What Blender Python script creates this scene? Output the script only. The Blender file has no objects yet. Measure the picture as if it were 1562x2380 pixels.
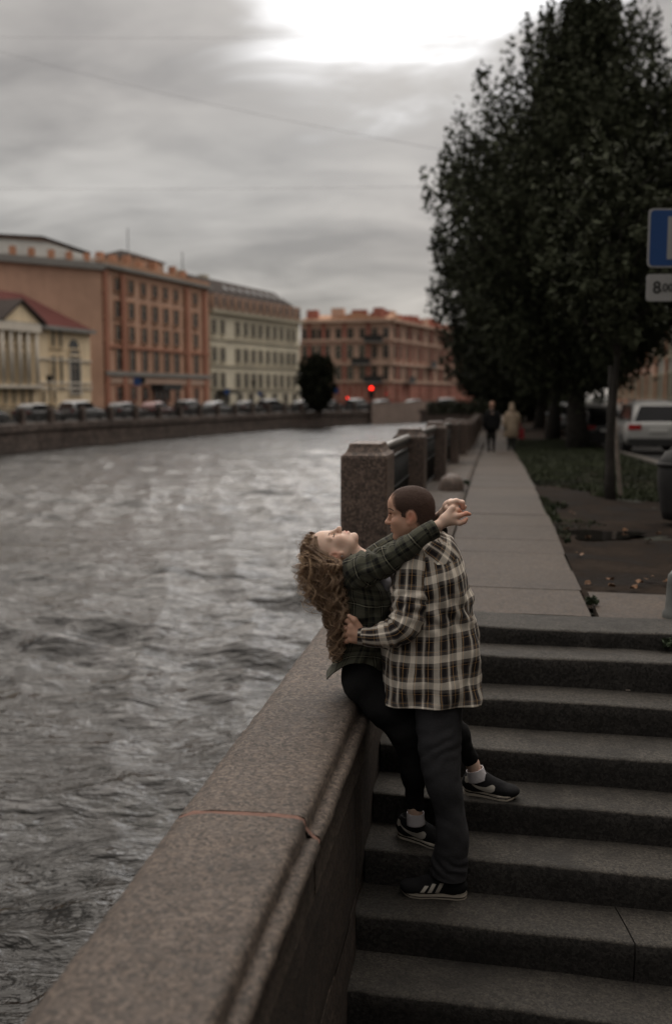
import bpy, math, random
import numpy as np
from mathutils import Vector, Matrix
from mathutils.bvhtree import BVHTree
random.seed(7); RNG = np.random.default_rng(7)
SC = bpy.context.scene
COL = SC.collection

# ------------------------------------------------------------------ camera
F = 2314.0; HOR = 920.0; CX = 781.0; CY = 1190.0; CAMZ = 3.6
PITCH = math.atan((CY - HOR) / F)
cd = bpy.data.cameras.new('camera'); cam = bpy.data.objects.new('camera', cd); COL.objects.link(cam)
cam.location = (0, 0, CAMZ); cam.rotation_euler = (math.pi / 2 - PITCH, 0, 0)
cd.sensor_fit = 'VERTICAL'; cd.sensor_height = 36.0; cd.sensor_width = 24.0; cd.lens = F / 2380.0 * 36.0
cd.clip_start = 0.05; cd.clip_end = 3000
cd.dof.use_dof = True; cd.dof.focus_distance = 4.2; cd.dof.aperture_fstop = 1.5
SC.camera = cam

# ------------------------------------------------------------------ sky, sun, exposure
SUN_EL, SUN_AZ = math.radians(50), math.radians(12)      # brightest cloud gap, ahead of the camera
w = bpy.data.worlds.new('World'); SC.world = w; w.use_nodes = True
nt = w.node_tree; N = nt.nodes; L = nt.links; N.clear()
def wn(t, **k):
    n = N.new(t)
    for a, b in k.items(): setattr(n, a, b)
    return n
def wm(op, a, b=None, c=None, clamp=False):
    n = N.new('ShaderNodeMath'); n.operation = op; n.use_clamp = clamp
    for i, v in enumerate((a, b, c)):
        if v is None: continue
        if isinstance(v, (int, float)): n.inputs[i].default_value = v
        else: L.new(v, n.inputs[i])
    return n.outputs[0]
def wmix(f, a, b):
    n = N.new('ShaderNodeMix'); n.data_type = 'RGBA'
    for i, v in ((0, f), (6, a), (7, b)):
        if isinstance(v, (int, float)): n.inputs[i].default_value = v
        elif isinstance(v, tuple): n.inputs[i].default_value = (*v, 1)
        else: L.new(v, n.inputs[i])
    return n.outputs[2]
tc = wn('ShaderNodeTexCoord'); sep = wn('ShaderNodeSeparateXYZ'); L.new(tc.outputs['Generated'], sep.inputs[0])
dx, dy, dz = sep.outputs
up = wm('MAXIMUM', dz, 0.0)
den = wm('ADD', up, 0.26)
cu = wm('DIVIDE', dx, den); cv = wm('DIVIDE', dy, den)
comb = wn('ShaderNodeCombineXYZ'); L.new(cu, comb.inputs[0]); L.new(cv, comb.inputs[1])
def wnoise(scale, detail, rough, off=(0, 0, 0), sc=(1, 1, 1), dist=0.0):
    mp = wn('ShaderNodeMapping'); mp.inputs[1].default_value = off; mp.inputs[3].default_value = sc
    L.new(comb.outputs[0], mp.inputs[0])
    n = wn('ShaderNodeTexNoise'); n.inputs['Scale'].default_value = scale; n.inputs['Detail'].default_value = detail
    n.inputs['Roughness'].default_value = rough; n.inputs['Distortion'].default_value = dist
    L.new(mp.outputs[0], n.inputs['Vector']); return n.outputs[0]
n1 = wnoise(1.5, 4.5, 0.5, (3.1, 0.6, 0), (0.75, 1, 1), 0.3)
n2 = wnoise(4.6, 5, 0.52, (8.2, 5.6, 2), (0.6, 1, 1), 0.4)
n3 = wnoise(0.8, 2, 0.4, (1.2, 9.6, 4), (0.8, 1, 1))
cl = wm('ADD', wm('MULTIPLY', n1, 0.55), wm('MULTIPLY', n2, 0.45))
cl = wm('MULTIPLY', wm('SUBTRACT', cl, 0.385), 4.8, clamp=True)
dark, light = (0.180, 0.168, 0.157), (0.380, 0.357, 0.336)
base = wmix(cl, dark, light)
tint = wmix(n3, (0.95, 0.99, 1.0), (1.06, 1.0, 0.95))
mul = wn('ShaderNodeMix', data_type='RGBA', blend_type='MULTIPLY'); mul.inputs[0].default_value = 1
L.new(base, mul.inputs[6]); L.new(tint, mul.inputs[7]); base = mul.outputs[2]
# overcast skies brighten towards the zenith
el = wm('ARCSINE', up)
grow = wm('ADD', 1.0, wm('MULTIPLY', wm('POWER', wm('MULTIPLY', wm('SUBTRACT', el, 0.36, clamp=True), 0.9), 1.2), 3.0))
back = wm('MULTIPLY', wm('SUBTRACT', 0.35, dy, clamp=True), 0.22)          # heavier cloud behind the camera
grow = wm('MULTIPLY', grow, wm('SUBTRACT', 1.0, back))
# the cloud gap: an irregular opening high ahead
az = wm('ARCTAN2', dx, dy)
ga = wm('DIVIDE', wm('SUBTRACT', az, 0.060), 0.235)
ge = wm('DIVIDE', wm('SUBTRACT', el, 0.56), 0.27)
gr = wm('SQRT', wm('ADD', wm('MULTIPLY', ga, ga), wm('MULTIPLY', ge, ge)))
gr = wm('ADD', gr, wm('MULTIPLY', wm('SUBTRACT', wm('ADD', wm('MULTIPLY', n1, 0.45), wm('MULTIPLY', n2, 0.55)), 0.5), 2.0))
gap = wm('SUBTRACT', 1.0, wm('DIVIDE', wm('SUBTRACT', gr, 0.74), 0.46), clamp=True)
gap = wm('POWER', gap, 2.2)
halo = wm('POWER', wm('SUBTRACT', 1.0, wm('DIVIDE', gr, 2.4), clamp=True), 2.0)
sky = wn('ShaderNodeTexSky'); sky.sky_type = 'NISHITA'; sky.sun_disc = False
sky.sun_elevation = SUN_EL; sky.sun_rotation = SUN_AZ
lit = wmix(wm('MULTIPLY', halo, 0.35), base, (0.62, 0.605, 0.59))
vm = wn('ShaderNodeVectorMath', operation='SCALE'); L.new(lit, vm.inputs[0]); L.new(grow, vm.inputs[3])
tot = wmix(gap, vm.outputs[0], (1.9, 1.9, 1.92))
lower = wm('MULTIPLY', wm('MULTIPLY', dz, -1.0), 12.0, clamp=True)
tot = wmix(lower, tot, (0.06, 0.055, 0.05))
b1 = wn('ShaderNodeBackground'); L.new(tot, b1.inputs[0]); b1.inputs[1].default_value = 0.93
b2 = wn('ShaderNodeBackground'); L.new(sky.outputs[0], b2.inputs[0]); b2.inputs[1].default_value = 0.004
ad = wn('ShaderNodeAddShader'); L.new(b1.outputs[0], ad.inputs[0]); L.new(b2.outputs[0], ad.inputs[1])
wo = wn('ShaderNodeOutputWorld'); L.new(ad.outputs[0], wo.inputs[0])
w.cycles.sampling_method = 'MANUAL'; w.cycles.sample_map_resolution = 1024

sd = bpy.data.lights.new('sun', 'SUN'); sd.energy = 1.5; sd.angle = math.radians(85); sd.color = (1, 0.91, 0.82)
so = bpy.data.objects.new('sun', sd); COL.objects.link(so)
so.rotation_euler = (math.pi / 2 - SUN_EL, 0, math.pi - SUN_AZ)
SC.view_settings.view_transform = 'Standard'; SC.view_settings.look = 'None'
SC.view_settings.gamma = 1; SC.view_settings.exposure = 0.6; SC.view_settings.use_curve_mapping = False
SC.cycles.use_denoising = True
SC.cycles.max_bounces = 6; SC.cycles.diffuse_bounces = 3; SC.cycles.glossy_bounces = 3
SC.cycles.transparent_max_bounces = 6; SC.cycles.caustics_reflective = False; SC.cycles.caustics_refractive = False

# ------------------------------------------------------------------ pixel helpers (photo coordinates 1562 x 2380)
def ray(px, py):
    x = (px - CX) / F; y = -(py - CY) / F
    fy = math.cos(PITCH) + y * math.sin(PITCH); fz = -math.sin(PITCH) + y * math.cos(PITCH)
    return Vector((x / fy, 1.0, fz / fy))
CAMP = Vector((0, 0, CAMZ))
def at(px, py, Y): return CAMP + ray(px, py) * Y
def atz(px, py, Z):                       # Z absolute
    r = ray(px, py); return CAMP + r * ((Z - CAMZ) / r.z)
def pxm(py, Y): return Y / F / (math.cos(PITCH) - (py - CY) / F * math.sin(PITCH))   # metres per photo pixel at depth Y
SIDE = CAMZ - 1.265                       # level of the pavement at the head of the stairs
def drop(Y):
    if Y < 7: return 0.0
    if Y < 25: return 0.0008 * (Y - 7) ** 2
    return 0.2592 + 0.0288 * (min(Y, 36) - 25)
def gz(Y): return SIDE - drop(Y)
def atg(px, py):                          # pixel on the sloping ground
    Y = 6.0
    r = ray(px, py)
    for _ in range(200):
        z = CAMZ + r.z * Y
        Y += max(0.004, 0.12 * (z - gz(Y)) / abs(r.z)) if z > gz(Y) else -0.002
    return CAMP + r * Y
def prof(py, pts, i=0):
    return float(np.interp(py, [p[0] for p in pts], [p[1] for p in pts]))

ORD = ['first','second','third','fourth','fifth','sixth','seventh','eighth','ninth','tenth','eleventh','twelfth','thirteenth','fourteenth',
       'fifteenth','sixteenth','seventeenth','eighteenth','nineteenth','twentieth','twenty-first','twenty-second','twenty-third','twenty-fourth',
       'twenty-fifth','twenty-sixth','twenty-seventh','twenty-eighth','twenty-ninth','thirtieth','thirty-first','thirty-second','thirty-third',
       'thirty-fourth','thirty-fifth','thirty-sixth']

# ------------------------------------------------------------------ materials
def lin(r, g, b):
    f = lambda c: ((c / 255 + 0.055) / 1.055) ** 2.4 if c > 10 else c / 255 / 12.92
    return (f(r), f(g), f(b))
class NT:
    def __init__(s, name):
        s.m = bpy.data.materials.new(name); s.m.use_nodes = True
        s.n = s.m.node_tree.nodes; s.l = s.m.node_tree.links
        s.b = s.n['Principled BSDF']
        s.co = None
    def node(s, t, **k):
        n = s.n.new(t)
        for a, b in k.items(): setattr(n, a, b)
        return n
    def put(s, inp, v):
        if isinstance(v, (int, float)): inp.default_value = v
        elif isinstance(v, tuple): inp.default_value = (*v, 1) if len(v) == 3 and inp.type == 'RGBA' else v
        else: s.l.new(v, inp)
    def math(s, op, a, b=0.0, clamp=False, c=None):
        n = s.node('ShaderNodeMath', operation=op, use_clamp=clamp); s.put(n.inputs[0], a); s.put(n.inputs[1], b)
        if c is not None: s.put(n.inputs[2], c)
        return n.outputs[0]
    def mix(s, f, a, b, mode='MIX'):
        n = s.node('ShaderNodeMix', data_type='RGBA', blend_type=mode)
        s.put(n.inputs[0], f); s.put(n.inputs[6], a); s.put(n.inputs[7], b); return n.outputs[2]
    def coord(s, kind='Object'):
        if kind == 'World': return s.node('ShaderNodeNewGeometry').outputs['Position']
        return s.node('ShaderNodeTexCoord').outputs[kind]
    def noise(s, co, scale, detail=3, rough=0.55, sc=None, dist=0):
        if sc:
            mp = s.node('ShaderNodeMapping'); mp.inputs[3].default_value = sc; s.l.new(co, mp.inputs[0]); co = mp.outputs[0]
        n = s.node('ShaderNodeTexNoise'); s.l.new(co, n.inputs['Vector'])
        n.inputs['Scale'].default_value = scale; n.inputs['Detail'].default_value = detail; n.inputs['Roughness'].default_value = rough
        n.inputs['Distortion'].default_value = dist
        return n.outputs[0]
    def voro(s, co, scale, out='Distance', feature='F1'):
        n = s.node('ShaderNodeTexVoronoi', feature=feature); s.l.new(co, n.inputs['Vector']); n.inputs['Scale'].default_value = scale
        return n.outputs[out]
    def ramp(s, f, a, b): # remap a..b -> 0..1
        n = s.node('ShaderNodeMapRange'); n.interpolation_type = 'SMOOTHSTEP'; s.put(n.inputs[0], f)
        n.inputs[1].default_value = a; n.inputs[2].default_value = b; return n.outputs[0]
    def bump(s, h, strength=0.3, dist=0.01, prev=None):
        n = s.node('ShaderNodeBump'); n.inputs['Strength'].default_value = strength; n.inputs['Distance'].default_value = dist
        s.l.new(h, n.inputs['Height'])
        if prev is not None: s.l.new(prev, n.inputs['Normal'])
        s.l.new(n.outputs[0], s.b.inputs['Normal']); return n.outputs[0]
    def set(s, color=None, rough=None, metal=None, spec=None, **k):
        if color is not None: s.put(s.b.inputs['Base Color'], color)
        if rough is not None: s.put(s.b.inputs['Roughness'], rough)
        if metal is not None: s.b.inputs['Metallic'].default_value = metal
        if spec is not None: s.b.inputs['Specular IOR Level'].default_value = spec
        for a, b in k.items(): s.put(s.b.inputs[a.replace('_', ' ')], b)
        return s.m

def simple(name, c, rough=0.7, var=0.25, scale=8, kind='World', bump=0.0, bs=60, metal=0.0, spec=0.5):
    t = NT(name); co = t.coord(kind); n = t.noise(co, scale, 4, 0.6)
    lo = tuple(x * (1 - var) for x in c); hi = tuple(min(1, x * (1 + var)) for x in c)
    col = t.mix(t.ramp(n, 0.3, 0.7), lo, hi)
    if bump: t.bump(t.noise(co, bs, 3), bump, 0.01)
    return t.set(col, rough, metal, spec)

def granite(name, a, b, dark, scale=160, rough=0.62, wet=None, bump=0.35, grime=0.35, blotch=None):
    t = NT(name); co = t.coord('World')
    n1 = t.noise(co, scale, 2.5, 0.65); n2 = t.noise(co, scale * 0.32, 3, 0.6); n3 = t.noise(co, 1.7, 4, 0.6); n4 = t.noise(co, 9, 4, 0.6)
    col = t.mix(t.ramp(n1, 0.36, 0.62), a, b)
    vc = t.node('ShaderNodeSeparateColor'); t.l.new(t.voro(co, scale * 0.9, 'Color'), vc.inputs[0])
    col = t.mix(t.math('MULTIPLY', t.ramp(vc.outputs[0], 0.62, 0.72), 0.7), col, tuple(min(1, x * 1.35) for x in b))
    col = t.mix(t.math('MULTIPLY', t.ramp(vc.outputs[1], 0.66, 0.74), 0.7), col, tuple(x * 0.45 for x in a))
    v = t.voro(co, scale * 0.55)
    col = t.mix(t.math('MULTIPLY', t.ramp(n1, 0.56, 0.66), 0.85), col, dark)
    sp = t.math('MULTIPLY', t.ramp(v, 0.22, 0.1), t.ramp(n2, 0.42, 0.6))
    col = t.mix(sp, col, dark)
    col = t.mix(t.math('MULTIPLY', t.ramp(n2, 0.58, 0.72), 0.5), col, tuple(min(1, x * 1.45) for x in b))
    if blotch: col = t.mix(t.math('MULTIPLY', t.ramp(t.noise(co, blotch, 4, 0.6), 0.50, 0.66), 0.7), col, dark)
    g = t.math('ADD', t.math('MULTIPLY', n3, 0.6), t.math('MULTIPLY', n4, 0.4))
    col = t.mix(t.math('MULTIPLY', t.ramp(g, 0.42, 0.68), grime), col, tuple(x * 0.3 for x in a))
    oi = t.node('ShaderNodeObjectInfo').outputs['Random']; st = t.noise(co, 0.9, 5, 0.65)
    k_ = t.math('ADD', 0.80, t.math('ADD', t.math('MULTIPLY', oi, 0.26), t.math('MULTIPLY', t.math('SUBTRACT', st, 0.5), 0.7)))
    hs = t.node('ShaderNodeHueSaturation'); t.put(hs.inputs['Value'], k_); t.l.new(col, hs.inputs['Color']); col = hs.outputs[0]
    hb = t.math('ADD', n1, t.math('MULTIPLY', n4, 1.5))
    t.bump(hb, bump, 0.004)
    return t.set(col, t.math('ADD', rough - 0.12, t.math('MULTIPLY', n2, 0.3)), spec=0.4)

MAT = {}
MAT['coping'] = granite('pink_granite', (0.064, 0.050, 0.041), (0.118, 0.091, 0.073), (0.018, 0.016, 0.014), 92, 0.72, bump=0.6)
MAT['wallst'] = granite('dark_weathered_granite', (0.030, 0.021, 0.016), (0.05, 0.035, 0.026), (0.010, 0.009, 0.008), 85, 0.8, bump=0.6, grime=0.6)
MAT['post'] = granite('red_granite', (0.120, 0.086, 0.070), (0.165, 0.120, 0.098), (0.03, 0.026, 0.024), 66, 0.6, blotch=34, bump=0.25)
MAT['mortar'] = simple('terracotta_mortar', (0.15, 0.078, 0.058), 0.9, 0.2, 40, bump=0.4)
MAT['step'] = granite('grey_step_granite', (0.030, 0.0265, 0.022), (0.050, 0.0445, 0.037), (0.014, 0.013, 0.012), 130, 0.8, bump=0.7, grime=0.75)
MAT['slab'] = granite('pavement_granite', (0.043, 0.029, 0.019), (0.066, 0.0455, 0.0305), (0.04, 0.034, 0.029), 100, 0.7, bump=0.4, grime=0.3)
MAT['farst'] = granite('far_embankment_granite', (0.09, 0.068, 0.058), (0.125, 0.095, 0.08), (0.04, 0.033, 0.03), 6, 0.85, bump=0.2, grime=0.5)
MAT['riser'] = granite('rough_hewn_shaded_riser', (0.022, 0.0205, 0.019), (0.038, 0.035, 0.032), (0.012, 0.009, 0.008), 90, 0.9, bump=0.8, grime=0.5)  # rough-hewn face, with the backlit shade of the risers put into its colour
MAT['iron'] = simple('black_iron', (0.018, 0.018, 0.018), 0.55, 0.3, 5, metal=0.3)
MAT['rail'] = simple('worn_grey_iron_handrail', (0.22, 0.21, 0.2), 0.42, 0.2, 9, metal=0.5)
MAT['asphalt'] = simple('asphalt', (0.022, 0.022, 0.022), 0.8, 0.25, 3, bump=0.5, bs=90)
MAT['kerb'] = simple('kerb_granite', (0.10, 0.09, 0.078), 0.8, 0.25, 8)
MAT['bark'] = simple('dark_bark', (0.028, 0.024, 0.02), 0.9, 0.4, 6, bump=0.8, bs=14)
MAT['stake'] = simple('pale_wood_stake', (0.26, 0.22, 0.19), 0.8, 0.2, 10)
def water_mat():
    t = NT('river_water'); co = t.coord('World')
    n1 = t.noise(co, 1.7, 5, 0.55, sc=(0.5, 1.3, 1), dist=0.5); n2 = t.noise(co, 6.0, 3, 0.5, sc=(0.5, 1.3, 1), dist=0.4); n3 = t.noise(co, 26, 2, 0.5)
    h = t.math('ADD', t.math('ADD', t.math('MULTIPLY', n1, 0.8), t.math('MULTIPLY', n2, 0.46)), t.math('MULTIPLY', n3, 0.03))
    t.bump(h, 0.9, 0.18)
    return t.set((0.006, 0.0054, 0.0042), 0.10, spec=0.5, IOR=1.35)
MAT['water'] = water_mat()
def mud_mat():
    t = NT('trodden_mud'); co = t.coord('World')
    n = t.noise(co, 2.2, 5, 0.6); n2 = t.noise(co, 14, 4, 0.65)
    col = t.mix(t.ramp(n, 0.35, 0.65), (0.010, 0.0072, 0.0055), (0.028, 0.0205, 0.0155))
    col = t.mix(t.math('MULTIPLY', t.ramp(n2, 0.5, 0.7), 0.5), col, (0.012, 0.010, 0.008))
    t.bump(n2, 0.9, 0.03)
    return t.set(col, t.math('SUBTRACT', 1.0, t.math('MULTIPLY', t.ramp(n, 0.55, 0.38), 0.2)), spec=0.06)
MAT['mud'] = mud_mat()
MAT['puddle'] = NT('puddle_water').set((0.012, 0.011, 0.01), 0.04)
MAT['lawn'] = simple('lawn_soil', (0.014, 0.015, 0.007), 0.95, 0.4, 3, bump=0.6, bs=30)
MAT['grass'] = simple('grass_blades', (0.024, 0.032, 0.010), 0.8, 0.4, 1.2)
def leaf_mat(name, c, var=0.4):
    t = NT(name); co = t.coord('World'); n = t.noise(co, 1.3, 3, 0.6); n2 = t.noise(co, 9, 1)
    col = t.mix(t.ramp(t.math('ADD', t.math('MULTIPLY', n, 0.6), t.math('MULTIPLY', n2, 0.4)), 0.38, 0.62),
                tuple(x * (1 - var) for x in c), tuple(x * (1 + var) for x in c))
    return t.set(col, 0.85, spec=0.12)
MAT['leaf'] = leaf_mat('poplar_leaves', (0.046, 0.052, 0.032))
MAT['leafdark'] = leaf_mat('distant_tree_leaves', (0.026, 0.029, 0.018))
MAT['autumn'] = simple('fallen_leaf_orange', (0.15, 0.07, 0.028), 0.7, 0.4, 20)
MAT['rustleaf'] = simple('fallen_leaf_brown', (0.10, 0.04, 0.025), 0.7, 0.4, 20)
MAT['weed'] = simple('weed_leaf', (0.02, 0.034, 0.012), 0.8, 0.4, 20)
MAT['glassd'] = simple('dark_window_glass', (0.018, 0.020, 0.020), 0.12, 0.5, 0.4)
MAT['glasst'] = simple('tinted_car_glass', (0.015, 0.015, 0.017), 0.08, 0.2, 1, kind='Object')
MAT['frame'] = simple('window_frame_paint', (0.30, 0.25, 0.2), 0.8, 0.2, 2)
MAT['tyre'] = simple('tyre_rubber', (0.015, 0.015, 0.015), 0.85, 0.2, 5, kind='Object')
MAT['rim'] = simple('wheel_rim', (0.25, 0.25, 0.25), 0.35, 0.2, 5, kind='Object', metal=0.7)
MAT['taill'] = simple('red_tail_light', (0.35, 0.012, 0.012), 0.25, 0.2, 5, kind='Object')
MAT['headl'] = simple('clear_headlight', (0.55, 0.55, 0.55), 0.15, 0.1, 5, kind='Object')
MAT['plastic'] = simple('black_bumper_plastic', (0.02, 0.02, 0.02), 0.6, 0.2, 5, kind='Object')
MAT['plate'] = simple('white_number_plate', (0.6, 0.6, 0.58), 0.5, 0.05, 5, kind='Object')

# ------------------------------------------------------------------ mesh builder
class MB:
    def __init__(s): s.v = []; s.f = []; s.mi = []
    def add(s, vs, fs, mi=0):
        o = len(s.v); s.v += [tuple(v) for v in vs]; s.f += [tuple(i + o for i in f) for f in fs]; s.mi += [mi] * len(fs)
        return s
    def box(s, c, d, rot=None, mi=0, taper=1.0):
        x, y, z = d[0] / 2, d[1] / 2, d[2] / 2
        P = [(-x, -y, -z), (x, -y, -z), (x, y, -z), (-x, y, -z), (-x * taper, -y * taper, z), (x * taper, -y * taper, z), (x * taper, y * taper, z), (-x * taper, y * taper, z)]
        P = [Vector(p) for p in P]
        if rot is not None: P = [rot @ p for p in P]
        c = Vector(c)
        return s.add([p + c for p in P], [(0, 3, 2, 1), (4, 5, 6, 7), (0, 1, 5, 4), (1, 2, 6, 5), (2, 3, 7, 6), (3, 0, 4, 7)], mi)
    def tube(s, pts, rads, n=8, mi=0, cap=True):
        pts = [Vector(p) for p in pts]
        if isinstance(rads, (int, float)): rads = [rads] * len(pts)
        o = len(s.v); ref = Vector((0.13, 0.27, 0.95))
        for i, p in enumerate(pts):
            t = (pts[min(i + 1, len(pts) - 1)] - pts[max(i - 1, 0)])
            t = t.normalized() if t.length > 1e-9 else Vector((0, 0, 1))
            if abs(t.dot(ref)) > 0.95: ref = Vector((0.9, 0.3, 0.1))
            a = t.cross(ref).normalized(); b = t.cross(a).normalized(); ref = -b if False else ref
            for j in range(n):
                th = 2 * math.pi * j / n
                s.v.append(tuple(p + (a * math.cos(th) + b * math.sin(th)) * rads[i]))
        for i in range(len(pts) - 1):
            for j in range(n):
                q = (j + 1) % n
                s.f.append((o + i * n + j, o + i * n + q, o + (i + 1) * n + q, o + (i + 1) * n + j)); s.mi.append(mi)
        if cap:
            s.f.append(tuple(o + j for j in range(n))[::-1]); s.mi.append(mi)
            s.f.append(tuple(o + (len(pts) - 1) * n + j for j in range(n))); s.mi.append(mi)
        return s
    def prism(s, poly, z0, z1, mi=0):
        n = len(poly)
        vs = [(p[0], p[1], z0) for p in poly] + [(p[0], p[1], z1) for p in poly]
        fs = [tuple(range(n))[::-1], tuple(range(n, 2 * n))] + [(i, (i + 1) % n, n + (i + 1) % n, n + i) for i in range(n)]
        return s.add(vs, fs, mi)
    def extr(s, poly3, d, mi=0):           # planar polygon of 3-D points, extruded by the vector d
        n = len(poly3); d = Vector(d)
        vs = [Vector(p) for p in poly3] + [Vector(p) + d for p in poly3]
        fs = [tuple(range(n))[::-1], tuple(range(n, 2 * n))] + [(i, (i + 1) % n, n + (i + 1) % n, n + i) for i in range(n)]
        return s.add(vs, fs, mi)
    def mesh(s, name, mats, smooth=False):
        me = bpy.data.meshes.new(name); me.from_pydata(s.v, [], s.f)
        for m in (mats if isinstance(mats, (list, tuple)) else [mats]): me.materials.append(m)
        if any(s.mi): me.polygons.foreach_set('material_index', s.mi)
        if smooth: me.polygons.foreach_set('use_smooth', [True] * len(me.polygons))
        me.validate(); me.update(); return me
    def build(s, name, mats, parent=None, smooth=False):
        return link(name, s.mesh(name, mats, smooth), parent)
def link(name, me, parent=None, mtx=None):
    o = bpy.data.objects.new(name, me); COL.objects.link(o)
    if parent is not None:
        o.parent = parent
        if parent.matrix_world != Matrix() and mtx is None:
            o.matrix_parent_inverse = parent.matrix_basis.inverted()
    if mtx is not None: o.matrix_basis = mtx
    return o
def tag(o, label=None, cat=None, group=None, kind=None):
    if label: o['label'] = label
    if cat: o['category'] = cat
    if group: o['group'] = group
    if kind: o['kind'] = kind
    return o
def empty(name, loc=(0, 0, 0), rz=0.0):
    o = bpy.data.objects.new(name, None); COL.objects.link(o); o.location = loc; o.rotation_euler = (0, 0, rz)
    o.empty_display_size = 0.1; bpy_update(o); return o
def bpy_update(o): pass
def kids(o): return list(o.children)
def child(name, me, parent, loc=None):    # a child whose mesh is in its parent's own frame
    o = bpy.data.objects.new(name, me); COL.objects.link(o); o.parent = parent
    if loc is not None: o.location = loc
    return o
def copy_tree(o, parent=None):
    c = o.copy(); COL.objects.link(c)
    if parent is not None: c.parent = parent
    for ch in o.children: copy_tree(ch, c)
    return c
def bevel(o, wdt, seg=2):
    m = o.modifiers.new('bevel', 'BEVEL'); m.width = wdt; m.segments = seg; m.limit_method = 'ANGLE'; return o

# ------------------------------------------------------------------ noise on arrays
def vnoise(P, seed=0):
    P = np.asarray(P, float); i = np.floor(P).astype(np.int64); f = P - i; f = f * f * (3 - 2 * f)
    def h(a, b, c):
        n = (a * 374761393 + b * 668265263 + c * 2147483647 + seed * 974711) & 0xffffffff
        n = ((n ^ (n >> 13)) * 1274126177) & 0xffffffff
        return ((n ^ (n >> 16)) & 0xffff) / 65535.0
    r = 0
    for a in (0, 1):
        for b in (0, 1):
            for c in (0, 1):
                wgt = (f[..., 0] if a else 1 - f[..., 0]) * (f[..., 1] if b else 1 - f[..., 1]) * (f[..., 2] if c else 1 - f[..., 2])
                r = r + wgt * h(i[..., 0] + a, i[..., 1] + b, i[..., 2] + c)
    return r * 2 - 1
def fbm(P, oct=3, seed=0):
    r = 0; a = 1.0; P = np.asarray(P, float)
    for k in range(oct): r = r + a * vnoise(P * 2 ** k, seed + k); a *= 0.5
    return r
def grid_mesh(name, G, mats, uv=None, wrap=False, smooth=True):
    """G: (nr, nc, 3) points -> quad mesh; uv: (nr, nc[+1 if wrap], 2)"""
    nr, nc = G.shape[:2]; G = np.ascontiguousarray(G, dtype=np.float32)
    jj = nc if wrap else nc - 1
    i, j = np.meshgrid(np.arange(nr - 1), np.arange(jj), indexing='ij'); i = i.ravel(); j = j.ravel(); q = (j + 1) % nc
    Fc = np.stack([i * nc + j, i * nc + q, (i + 1) * nc + q, (i + 1) * nc + j], 1).astype(np.int32)
    me = bpy.data.meshes.new(name); fill(me, G.reshape(-1, 3), Fc)
    if uv is not None:
        u = uv; k = j + 1
        U = np.stack([u[i, j], u[i, k], u[i + 1, k], u[i + 1, j]], 1).reshape(-1, 2)
        l = me.uv_layers.new(name='UVMap'); l.data.foreach_set('uv', U.astype(np.float32).ravel())
    for m in (mats if isinstance(mats, (list, tuple)) else [mats]): me.materials.append(m)
    if smooth: me.polygons.foreach_set('use_smooth', np.ones(len(me.polygons), bool))
    me.update(); return me
def fill(me, V, Fc):
    me.vertices.add(len(V)); me.vertices.foreach_set('co', np.ascontiguousarray(V, dtype=np.float32).ravel())
    k = Fc.shape[1]; me.loops.add(Fc.size); me.loops.foreach_set('vertex_index', np.ascontiguousarray(Fc, dtype=np.int32).ravel())
    me.polygons.add(len(Fc)); me.polygons.foreach_set('loop_start', np.arange(0, Fc.size, k, dtype=np.int32))
    me.polygons.foreach_set('loop_total', np.full(len(Fc), k, dtype=np.int32)); me.update(calc_edges=True)
# ================================================================== SETTING
DIRX = 0.16                                # the quay recedes along (0.16, 1)
# ---- water: a sheet of real waves
def build_water():
    ys = [-12.0]
    y = 0.0
    while y < 6: ys.append(y); y += 0.05
    while y < 220: ys.append(y); y *= 1.0055
    ys = np.array(ys); nx = 420
    s = np.linspace(-1, 1, nx)
    X = np.zeros((len(ys), nx)); 
    for i, yy in enumerate(ys):
        xl = -(4 + 0.42 * max(yy, 0) + 2); xr = 0.5 + 0.17 * max(yy, 0) + 1.0
        if yy > 90: xr += (yy - 90) * 0.6
        X[i] = xl + (xr - xl) * (s + 1) / 2
    Y = np.repeat(ys[:, None], nx, 1)
    H = np.zeros_like(X); r = np.random.default_rng(3)
    wx = X + 0.3 * fbm(np.stack([X * 0.25, Y * 0.25, X * 0], -1), 2, 5); wy = Y + 0.3 * fbm(np.stack([X * 0.25, Y * 0.25, X * 0 + 7], -1), 2, 9)
    spacing = np.maximum(np.gradient(ys)[:, None], 0.03)
    for k in range(46):
        lam = 0.28 * (1.095 ** k); 
        if lam > 7: break
        th = r.normal(math.radians(80), 0.45); kx, ky = math.cos(th), math.sin(th)
        ph = r.uniform(0, 6.28); amp = 0.0092 * lam ** 0.88 * (1 + 0.9 * math.exp(-((lam - 1.3) / 0.5) ** 2)) * (1 if lam < 1.6 else (1.6 / lam) ** 0.9)
        att = np.clip((lam / spacing - 3) / 3, 0, 1)
        p = 2 * math.pi / lam * (kx * wx + ky * wy) + ph
        H += amp * att * (1 - 2 * np.abs(np.sin(p / 2))) * 1.15
    mod = 0.75 + 0.6 * fbm(np.stack([X * 0.12, Y * 0.2, X * 0], -1), 3, 21)
    H = H * np.clip(mod, 0.15, 1.8)
    H += 0.018 * fbm(np.stack([X * 0.5, Y * 0.9, X * 0 + 3], -1), 3, 31)
    G = np.stack([X, Y, H], -1)
    me = grid_mesh('water', G, MAT['water'])
    tag(link('water', me), kind='structure')
build_water()
MB().add([(-160, -14, -0.45), (160, -14, -0.45), (160, 340, -0.45), (-160, 340, -0.45)], [(0, 1, 2, 3)]).build('river_bed', MAT['mud'])['kind'] = 'structure'

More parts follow.
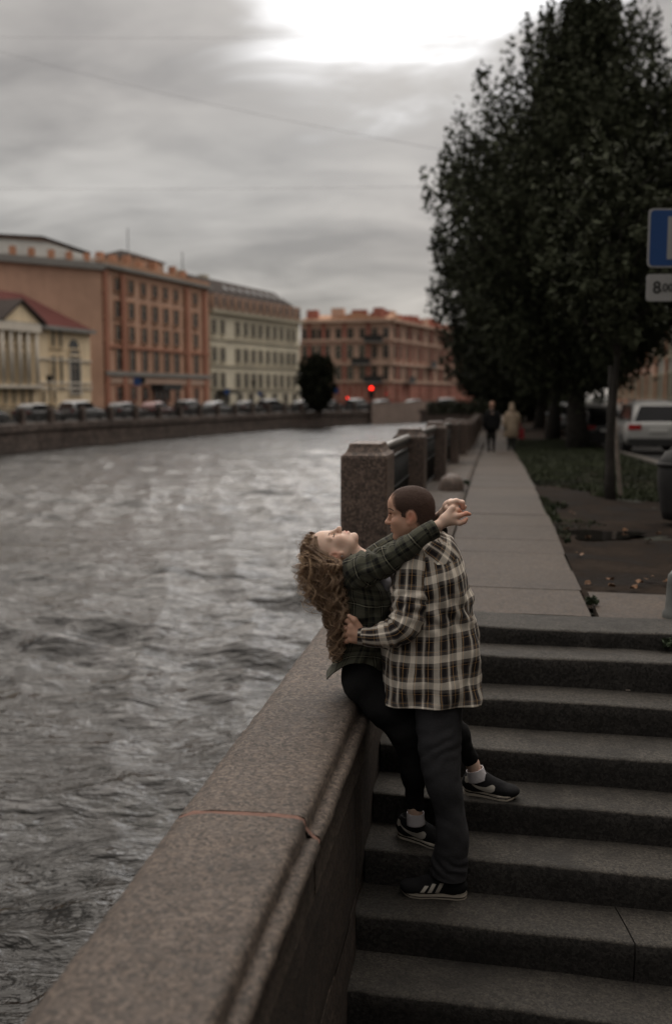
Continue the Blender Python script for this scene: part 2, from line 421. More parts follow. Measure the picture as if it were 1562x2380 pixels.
# ---- parapet running down beside the stairs
def inner(Y): return 0.060 + DIRX * (Y - 3.941)      # inner (stair side) edge of the coping slab
def outer(Y): return inner(Y) - 0.418
PT = CAMZ - 1.30
def parapet():
    root = empty('parapet'); tag(root, 'low solid pink granite parapet with a moulded edge, the woman is seated on it', 'parapet')
    # cross-section of the coping, offsets from the inner slab edge (x) and from the top (z)
    prof_ = [(-0.415, -0.26), (-0.435, -0.16), (-0.43, -0.07), (-0.405, -0.025), (-0.36, -0.004), (-0.3, 0.0), (-0.15, 0.002), (-0.03, 0.0),
             (-0.008, -0.006), (0.0, -0.022), (0.001, -0.05), (0.006, -0.064), (0.022, -0.060), (0.040, -0.066), (0.047, -0.085), (0.040, -0.105), (0.026, -0.12), (0.026, -0.26)]
    joints = [-2.5, -0.4, 1.0, 3.02, 4.9, 6.75]
    JN = atz(404, 1879, PT).y; JR = atz(711, 1903, PT).y
    joints[3] = (JN + JR) / 2
    for a, b in zip(joints[:-1], joints[1:]):
        ga = 0.013 if abs(a - joints[3]) < .01 else 0.003
        gb = 0.013 if abs(b - joints[3]) < .01 else 0.003
        n = max(8, int((b - a) / 0.03)); ys = np.linspace(a + ga, b - gb, n)
        G = np.zeros((n, len(prof_) , 3))
        for i, yy in enumerate(ys):
            for j, (ox, oz) in enumerate(prof_):
                G[i, j] = (inner(yy) + ox, yy - 0.12 * (ox + 0.2), PT + oz)
        P = G.reshape(-1, 3)
        d = 0.0035 * fbm(P * 22, 3, 2) + 0.004 * fbm(P * 3, 2, 8)
        chip = np.clip(fbm(P * 9, 2, 44) - 0.75, 0, 1) * 0.03
        P[:, 2] += (d - chip).reshape(-1); P[:, 0] += 0.003 * fbm(P * 16 + 5, 2, 12)
        me = grid_mesh('coping_stone', G, MAT['coping'], smooth=True)
        o = child('coping_stone', me, root)
        # close the ends
        m = MB()
        for i, sgn in ((0, 1), (n - 1, -1)):
            idx = [tuple(G[i, j]) for j in range(len(prof_))]
            m = MB(); m.add(idx, [tuple(range(len(idx)))[::sgn]]); child('coping_end', m.mesh('coping_end', MAT['coping']), o)
    # mortar in the wide joint
    m = MB(); J = joints[3]
    n = 24
    pts = [(-0.434, -0.2), (-0.43, -0.07), (-0.404, -0.026), (-0.36, -0.006), (-0.3, -0.002), (-0.2, 0.0), (-0.1, 0.0), (-0.03, -0.003), (-0.006, -0.014), (0.0, -0.04), (0.022, -0.062), (0.042, -0.078)]
    G = np.zeros((len(pts), 2, 3))
    for i, (ox, oz) in enumerate(pts):
        wob = 0.004 * math.sin(i * 2.3)
        for k, s_ in enumerate((-1, 1)):
            G[i, k] = (inner(J) + ox, J + s_ * (0.0165 + 0.002 * math.sin(i * 1.7)) + wob - 0.12 * (ox + 0.2), PT + oz + 0.0005)
    child('mortar_joint', grid_mesh('mortar_joint', G, MAT['mortar']), root)
    # wall blocks under the coping: stair face and river face
    for a, b in zip([-2.5, 0.35, 2.2, 3.9, 5.3], [0.35, 2.2, 3.9, 5.3, 6.75]):
        for z0, z1 in ((PT - 0.75, PT - 0.25), (PT - 1.35, PT - 0.753), (-0.6, PT - 1.353)):
            n = 14; ys = np.linspace(a + 0.003, b - 0.003, n); zs = np.linspace(z0 + .002, z1 - .002, 7)
            m = MB()
            G = np.zeros((n, len(zs), 3)); G2 = np.zeros((n, len(zs), 3))
            for i, yy in enumerate(ys):
                for j, zz in enumerate(zs):
                    e = 0.010 if (j in (0, len(zs) - 1) or i in (0, n - 1)) else 0
                    G[i, j] = (inner(yy) + 0.03 + (PT - zz) * 0.015 - e, yy, zz)
                    G2[i, j] = (outer(yy) + 0.01 - (PT - zz) * 0.03 + e, yy, zz)
            nn = fbm(G.reshape(-1, 3) * 5, 3, 3).reshape(n, -1); G[..., 0] += nn * 0.006
            vs = np.concatenate([G.reshape(-1, 3), G2.reshape(-1, 3)]); c = len(zs); o2 = n * c
            fs = []
            for i in range(n - 1):
                for j in range(c - 1):
                    fs.append((i * c + j, (i + 1) * c + j, (i + 1) * c + j + 1, i * c + j + 1))
                    fs.append((o2 + i * c + j, o2 + i * c + j + 1, o2 + (i + 1) * c + j + 1, o2 + (i + 1) * c + j))
            for i in (0, n - 1):
                fs.append((i * c, i * c + c - 1, o2 + i * c + c - 1, o2 + i * c))
            fs.append((c - 1, (n - 1) * c + c - 1, o2 + (n - 1) * c + c - 1, o2 + c - 1))
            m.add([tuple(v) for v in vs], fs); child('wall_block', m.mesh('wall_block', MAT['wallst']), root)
    # pinkish mortar streak at the wide joint continues down the wall
    return root
parapet()

# ---- stairs
EDGE = [(-1.265, 5.564), (-1.357, 5.287), (-1.51, 5.013), (-1.657, 4.664), (-1.797, 4.399), (-1.938, 4.109), (-2.086, 3.832), (-2.24, 3.548), (-2.39, 3.26), (-2.54, 2.97)]
SB = 0.205
def stairs():
    root = empty('stairs'); tag(root, kind='structure')
    for k, (Z, a) in enumerate(EDGE):
        back = 5.94 if k == 0 else EDGE[k - 1][1] + 0.03
        zb = EDGE[k + 1][0] - 0.05 if k + 1 < len(EDGE) else Z - 0.2
        x0 = inner(a) + 0.035 + (1.3 if False else 0)
        splits = [x0, 4.6]
        if k == 6: splits = [x0, 1.145, 4.6]
        if k in (1, 3, 8): splits = [x0, 2.3 + 0.2 * k, 4.6]
        if k == 0: splits = [x0, 4.6]
        for xa, xb in zip(splits[:-1], splits[1:]):
            dep = back - a; rise = Z - zb
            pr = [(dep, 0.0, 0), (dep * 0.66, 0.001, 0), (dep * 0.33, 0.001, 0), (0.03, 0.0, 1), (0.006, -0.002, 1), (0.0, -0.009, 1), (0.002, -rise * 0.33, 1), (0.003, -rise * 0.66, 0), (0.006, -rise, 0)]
            n = max(20, int((xb - xa) / 0.022)); xs = np.linspace(xa + 0.003, xb - 0.003, n)
            G = np.zeros((n, len(pr), 3))
            for i, x in enumerate(xs):
                for j, (dy, dz, e) in enumerate(pr):
                    G[i, j] = (x, a - SB * x + dy, CAMZ + Z + dz)
            nz = fbm(np.stack([np.repeat(xs[:, None], len(pr), 1) * 34, G[..., 1] * 30, G[..., 2] * 30], -1), 2, k)
            ew = np.array([e for *_, e in pr])[None, :]
            G[..., 1] += nz * (0.001 + 0.0018 * ew); G[..., 2] += nz * (0.0006 + 0.0016 * ew); G[..., 1] += ew * 0.004 * fbm(np.stack([G[..., 0] * 3 + k, G[..., 1] * 0, G[..., 2] * 0], -1), 2, 5); ch = np.clip(fbm(np.stack([G[..., 0] * 11, G[..., 1] * 0 + k * 3.1, G[..., 2] * 0], -1), 2, 15) - 0.72, 0, 1); G[..., 1] += ew * ch * 0.05; G[..., 2] -= (ew > 0) * ch * 0.015
            G[..., 2] += 0.006 * fbm(np.stack([G[..., 0] * 1.6, G[..., 1] * 2, G[..., 2] * 0 + k], -1), 2, 9)
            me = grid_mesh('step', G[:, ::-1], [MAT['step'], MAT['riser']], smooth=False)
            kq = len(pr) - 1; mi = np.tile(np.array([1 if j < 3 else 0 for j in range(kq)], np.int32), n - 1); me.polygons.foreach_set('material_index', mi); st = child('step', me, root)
            m = MB()
            for i in (0, n - 1):
                q = [tuple(G[i, j]) for j in range(len(pr))]; q.append((q[0][0], q[0][1], q[-1][2])); m = MB(); m.add(q, [tuple(range(len(q)))])
                child('step_end', m.mesh('step_end', MAT['step']), st)
    return root
stairs()
LAND = CAMZ - 2.54
o = MB().box((2.0, 0.16, (LAND + CAMZ - 0.5) / 2), (5.2, 0.34, CAMZ - 0.5 - LAND)).build('added_end_parapet', MAT['wallst']); bevel(o, 0.03); tag(o, 'unseen high granite parapet below the viewpoint, added to shade the foot of the stairs', 'parapet')  # out of view, added to keep light off the lower steps
o = MB().box((4.0, -6.1, CAMZ - 2.1), (9.4, 12.0, 1.2)).build('upper_pavement', MAT['slab']); o['kind'] = 'structure'
m = MB(); m.add([(-1, -3, LAND - .15), (5, -3, LAND - .15), (5, 3.2, LAND - .15), (-1, 3.2, LAND - .15)], [(0, 1, 2, 3)])
tag(m.build('landing', MAT['step']), kind='structure')
# side wall closing the flight on its far side, out to the right
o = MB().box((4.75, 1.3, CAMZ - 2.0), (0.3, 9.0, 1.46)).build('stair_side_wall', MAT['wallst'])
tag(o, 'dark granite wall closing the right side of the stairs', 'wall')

# ---- ground sheet behind the quay edge
def side_x(Y): return 0.30 + DIRX * (Y - 7.0)         # river face of the quay
def pathL(Y): return 0.76 + 0.158 * (Y - 7.0)
def pathR(Y): return 1.700 + 0.1595 * (Y - 7.0)
def kerbX(Y):
    return K0 + KS * (Y - 20)
P1 = atg(1531, 1082); P2 = atg(1351, 1014)
KS = (P2.x - P1.x) / (P2.y - P1.y); K0 = P1.x + KS * (20 - P1.y)
YS = [5.95, 6.3, 6.7, 7.2, 8, 9, 10, 11, 12, 13, 14, 15, 16, 17, 18, 19, 20, 22, 24, 26, 28, 30, 33, 36, 42, 50, 60, 75, 95, 120, 150, 200, 300, 600]
def sheet(name, fa, fb, mat, dz=0.0, ys=YS, nx=2, amp=0.0, kind='structure', seed=1):
    G = np.zeros((len(ys), nx, 3))
    for i, y in enumerate(ys):
        for j in range(nx):
            x = fa(y) + (fb(y) - fa(y)) * j / (nx - 1); G[i, j] = (x, y, gz(y) + dz)
    if amp:
        G[..., 2] += amp * fbm(np.stack([G[..., 0] * 1.3, G[..., 1] * 1.3, G[..., 0] * 0], -1), 3, seed)
    return tag(link(name, grid_mesh(name, G, mat)), kind=kind)
sheet('ground', lambda y: side_x(y) + 0.02, lambda y: 60 + y * 2, MAT['lawn'], -0.06)
fine = list(np.arange(6.02, 14, 0.12)) + list(np.arange(14, 40, 0.5)) + [45, 55, 70, 90, 130, 200]
sheet('verge', lambda y: pathR(y) + 0.01, lambda y: kerbX(y) - 0.02, MAT['mud'], -0.04, fine, 60, 0.022)
# road
sheet('road', lambda y: kerbX(y) + 0.16, lambda y: kerbX(y) + 7.5, MAT['asphalt'], -0.05, [5.95, 10, 16, 22, 28, 34, 40, 60, 90, 150, 300])
sheet('far_pavement', lambda y: kerbX(y) + 7.5, lambda y: kerbX(y) + 9.6, MAT['slab'], 0.0, [5.95, 16, 28, 40, 90, 150, 300])
# kerb of separate stones
root = empty('kerb'); tag(root, kind='structure')
y = 6.2
while y < 60:
    l = 1.0 if y < 30 else 4.0
    a, b = y + 0.006, y + l - 0.006
    mb = MB(); q = [(kerbX(a), a), (kerbX(a) + 0.15, a), (kerbX(b) + 0.15, b), (kerbX(b), b)]
    zz = gz((a + b) / 2)
    mb.add([(x, yy, gz(yy) - 0.2) for x, yy in q] + [(x, yy, gz(yy) + 0.045) for x, yy in q], [(4, 5, 6, 7), (0, 4, 7, 3), (1, 2, 6, 5), (0, 1, 5, 4), (3, 7, 6, 2)])
    child('kerb_stone', mb.mesh('kerb_stone', MAT['kerb']), root); y += l
# pavement of single slabs
root = empty('pavement'); tag(root, kind='structure')
def slab(xa0, xb0, xa1, xb1, ya, yb, mat, sk=0.12, dz=0.0, parent=root):
    g = 0.005 if ya < 6.8 else 0.004
    rows = 6; cols = 8; G = np.zeros((rows, cols, 3)); tz = random.uniform(-0.004, 0.004)
    for i in range(rows):
        f = i / (rows - 1); f = min(max(f, 0), 1)
        for j in range(cols):
            h = j / (cols - 1)
            xa = xa0 + (xa1 - xa0) * f + g; xb = xb0 + (xb1 - xb0) * f - g
            x = xa + (xb - xa) * h; yy = ya + g + (yb - ya - 2 * g) * f - sk * (x - (xa0 + xb0) / 2)
            G[i, j] = (x, yy, gz(yy) + dz + tz)
    G[..., 2] += 0.002 * fbm(G * 2.5, 2, 3)
    edge = np.zeros((rows, cols)); edge[0] = edge[-1] = 1; edge[:, 0] = edge[:, -1] = 1
    G[..., 2] -= edge * 0.0015
    nr, nc = rows, cols
    vs = [tuple(p) for p in G.reshape(-1, 3)]
    fs = [(i * nc + j, i * nc + j + 1, (i + 1) * nc + j + 1, (i + 1) * nc + j) for i in range(nr - 1) for j in range(nc - 1)]
    ring = [j for j in range(nc)] + [i * nc + nc - 1 for i in range(1, nr)] + [(nr - 1) * nc + j for j in range(nc - 2, -1, -1)] + [i * nc for i in range(nr - 2, 0, -1)]
    k = len(vs); vs += [(vs[i][0], vs[i][1], vs[i][2] - 0.14) for i in ring]
    for a in range(len(ring)):
        b = (a + 1) % len(ring); fs.append((ring[a], k + a, k + b, ring[b]))
    mb = MB(); mb.add(vs, fs); child('slab', mb.mesh('slab', mat), parent)
def slab_a(a0, a1, fl, fr, mat, dz=0.0):       # seams parallel to the steps: y = a - SB * x
    c = []
    for a in (a0, a1):
        for fn in (fl, fr):
            y = a
            for _ in range(12): y = a - SB * fn(y)
            c.append((fn(y), y))
    (x0, y0), (x1, y1), (x2, y2), (x3, y3) = c; jx = random.uniform(-0.014, 0.014); x1 += jx; x3 += jx + random.uniform(-0.01, 0.01); y1 += random.uniform(-0.01, 0.01)
    rows, cols = 6, 9; g = 0.004; G = np.zeros((rows, cols, 3)); tz = random.uniform(-0.003, 0.003)
    for i in range(rows):
        f = g + (1 - 2 * g) * i / (rows - 1)
        for j in range(cols):
            h = g + (1 - 2 * g) * j / (cols - 1)
            x = (x0 * (1 - h) + x1 * h) * (1 - f) + (x2 * (1 - h) + x3 * h) * f; y = (y0 * (1 - h) + y1 * h) * (1 - f) + (y2 * (1 - h) + y3 * h) * f
            G[i, j] = (x, y, gz(y) + dz + tz)
    G[..., 2] += 0.002 * fbm(G * 2.5, 2, 3)
    nr, nc = rows, cols; vs = [tuple(p) for p in G.reshape(-1, 3)]
    fs = [(i * nc + j, i * nc + j + 1, (i + 1) * nc + j + 1, (i + 1) * nc + j) for i in range(nr - 1) for j in range(nc - 1)]
    ring = [j for j in range(nc)] + [i * nc + nc - 1 for i in range(1, nr)] + [(nr - 1) * nc + j for j in range(nc - 2, -1, -1)] + [i * nc for i in range(nr - 2, 0, -1)]
    k = len(vs); vs += [(vs[i][0], vs[i][1], vs[i][2] - 0.14) for i in ring]
    for a in range(len(ring)):
        b = (a + 1) % len(ring); fs.append((ring[a], k + a, k + b, ring[b]))
    mb = MB(); mb.add(vs, fs); child('slab', mb.mesh('slab', mat), root)
seams = [5.945, 6.75, 7.5, 8.32, 9.1, 10.1, 11.1, 12.2, 13.4, 14.7, 16.1, 17.7, 19.4, 21.2, 23.2, 25.4, 27.8, 30.5, 33.5, 37, 41, 46, 52, 60, 70, 85, 110]
for a, b in zip(seams[:-1], seams[1:]): slab_a(a, b, pathL, pathR, MAT['slab'])
slab_a(5.945, 6.75, lambda y: inner(y) - 0.1, lambda y: pathL(y) - 0.005, MAT['slab'])
slab_a(5.95, 6.74, lambda y: pathR(y) + 0.035, lambda y: 2.18, MAT['slab'], -0.008)
slab_a(5.95, 6.70, lambda y: 2.19, lambda y: 3.4, MAT['slab'], -0.014)
slab_a(5.95, 6.72, lambda y: 3.41, lambda y: 4.75, MAT['slab'], -0.01)
# plinth of the railing
root2 = empty('railing_plinth'); tag(root2, 'long dark granite plinth under the row of posts beside the path', 'plinth')
y = 6.75
i = 0
while y < 70:
    l = 2.1 if y < 30 else 6
    a, b = y + 0.006, y + l - 0.006
    mb = MB(); vs = []
    for yy in (a, b):
        x0 = side_x(yy) - 0.35; x1 = pathL(yy) - 0.01
        vs += [(x0, yy, -0.6), (x0, yy, gz(yy) + 0.02), (x0 + 0.03, yy, gz(yy) + 0.045), (x1 - 0.06, yy, gz(yy) + 0.045), (x1, yy, gz(yy) + 0.02), (x1, yy, gz(yy) - 0.3)]
    mb.add(vs, [(j, j + 1, 7 + j, 6 + j) for j in range(5)] + [(0, 1, 2, 3, 4, 5)[::-1], (6, 7, 8, 9, 10, 11)])
    child('plinth_stone', mb.mesh('plinth_stone', MAT['slab'] if i % 3 else MAT['wallst']), root2); y += l; i += 1

# ---- near railing: granite posts and iron panels
POSTL, POSTW = 0.52, 0.335
ang = -math.atan(DIRX)
def post_mesh():
    mb = MB()
    w2, l2, h = POSTW / 2, POSTL / 2, 0.93
    lv = [(1.0, 0.0), (1.0, 0.09), (0.985, 0.1), (0.985, h - 0.105), (0.96, h - 0.085), (0.80, h - 0.062), (0.70, h - 0.03), (0.66, h - 0.004), (0.60, h)]
    ring = []
    for s, z in lv:
        a, b = w2 * s, (l2 - w2 * (1 - s))
        c = 0.012
        ring.append([(-a + c, -b, z), (a - c, -b, z), (a, -b + c, z), (a, b - c, z), (a - c, b, z), (-a + c, b, z), (-a, b - c, z), (-a, -b + c, z)])
    vs = [p for r in ring for p in r]; n = 8
    fs = [(i * n + j, i * n + (j + 1) % n, (i + 1) * n + (j + 1) % n, (i + 1) * n + j) for i in range(len(lv) - 1) for j in range(n)]
    fs.append(tuple((len(lv) - 1) * n + j for j in range(n)))
    mb.add(vs, fs); return mb.mesh('granite_post', MAT['post'])
PM = post_mesh()
GM = 'near railing posts'
# right rear corner pixel of each post fixes its depth on the quay line
def post_depth(px):
    r = (px - CX) / F / math.cos(PITCH)
    # X = xr + DIRX*(Y-7.27) ; X = r*Y (approximately level with the lens)
    return (0.402 - DIRX * 7.5) / (r - DIRX)
PY = [7.26]
for px in (983, 1031, 1060, 1078): PY.append(post_depth(px) - 0.25)
while PY[-1] < 62: PY.append(PY[-1] + 4.7)
near_posts = []
for i, y in enumerate(PY):
    x = 0.235 + DIRX * (y - 7.26)
    o = link('granite_post', PM); o.location = (x, y, gz(y) + 0.0); o.rotation_euler = (0, 0, ang + random.uniform(-.01, .01))
    if i == 0: o.scale = (1, 1, 1.0)
    near_posts.append(o)
    tag(o, 'square granite railing post standing just behind the woman and man' if i == 0 else '%s granite railing post along the path, counted from the couple' % ORD[i], 'post', GM)
def iron_panel(Lp):
    root = []
    h = 0.80
    fr = MB(); fr.box((0, 0, h - 0.02), (0.055, Lp, 0.03)); fr.box((0, 0, h - 0.11), (0.03, Lp, 0.02)); fr.box((0, 0, 0.09), (0.035, Lp, 0.03))
    hr = MB(); hr.tube([(0, -Lp / 2, h + 0.01), (0, Lp / 2, h + 0.01)], 0.032, 10)
    n = max(6, int(Lp / 0.16)); bars = []
    for k in range(n):
        yk = -Lp / 2 + (k + 0.5) * Lp / n
        b = MB(); b.tube([(0, yk, 0.1), (0, yk, 0.4), (0, yk, h - 0.11)], [0.012, 0.017, 0.012], 6)
        b.tube([(0, yk, 0.38), (0, yk, 0.42)], [0.028, 0.028], 6)
        bars.append((b, yk))
    return fr, hr, bars
def place_panel(i, x, y, Lp, z, rz, label, group, detail=True):
    t = empty('iron_railing', (x, y, z), rz); tag(t, label, 'railing', group)
    fr, hr, bars = iron_panel(Lp)
    child('rail_frame', fr.mesh('rail_frame', MAT['iron']), t); child('handrail', hr.mesh('handrail', MAT['rail'], True), t)
    if detail:
        for b, yk in bars: child('baluster', b.mesh('baluster', MAT['iron'], True), t)
    else:
        m = MB()
        for b, yk in bars: m.add(b.v, b.f)
        o = child('balusters', m.mesh('balusters', MAT['iron']), t); o['kind'] = 'stuff'
    return t
for i in range(len(PY) - 1):
    a, b = PY[i] + POSTL / 2 - 0.01, PY[i + 1] - POSTL / 2 + 0.01
    ym = (a + b) / 2; x = 0.235 + DIRX * (ym - 7.26)
    Lp = (b - a) / math.cos(ang)
    t = place_panel(i, x, ym, Lp, gz(ym) + 0.03, ang, 'iron railing panel between the %s and %s granite posts by the path' % (ORD[i], ORD[i + 1]), 'near railing panels', i < 4)
    t.rotation_euler = (-math.atan((gz(a) - gz(b)) / (b - a)), 0, ang)
# rounded granite block at the foot of the third and fourth post
m = MB()
def rock(c, r, seed):
    u = np.linspace(0, 2 * math.pi, 25)[:-1]; v = np.linspace(0.02, math.pi / 2 + .3, 10)
    G = np.array([[(math.cos(a) * math.sin(b), math.sin(a) * math.sin(b), math.cos(b)) for a in u] for b in v])
    n = fbm(G * 1.8, 3, seed); G = np.sign(G) * np.abs(G) ** 0.75
    G = G * (1 + 0.12 * n[..., None]) * np.array(r) + np.array(c)
    return G
c = atg(1063, 1150)
o = link('granite_boulder', grid_mesh('granite_boulder', rock((c.x - .05, c.y + 0.3, c.z), (0.17, 0.30, 0.26), 4), MAT['post'], wrap=True))
tag(o, 'rounded granite guard stone beside the left edge of the path', 'stone')

# ---- far embankment
def faredge():
    pts = []
    for px, py in ((-260, 1075), (-120, 1065), (0, 1055), (105, 1042), (281, 1027), (549, 1004), (685, 994), (850, 986), (964, 981), (1100, 978), (1300, 976)):
        p = atz(px, py, 0.0); pts.append((p.x, p.y))
    a, b = Vector(pts[0]), Vector(pts[1]); d = (a - b).normalized(); e = a + d * 75
    return [tuple(e)] + pts
FE = faredge()
FTOP = 1.62                                # far road level
def resample(pts, step):
    out = [Vector(pts[0])]; acc = 0.0
    P = [Vector(p) for p in pts]
    for a, b in zip(P[:-1], P[1:]):
        L_ = (b - a).length; d = 0.0
        while acc + (L_ - d) >= step:
            d += step - acc; acc = 0.0; out.append(a.lerp(b, d / L_))
        acc += L_ - d
    return out
root = empty('far_embankment_wall'); tag(root, kind='structure')
seg = resample(FE, 3.2)
for i, (a, b) in enumerate(zip(seg[:-1], seg[1:])):
    t = (b - a).normalized(); n = Vector((-t.y, t.x))          # away from the water
    if n.x > 0 and n.y < 0: n = -n
    a2 = a + t * 0.03; b2 = b - t * 0.03
    for z0, z1, off in ((-0.5, 0.55, 0.0), (0.58, 1.25, 0.06), (1.28, FTOP + 0.12, -0.08)):
        mb = MB(); o_ = n * off
        q = [a2 + o_, b2 + o_, b2 + n * 1.2, a2 + n * 1.2]
        mb.prism([(p.x, p.y) for p in q], z0, z1); child('stone_block', mb.mesh('stone_block', MAT['farst']), root)
    mb = MB(); q = [a + n * 0.12, b + n * 0.12, b + n * 1.0, a + n * 1.0]; mb.prism([(p.x, p.y) for p in q], -0.5, FTOP - 0.02)
    child('wall_core', mb.mesh('wall_core', MAT['wallst']), root)
# dark tide line at the foot: wet lower course
# far ground behind the embankment
fg = MB(); n = len(seg)
vs = []
for i, p in enumerate(seg):
    t = (seg[min(i + 1, n - 1)] - seg[max(i - 1, 0)]).normalized(); nn = Vector((-t.y, t.x))
    vs += [(p.x + nn.x * 0.5, p.y + nn.y * 0.5, FTOP), (p.x + nn.x * 90 , p.y + nn.y * 90, FTOP)]
fg.add(vs, [(2 * i, 2 * i + 1, 2 * i + 3, 2 * i + 2) for i in range(n - 1)]); tag(fg.build('far_street', MAT['asphalt']), kind='structure')
# far railing
fp = MB(); fp.box((0, 0, 0.5), (0.42, 0.42, 1.0)); fp.box((0, 0, 1.05), (0.34, 0.34, 0.1), taper=0.7); FPM = fp.mesh('far_granite_post', MAT['farst'])
fpan = MB(); fpan.box((0, 0, 0.93), (3.6, 0.06, 0.06)); fpan.box((0, 0, 0.12), (3.6, 0.06, 0.05))
for k in range(22): fpan.box((-1.8 + (k + .5) * 3.6 / 22, 0, 0.52), (0.05, 0.03, 0.8))
for k in range(11): fpan.box((-1.8 + (k + .5) * 3.6 / 11, 0, 0.52), (0.14, 0.03, 0.22))
FRM = fpan.mesh('far_railing_panel', MAT['iron'])
fpts = resample(FE, 4.0)[14:]
kk = 0
for i, p in enumerate(fpts[:-1]):
    q = fpts[i + 1]; t = (q - p).normalized(); nn = Vector((-t.y, t.x)); pos = p + nn * 0.45
    r = math.atan2(t.y, t.x)
    o = link('railing_post', FPM); o.location = (pos.x, pos.y, FTOP + 0.1); o.rotation_euler = (0, 0, r)
    lab = '%s small granite post from the left in the railing across the river' % ORD[min(i, 35)]
    tag(o, lab, 'post', 'far railing posts')
    mid = (p + q) / 2 + nn * 0.45
    o = link('iron_railing', FRM); o.location = (mid.x, mid.y, FTOP + 0.1); o.rotation_euler = (0, 0, r)
    tag(o, '%s iron railing panel from the left across the river' % ORD[min(i, 35)], 'railing', 'far railing panels')
# solid granite end wall of the bridge abutment, in front of the red house
a = atz(863, 984, 0.3); Yb = 128.0
A0 = at(863, 984, Yb); A1 = at(1010, 980, Yb + 14)
mb = MB(); z1a = at(863, 938, Yb).z; z1b = at(1010, 931, Yb + 14).z
d = Vector((2.0, 6.0, 0))
mb.add([(A0.x, A0.y, -0.5), (A1.x, A1.y, -0.5), (A1.x, A1.y, z1b), (A0.x, A0.y, z1a)] + [(A0.x + 1, A0.y + 5, -0.5), (A1.x + 1, A1.y + 5, -0.5), (A1.x + 1, A1.y + 5, z1b), (A0.x + 1, A0.y + 5, z1a)],
       [(0, 1, 2, 3), (7, 6, 5, 4), (3, 2, 6, 7), (0, 3, 7, 4), (1, 5, 6, 2)])
tag(mb.build('abutment_wall', simple('pale_granite', (0.26, 0.2, 0.17), 0.85, 0.15, 0.6)), 'pale stone abutment wall at the river bend below the red house', 'wall')
# wider ground to the horizon
MB().add([(-900, 150, 1.2), (900, 150, 1.2), (900, 2500, 1.2), (-900, 2500, 1.2)], [(0, 1, 2, 3)]).build('terrain', MAT['asphalt'])['kind'] = 'structure'
# ================================================================== BUILDINGS
def paint(name, c, var=0.12, scale=0.25):
    t = NT(name); co = t.coord('World'); n = t.noise(co, scale, 5, 0.6); n2 = t.noise(co, 1.6, 3, 0.6, sc=(1, 1, 0.25))
    col = t.mix(t.ramp(n, 0.3, 0.7), tuple(x * (1 - var) for x in c), tuple(x * (1 + var) for x in c))
    col = t.mix(t.math('MULTIPLY', t.ramp(n2, 0.5, 0.75), 0.3), col, tuple(x * 0.6 for x in c))
    return t.set(col, 0.95, spec=0.08)
MAT['orange'] = paint('orange_stucco', (0.56, 0.36, 0.265)); MAT['orangetrim'] = paint('rust_red_pilaster', (0.38, 0.185, 0.13))
MAT['orangelow'] = paint('orange_rusticated_base', (0.46, 0.24, 0.155))
MAT['cream'] = paint('cream_stucco', (0.70, 0.65, 0.52)); MAT['creamtrim'] = paint('cream_cornice', (0.46, 0.42, 0.33))
MAT['yellow'] = paint('yellow_stucco', (0.80, 0.66, 0.46)); MAT['whitecol'] = paint('white_column_plaster', (0.66, 0.61, 0.53))
MAT['pink'] = paint('pink_brown_stucco', (0.50, 0.34, 0.265)); MAT['brick'] = paint('red_brick_wall', (0.33, 0.135, 0.105), 0.2)
MAT['pinktrim'] = paint('pale_pink_trim', (0.50, 0.355, 0.28))
MAT['zinc'] = paint('grey_zinc_roof', (0.27, 0.265, 0.25)); MAT['redroof'] = paint('dark_red_roof', (0.09, 0.030, 0.026))
MAT['darkroof'] = paint('dark_mansard_roof', (0.06, 0.05, 0.046)); MAT['beige'] = paint('beige_stucco', (0.31, 0.26, 0.20))
MAT['greywall'] = paint('grey_stucco', (0.28, 0.27, 0.24)); MAT['skylight'] = NT('pale_skylight_glass').set((0.16, 0.16, 0.16), 0.5)
MAT['awning'] = simple('black_canopy', (0.015, 0.015, 0.015), 0.7)
MAT['surround'] = paint('window_surround', (0.40, 0.24, 0.16))

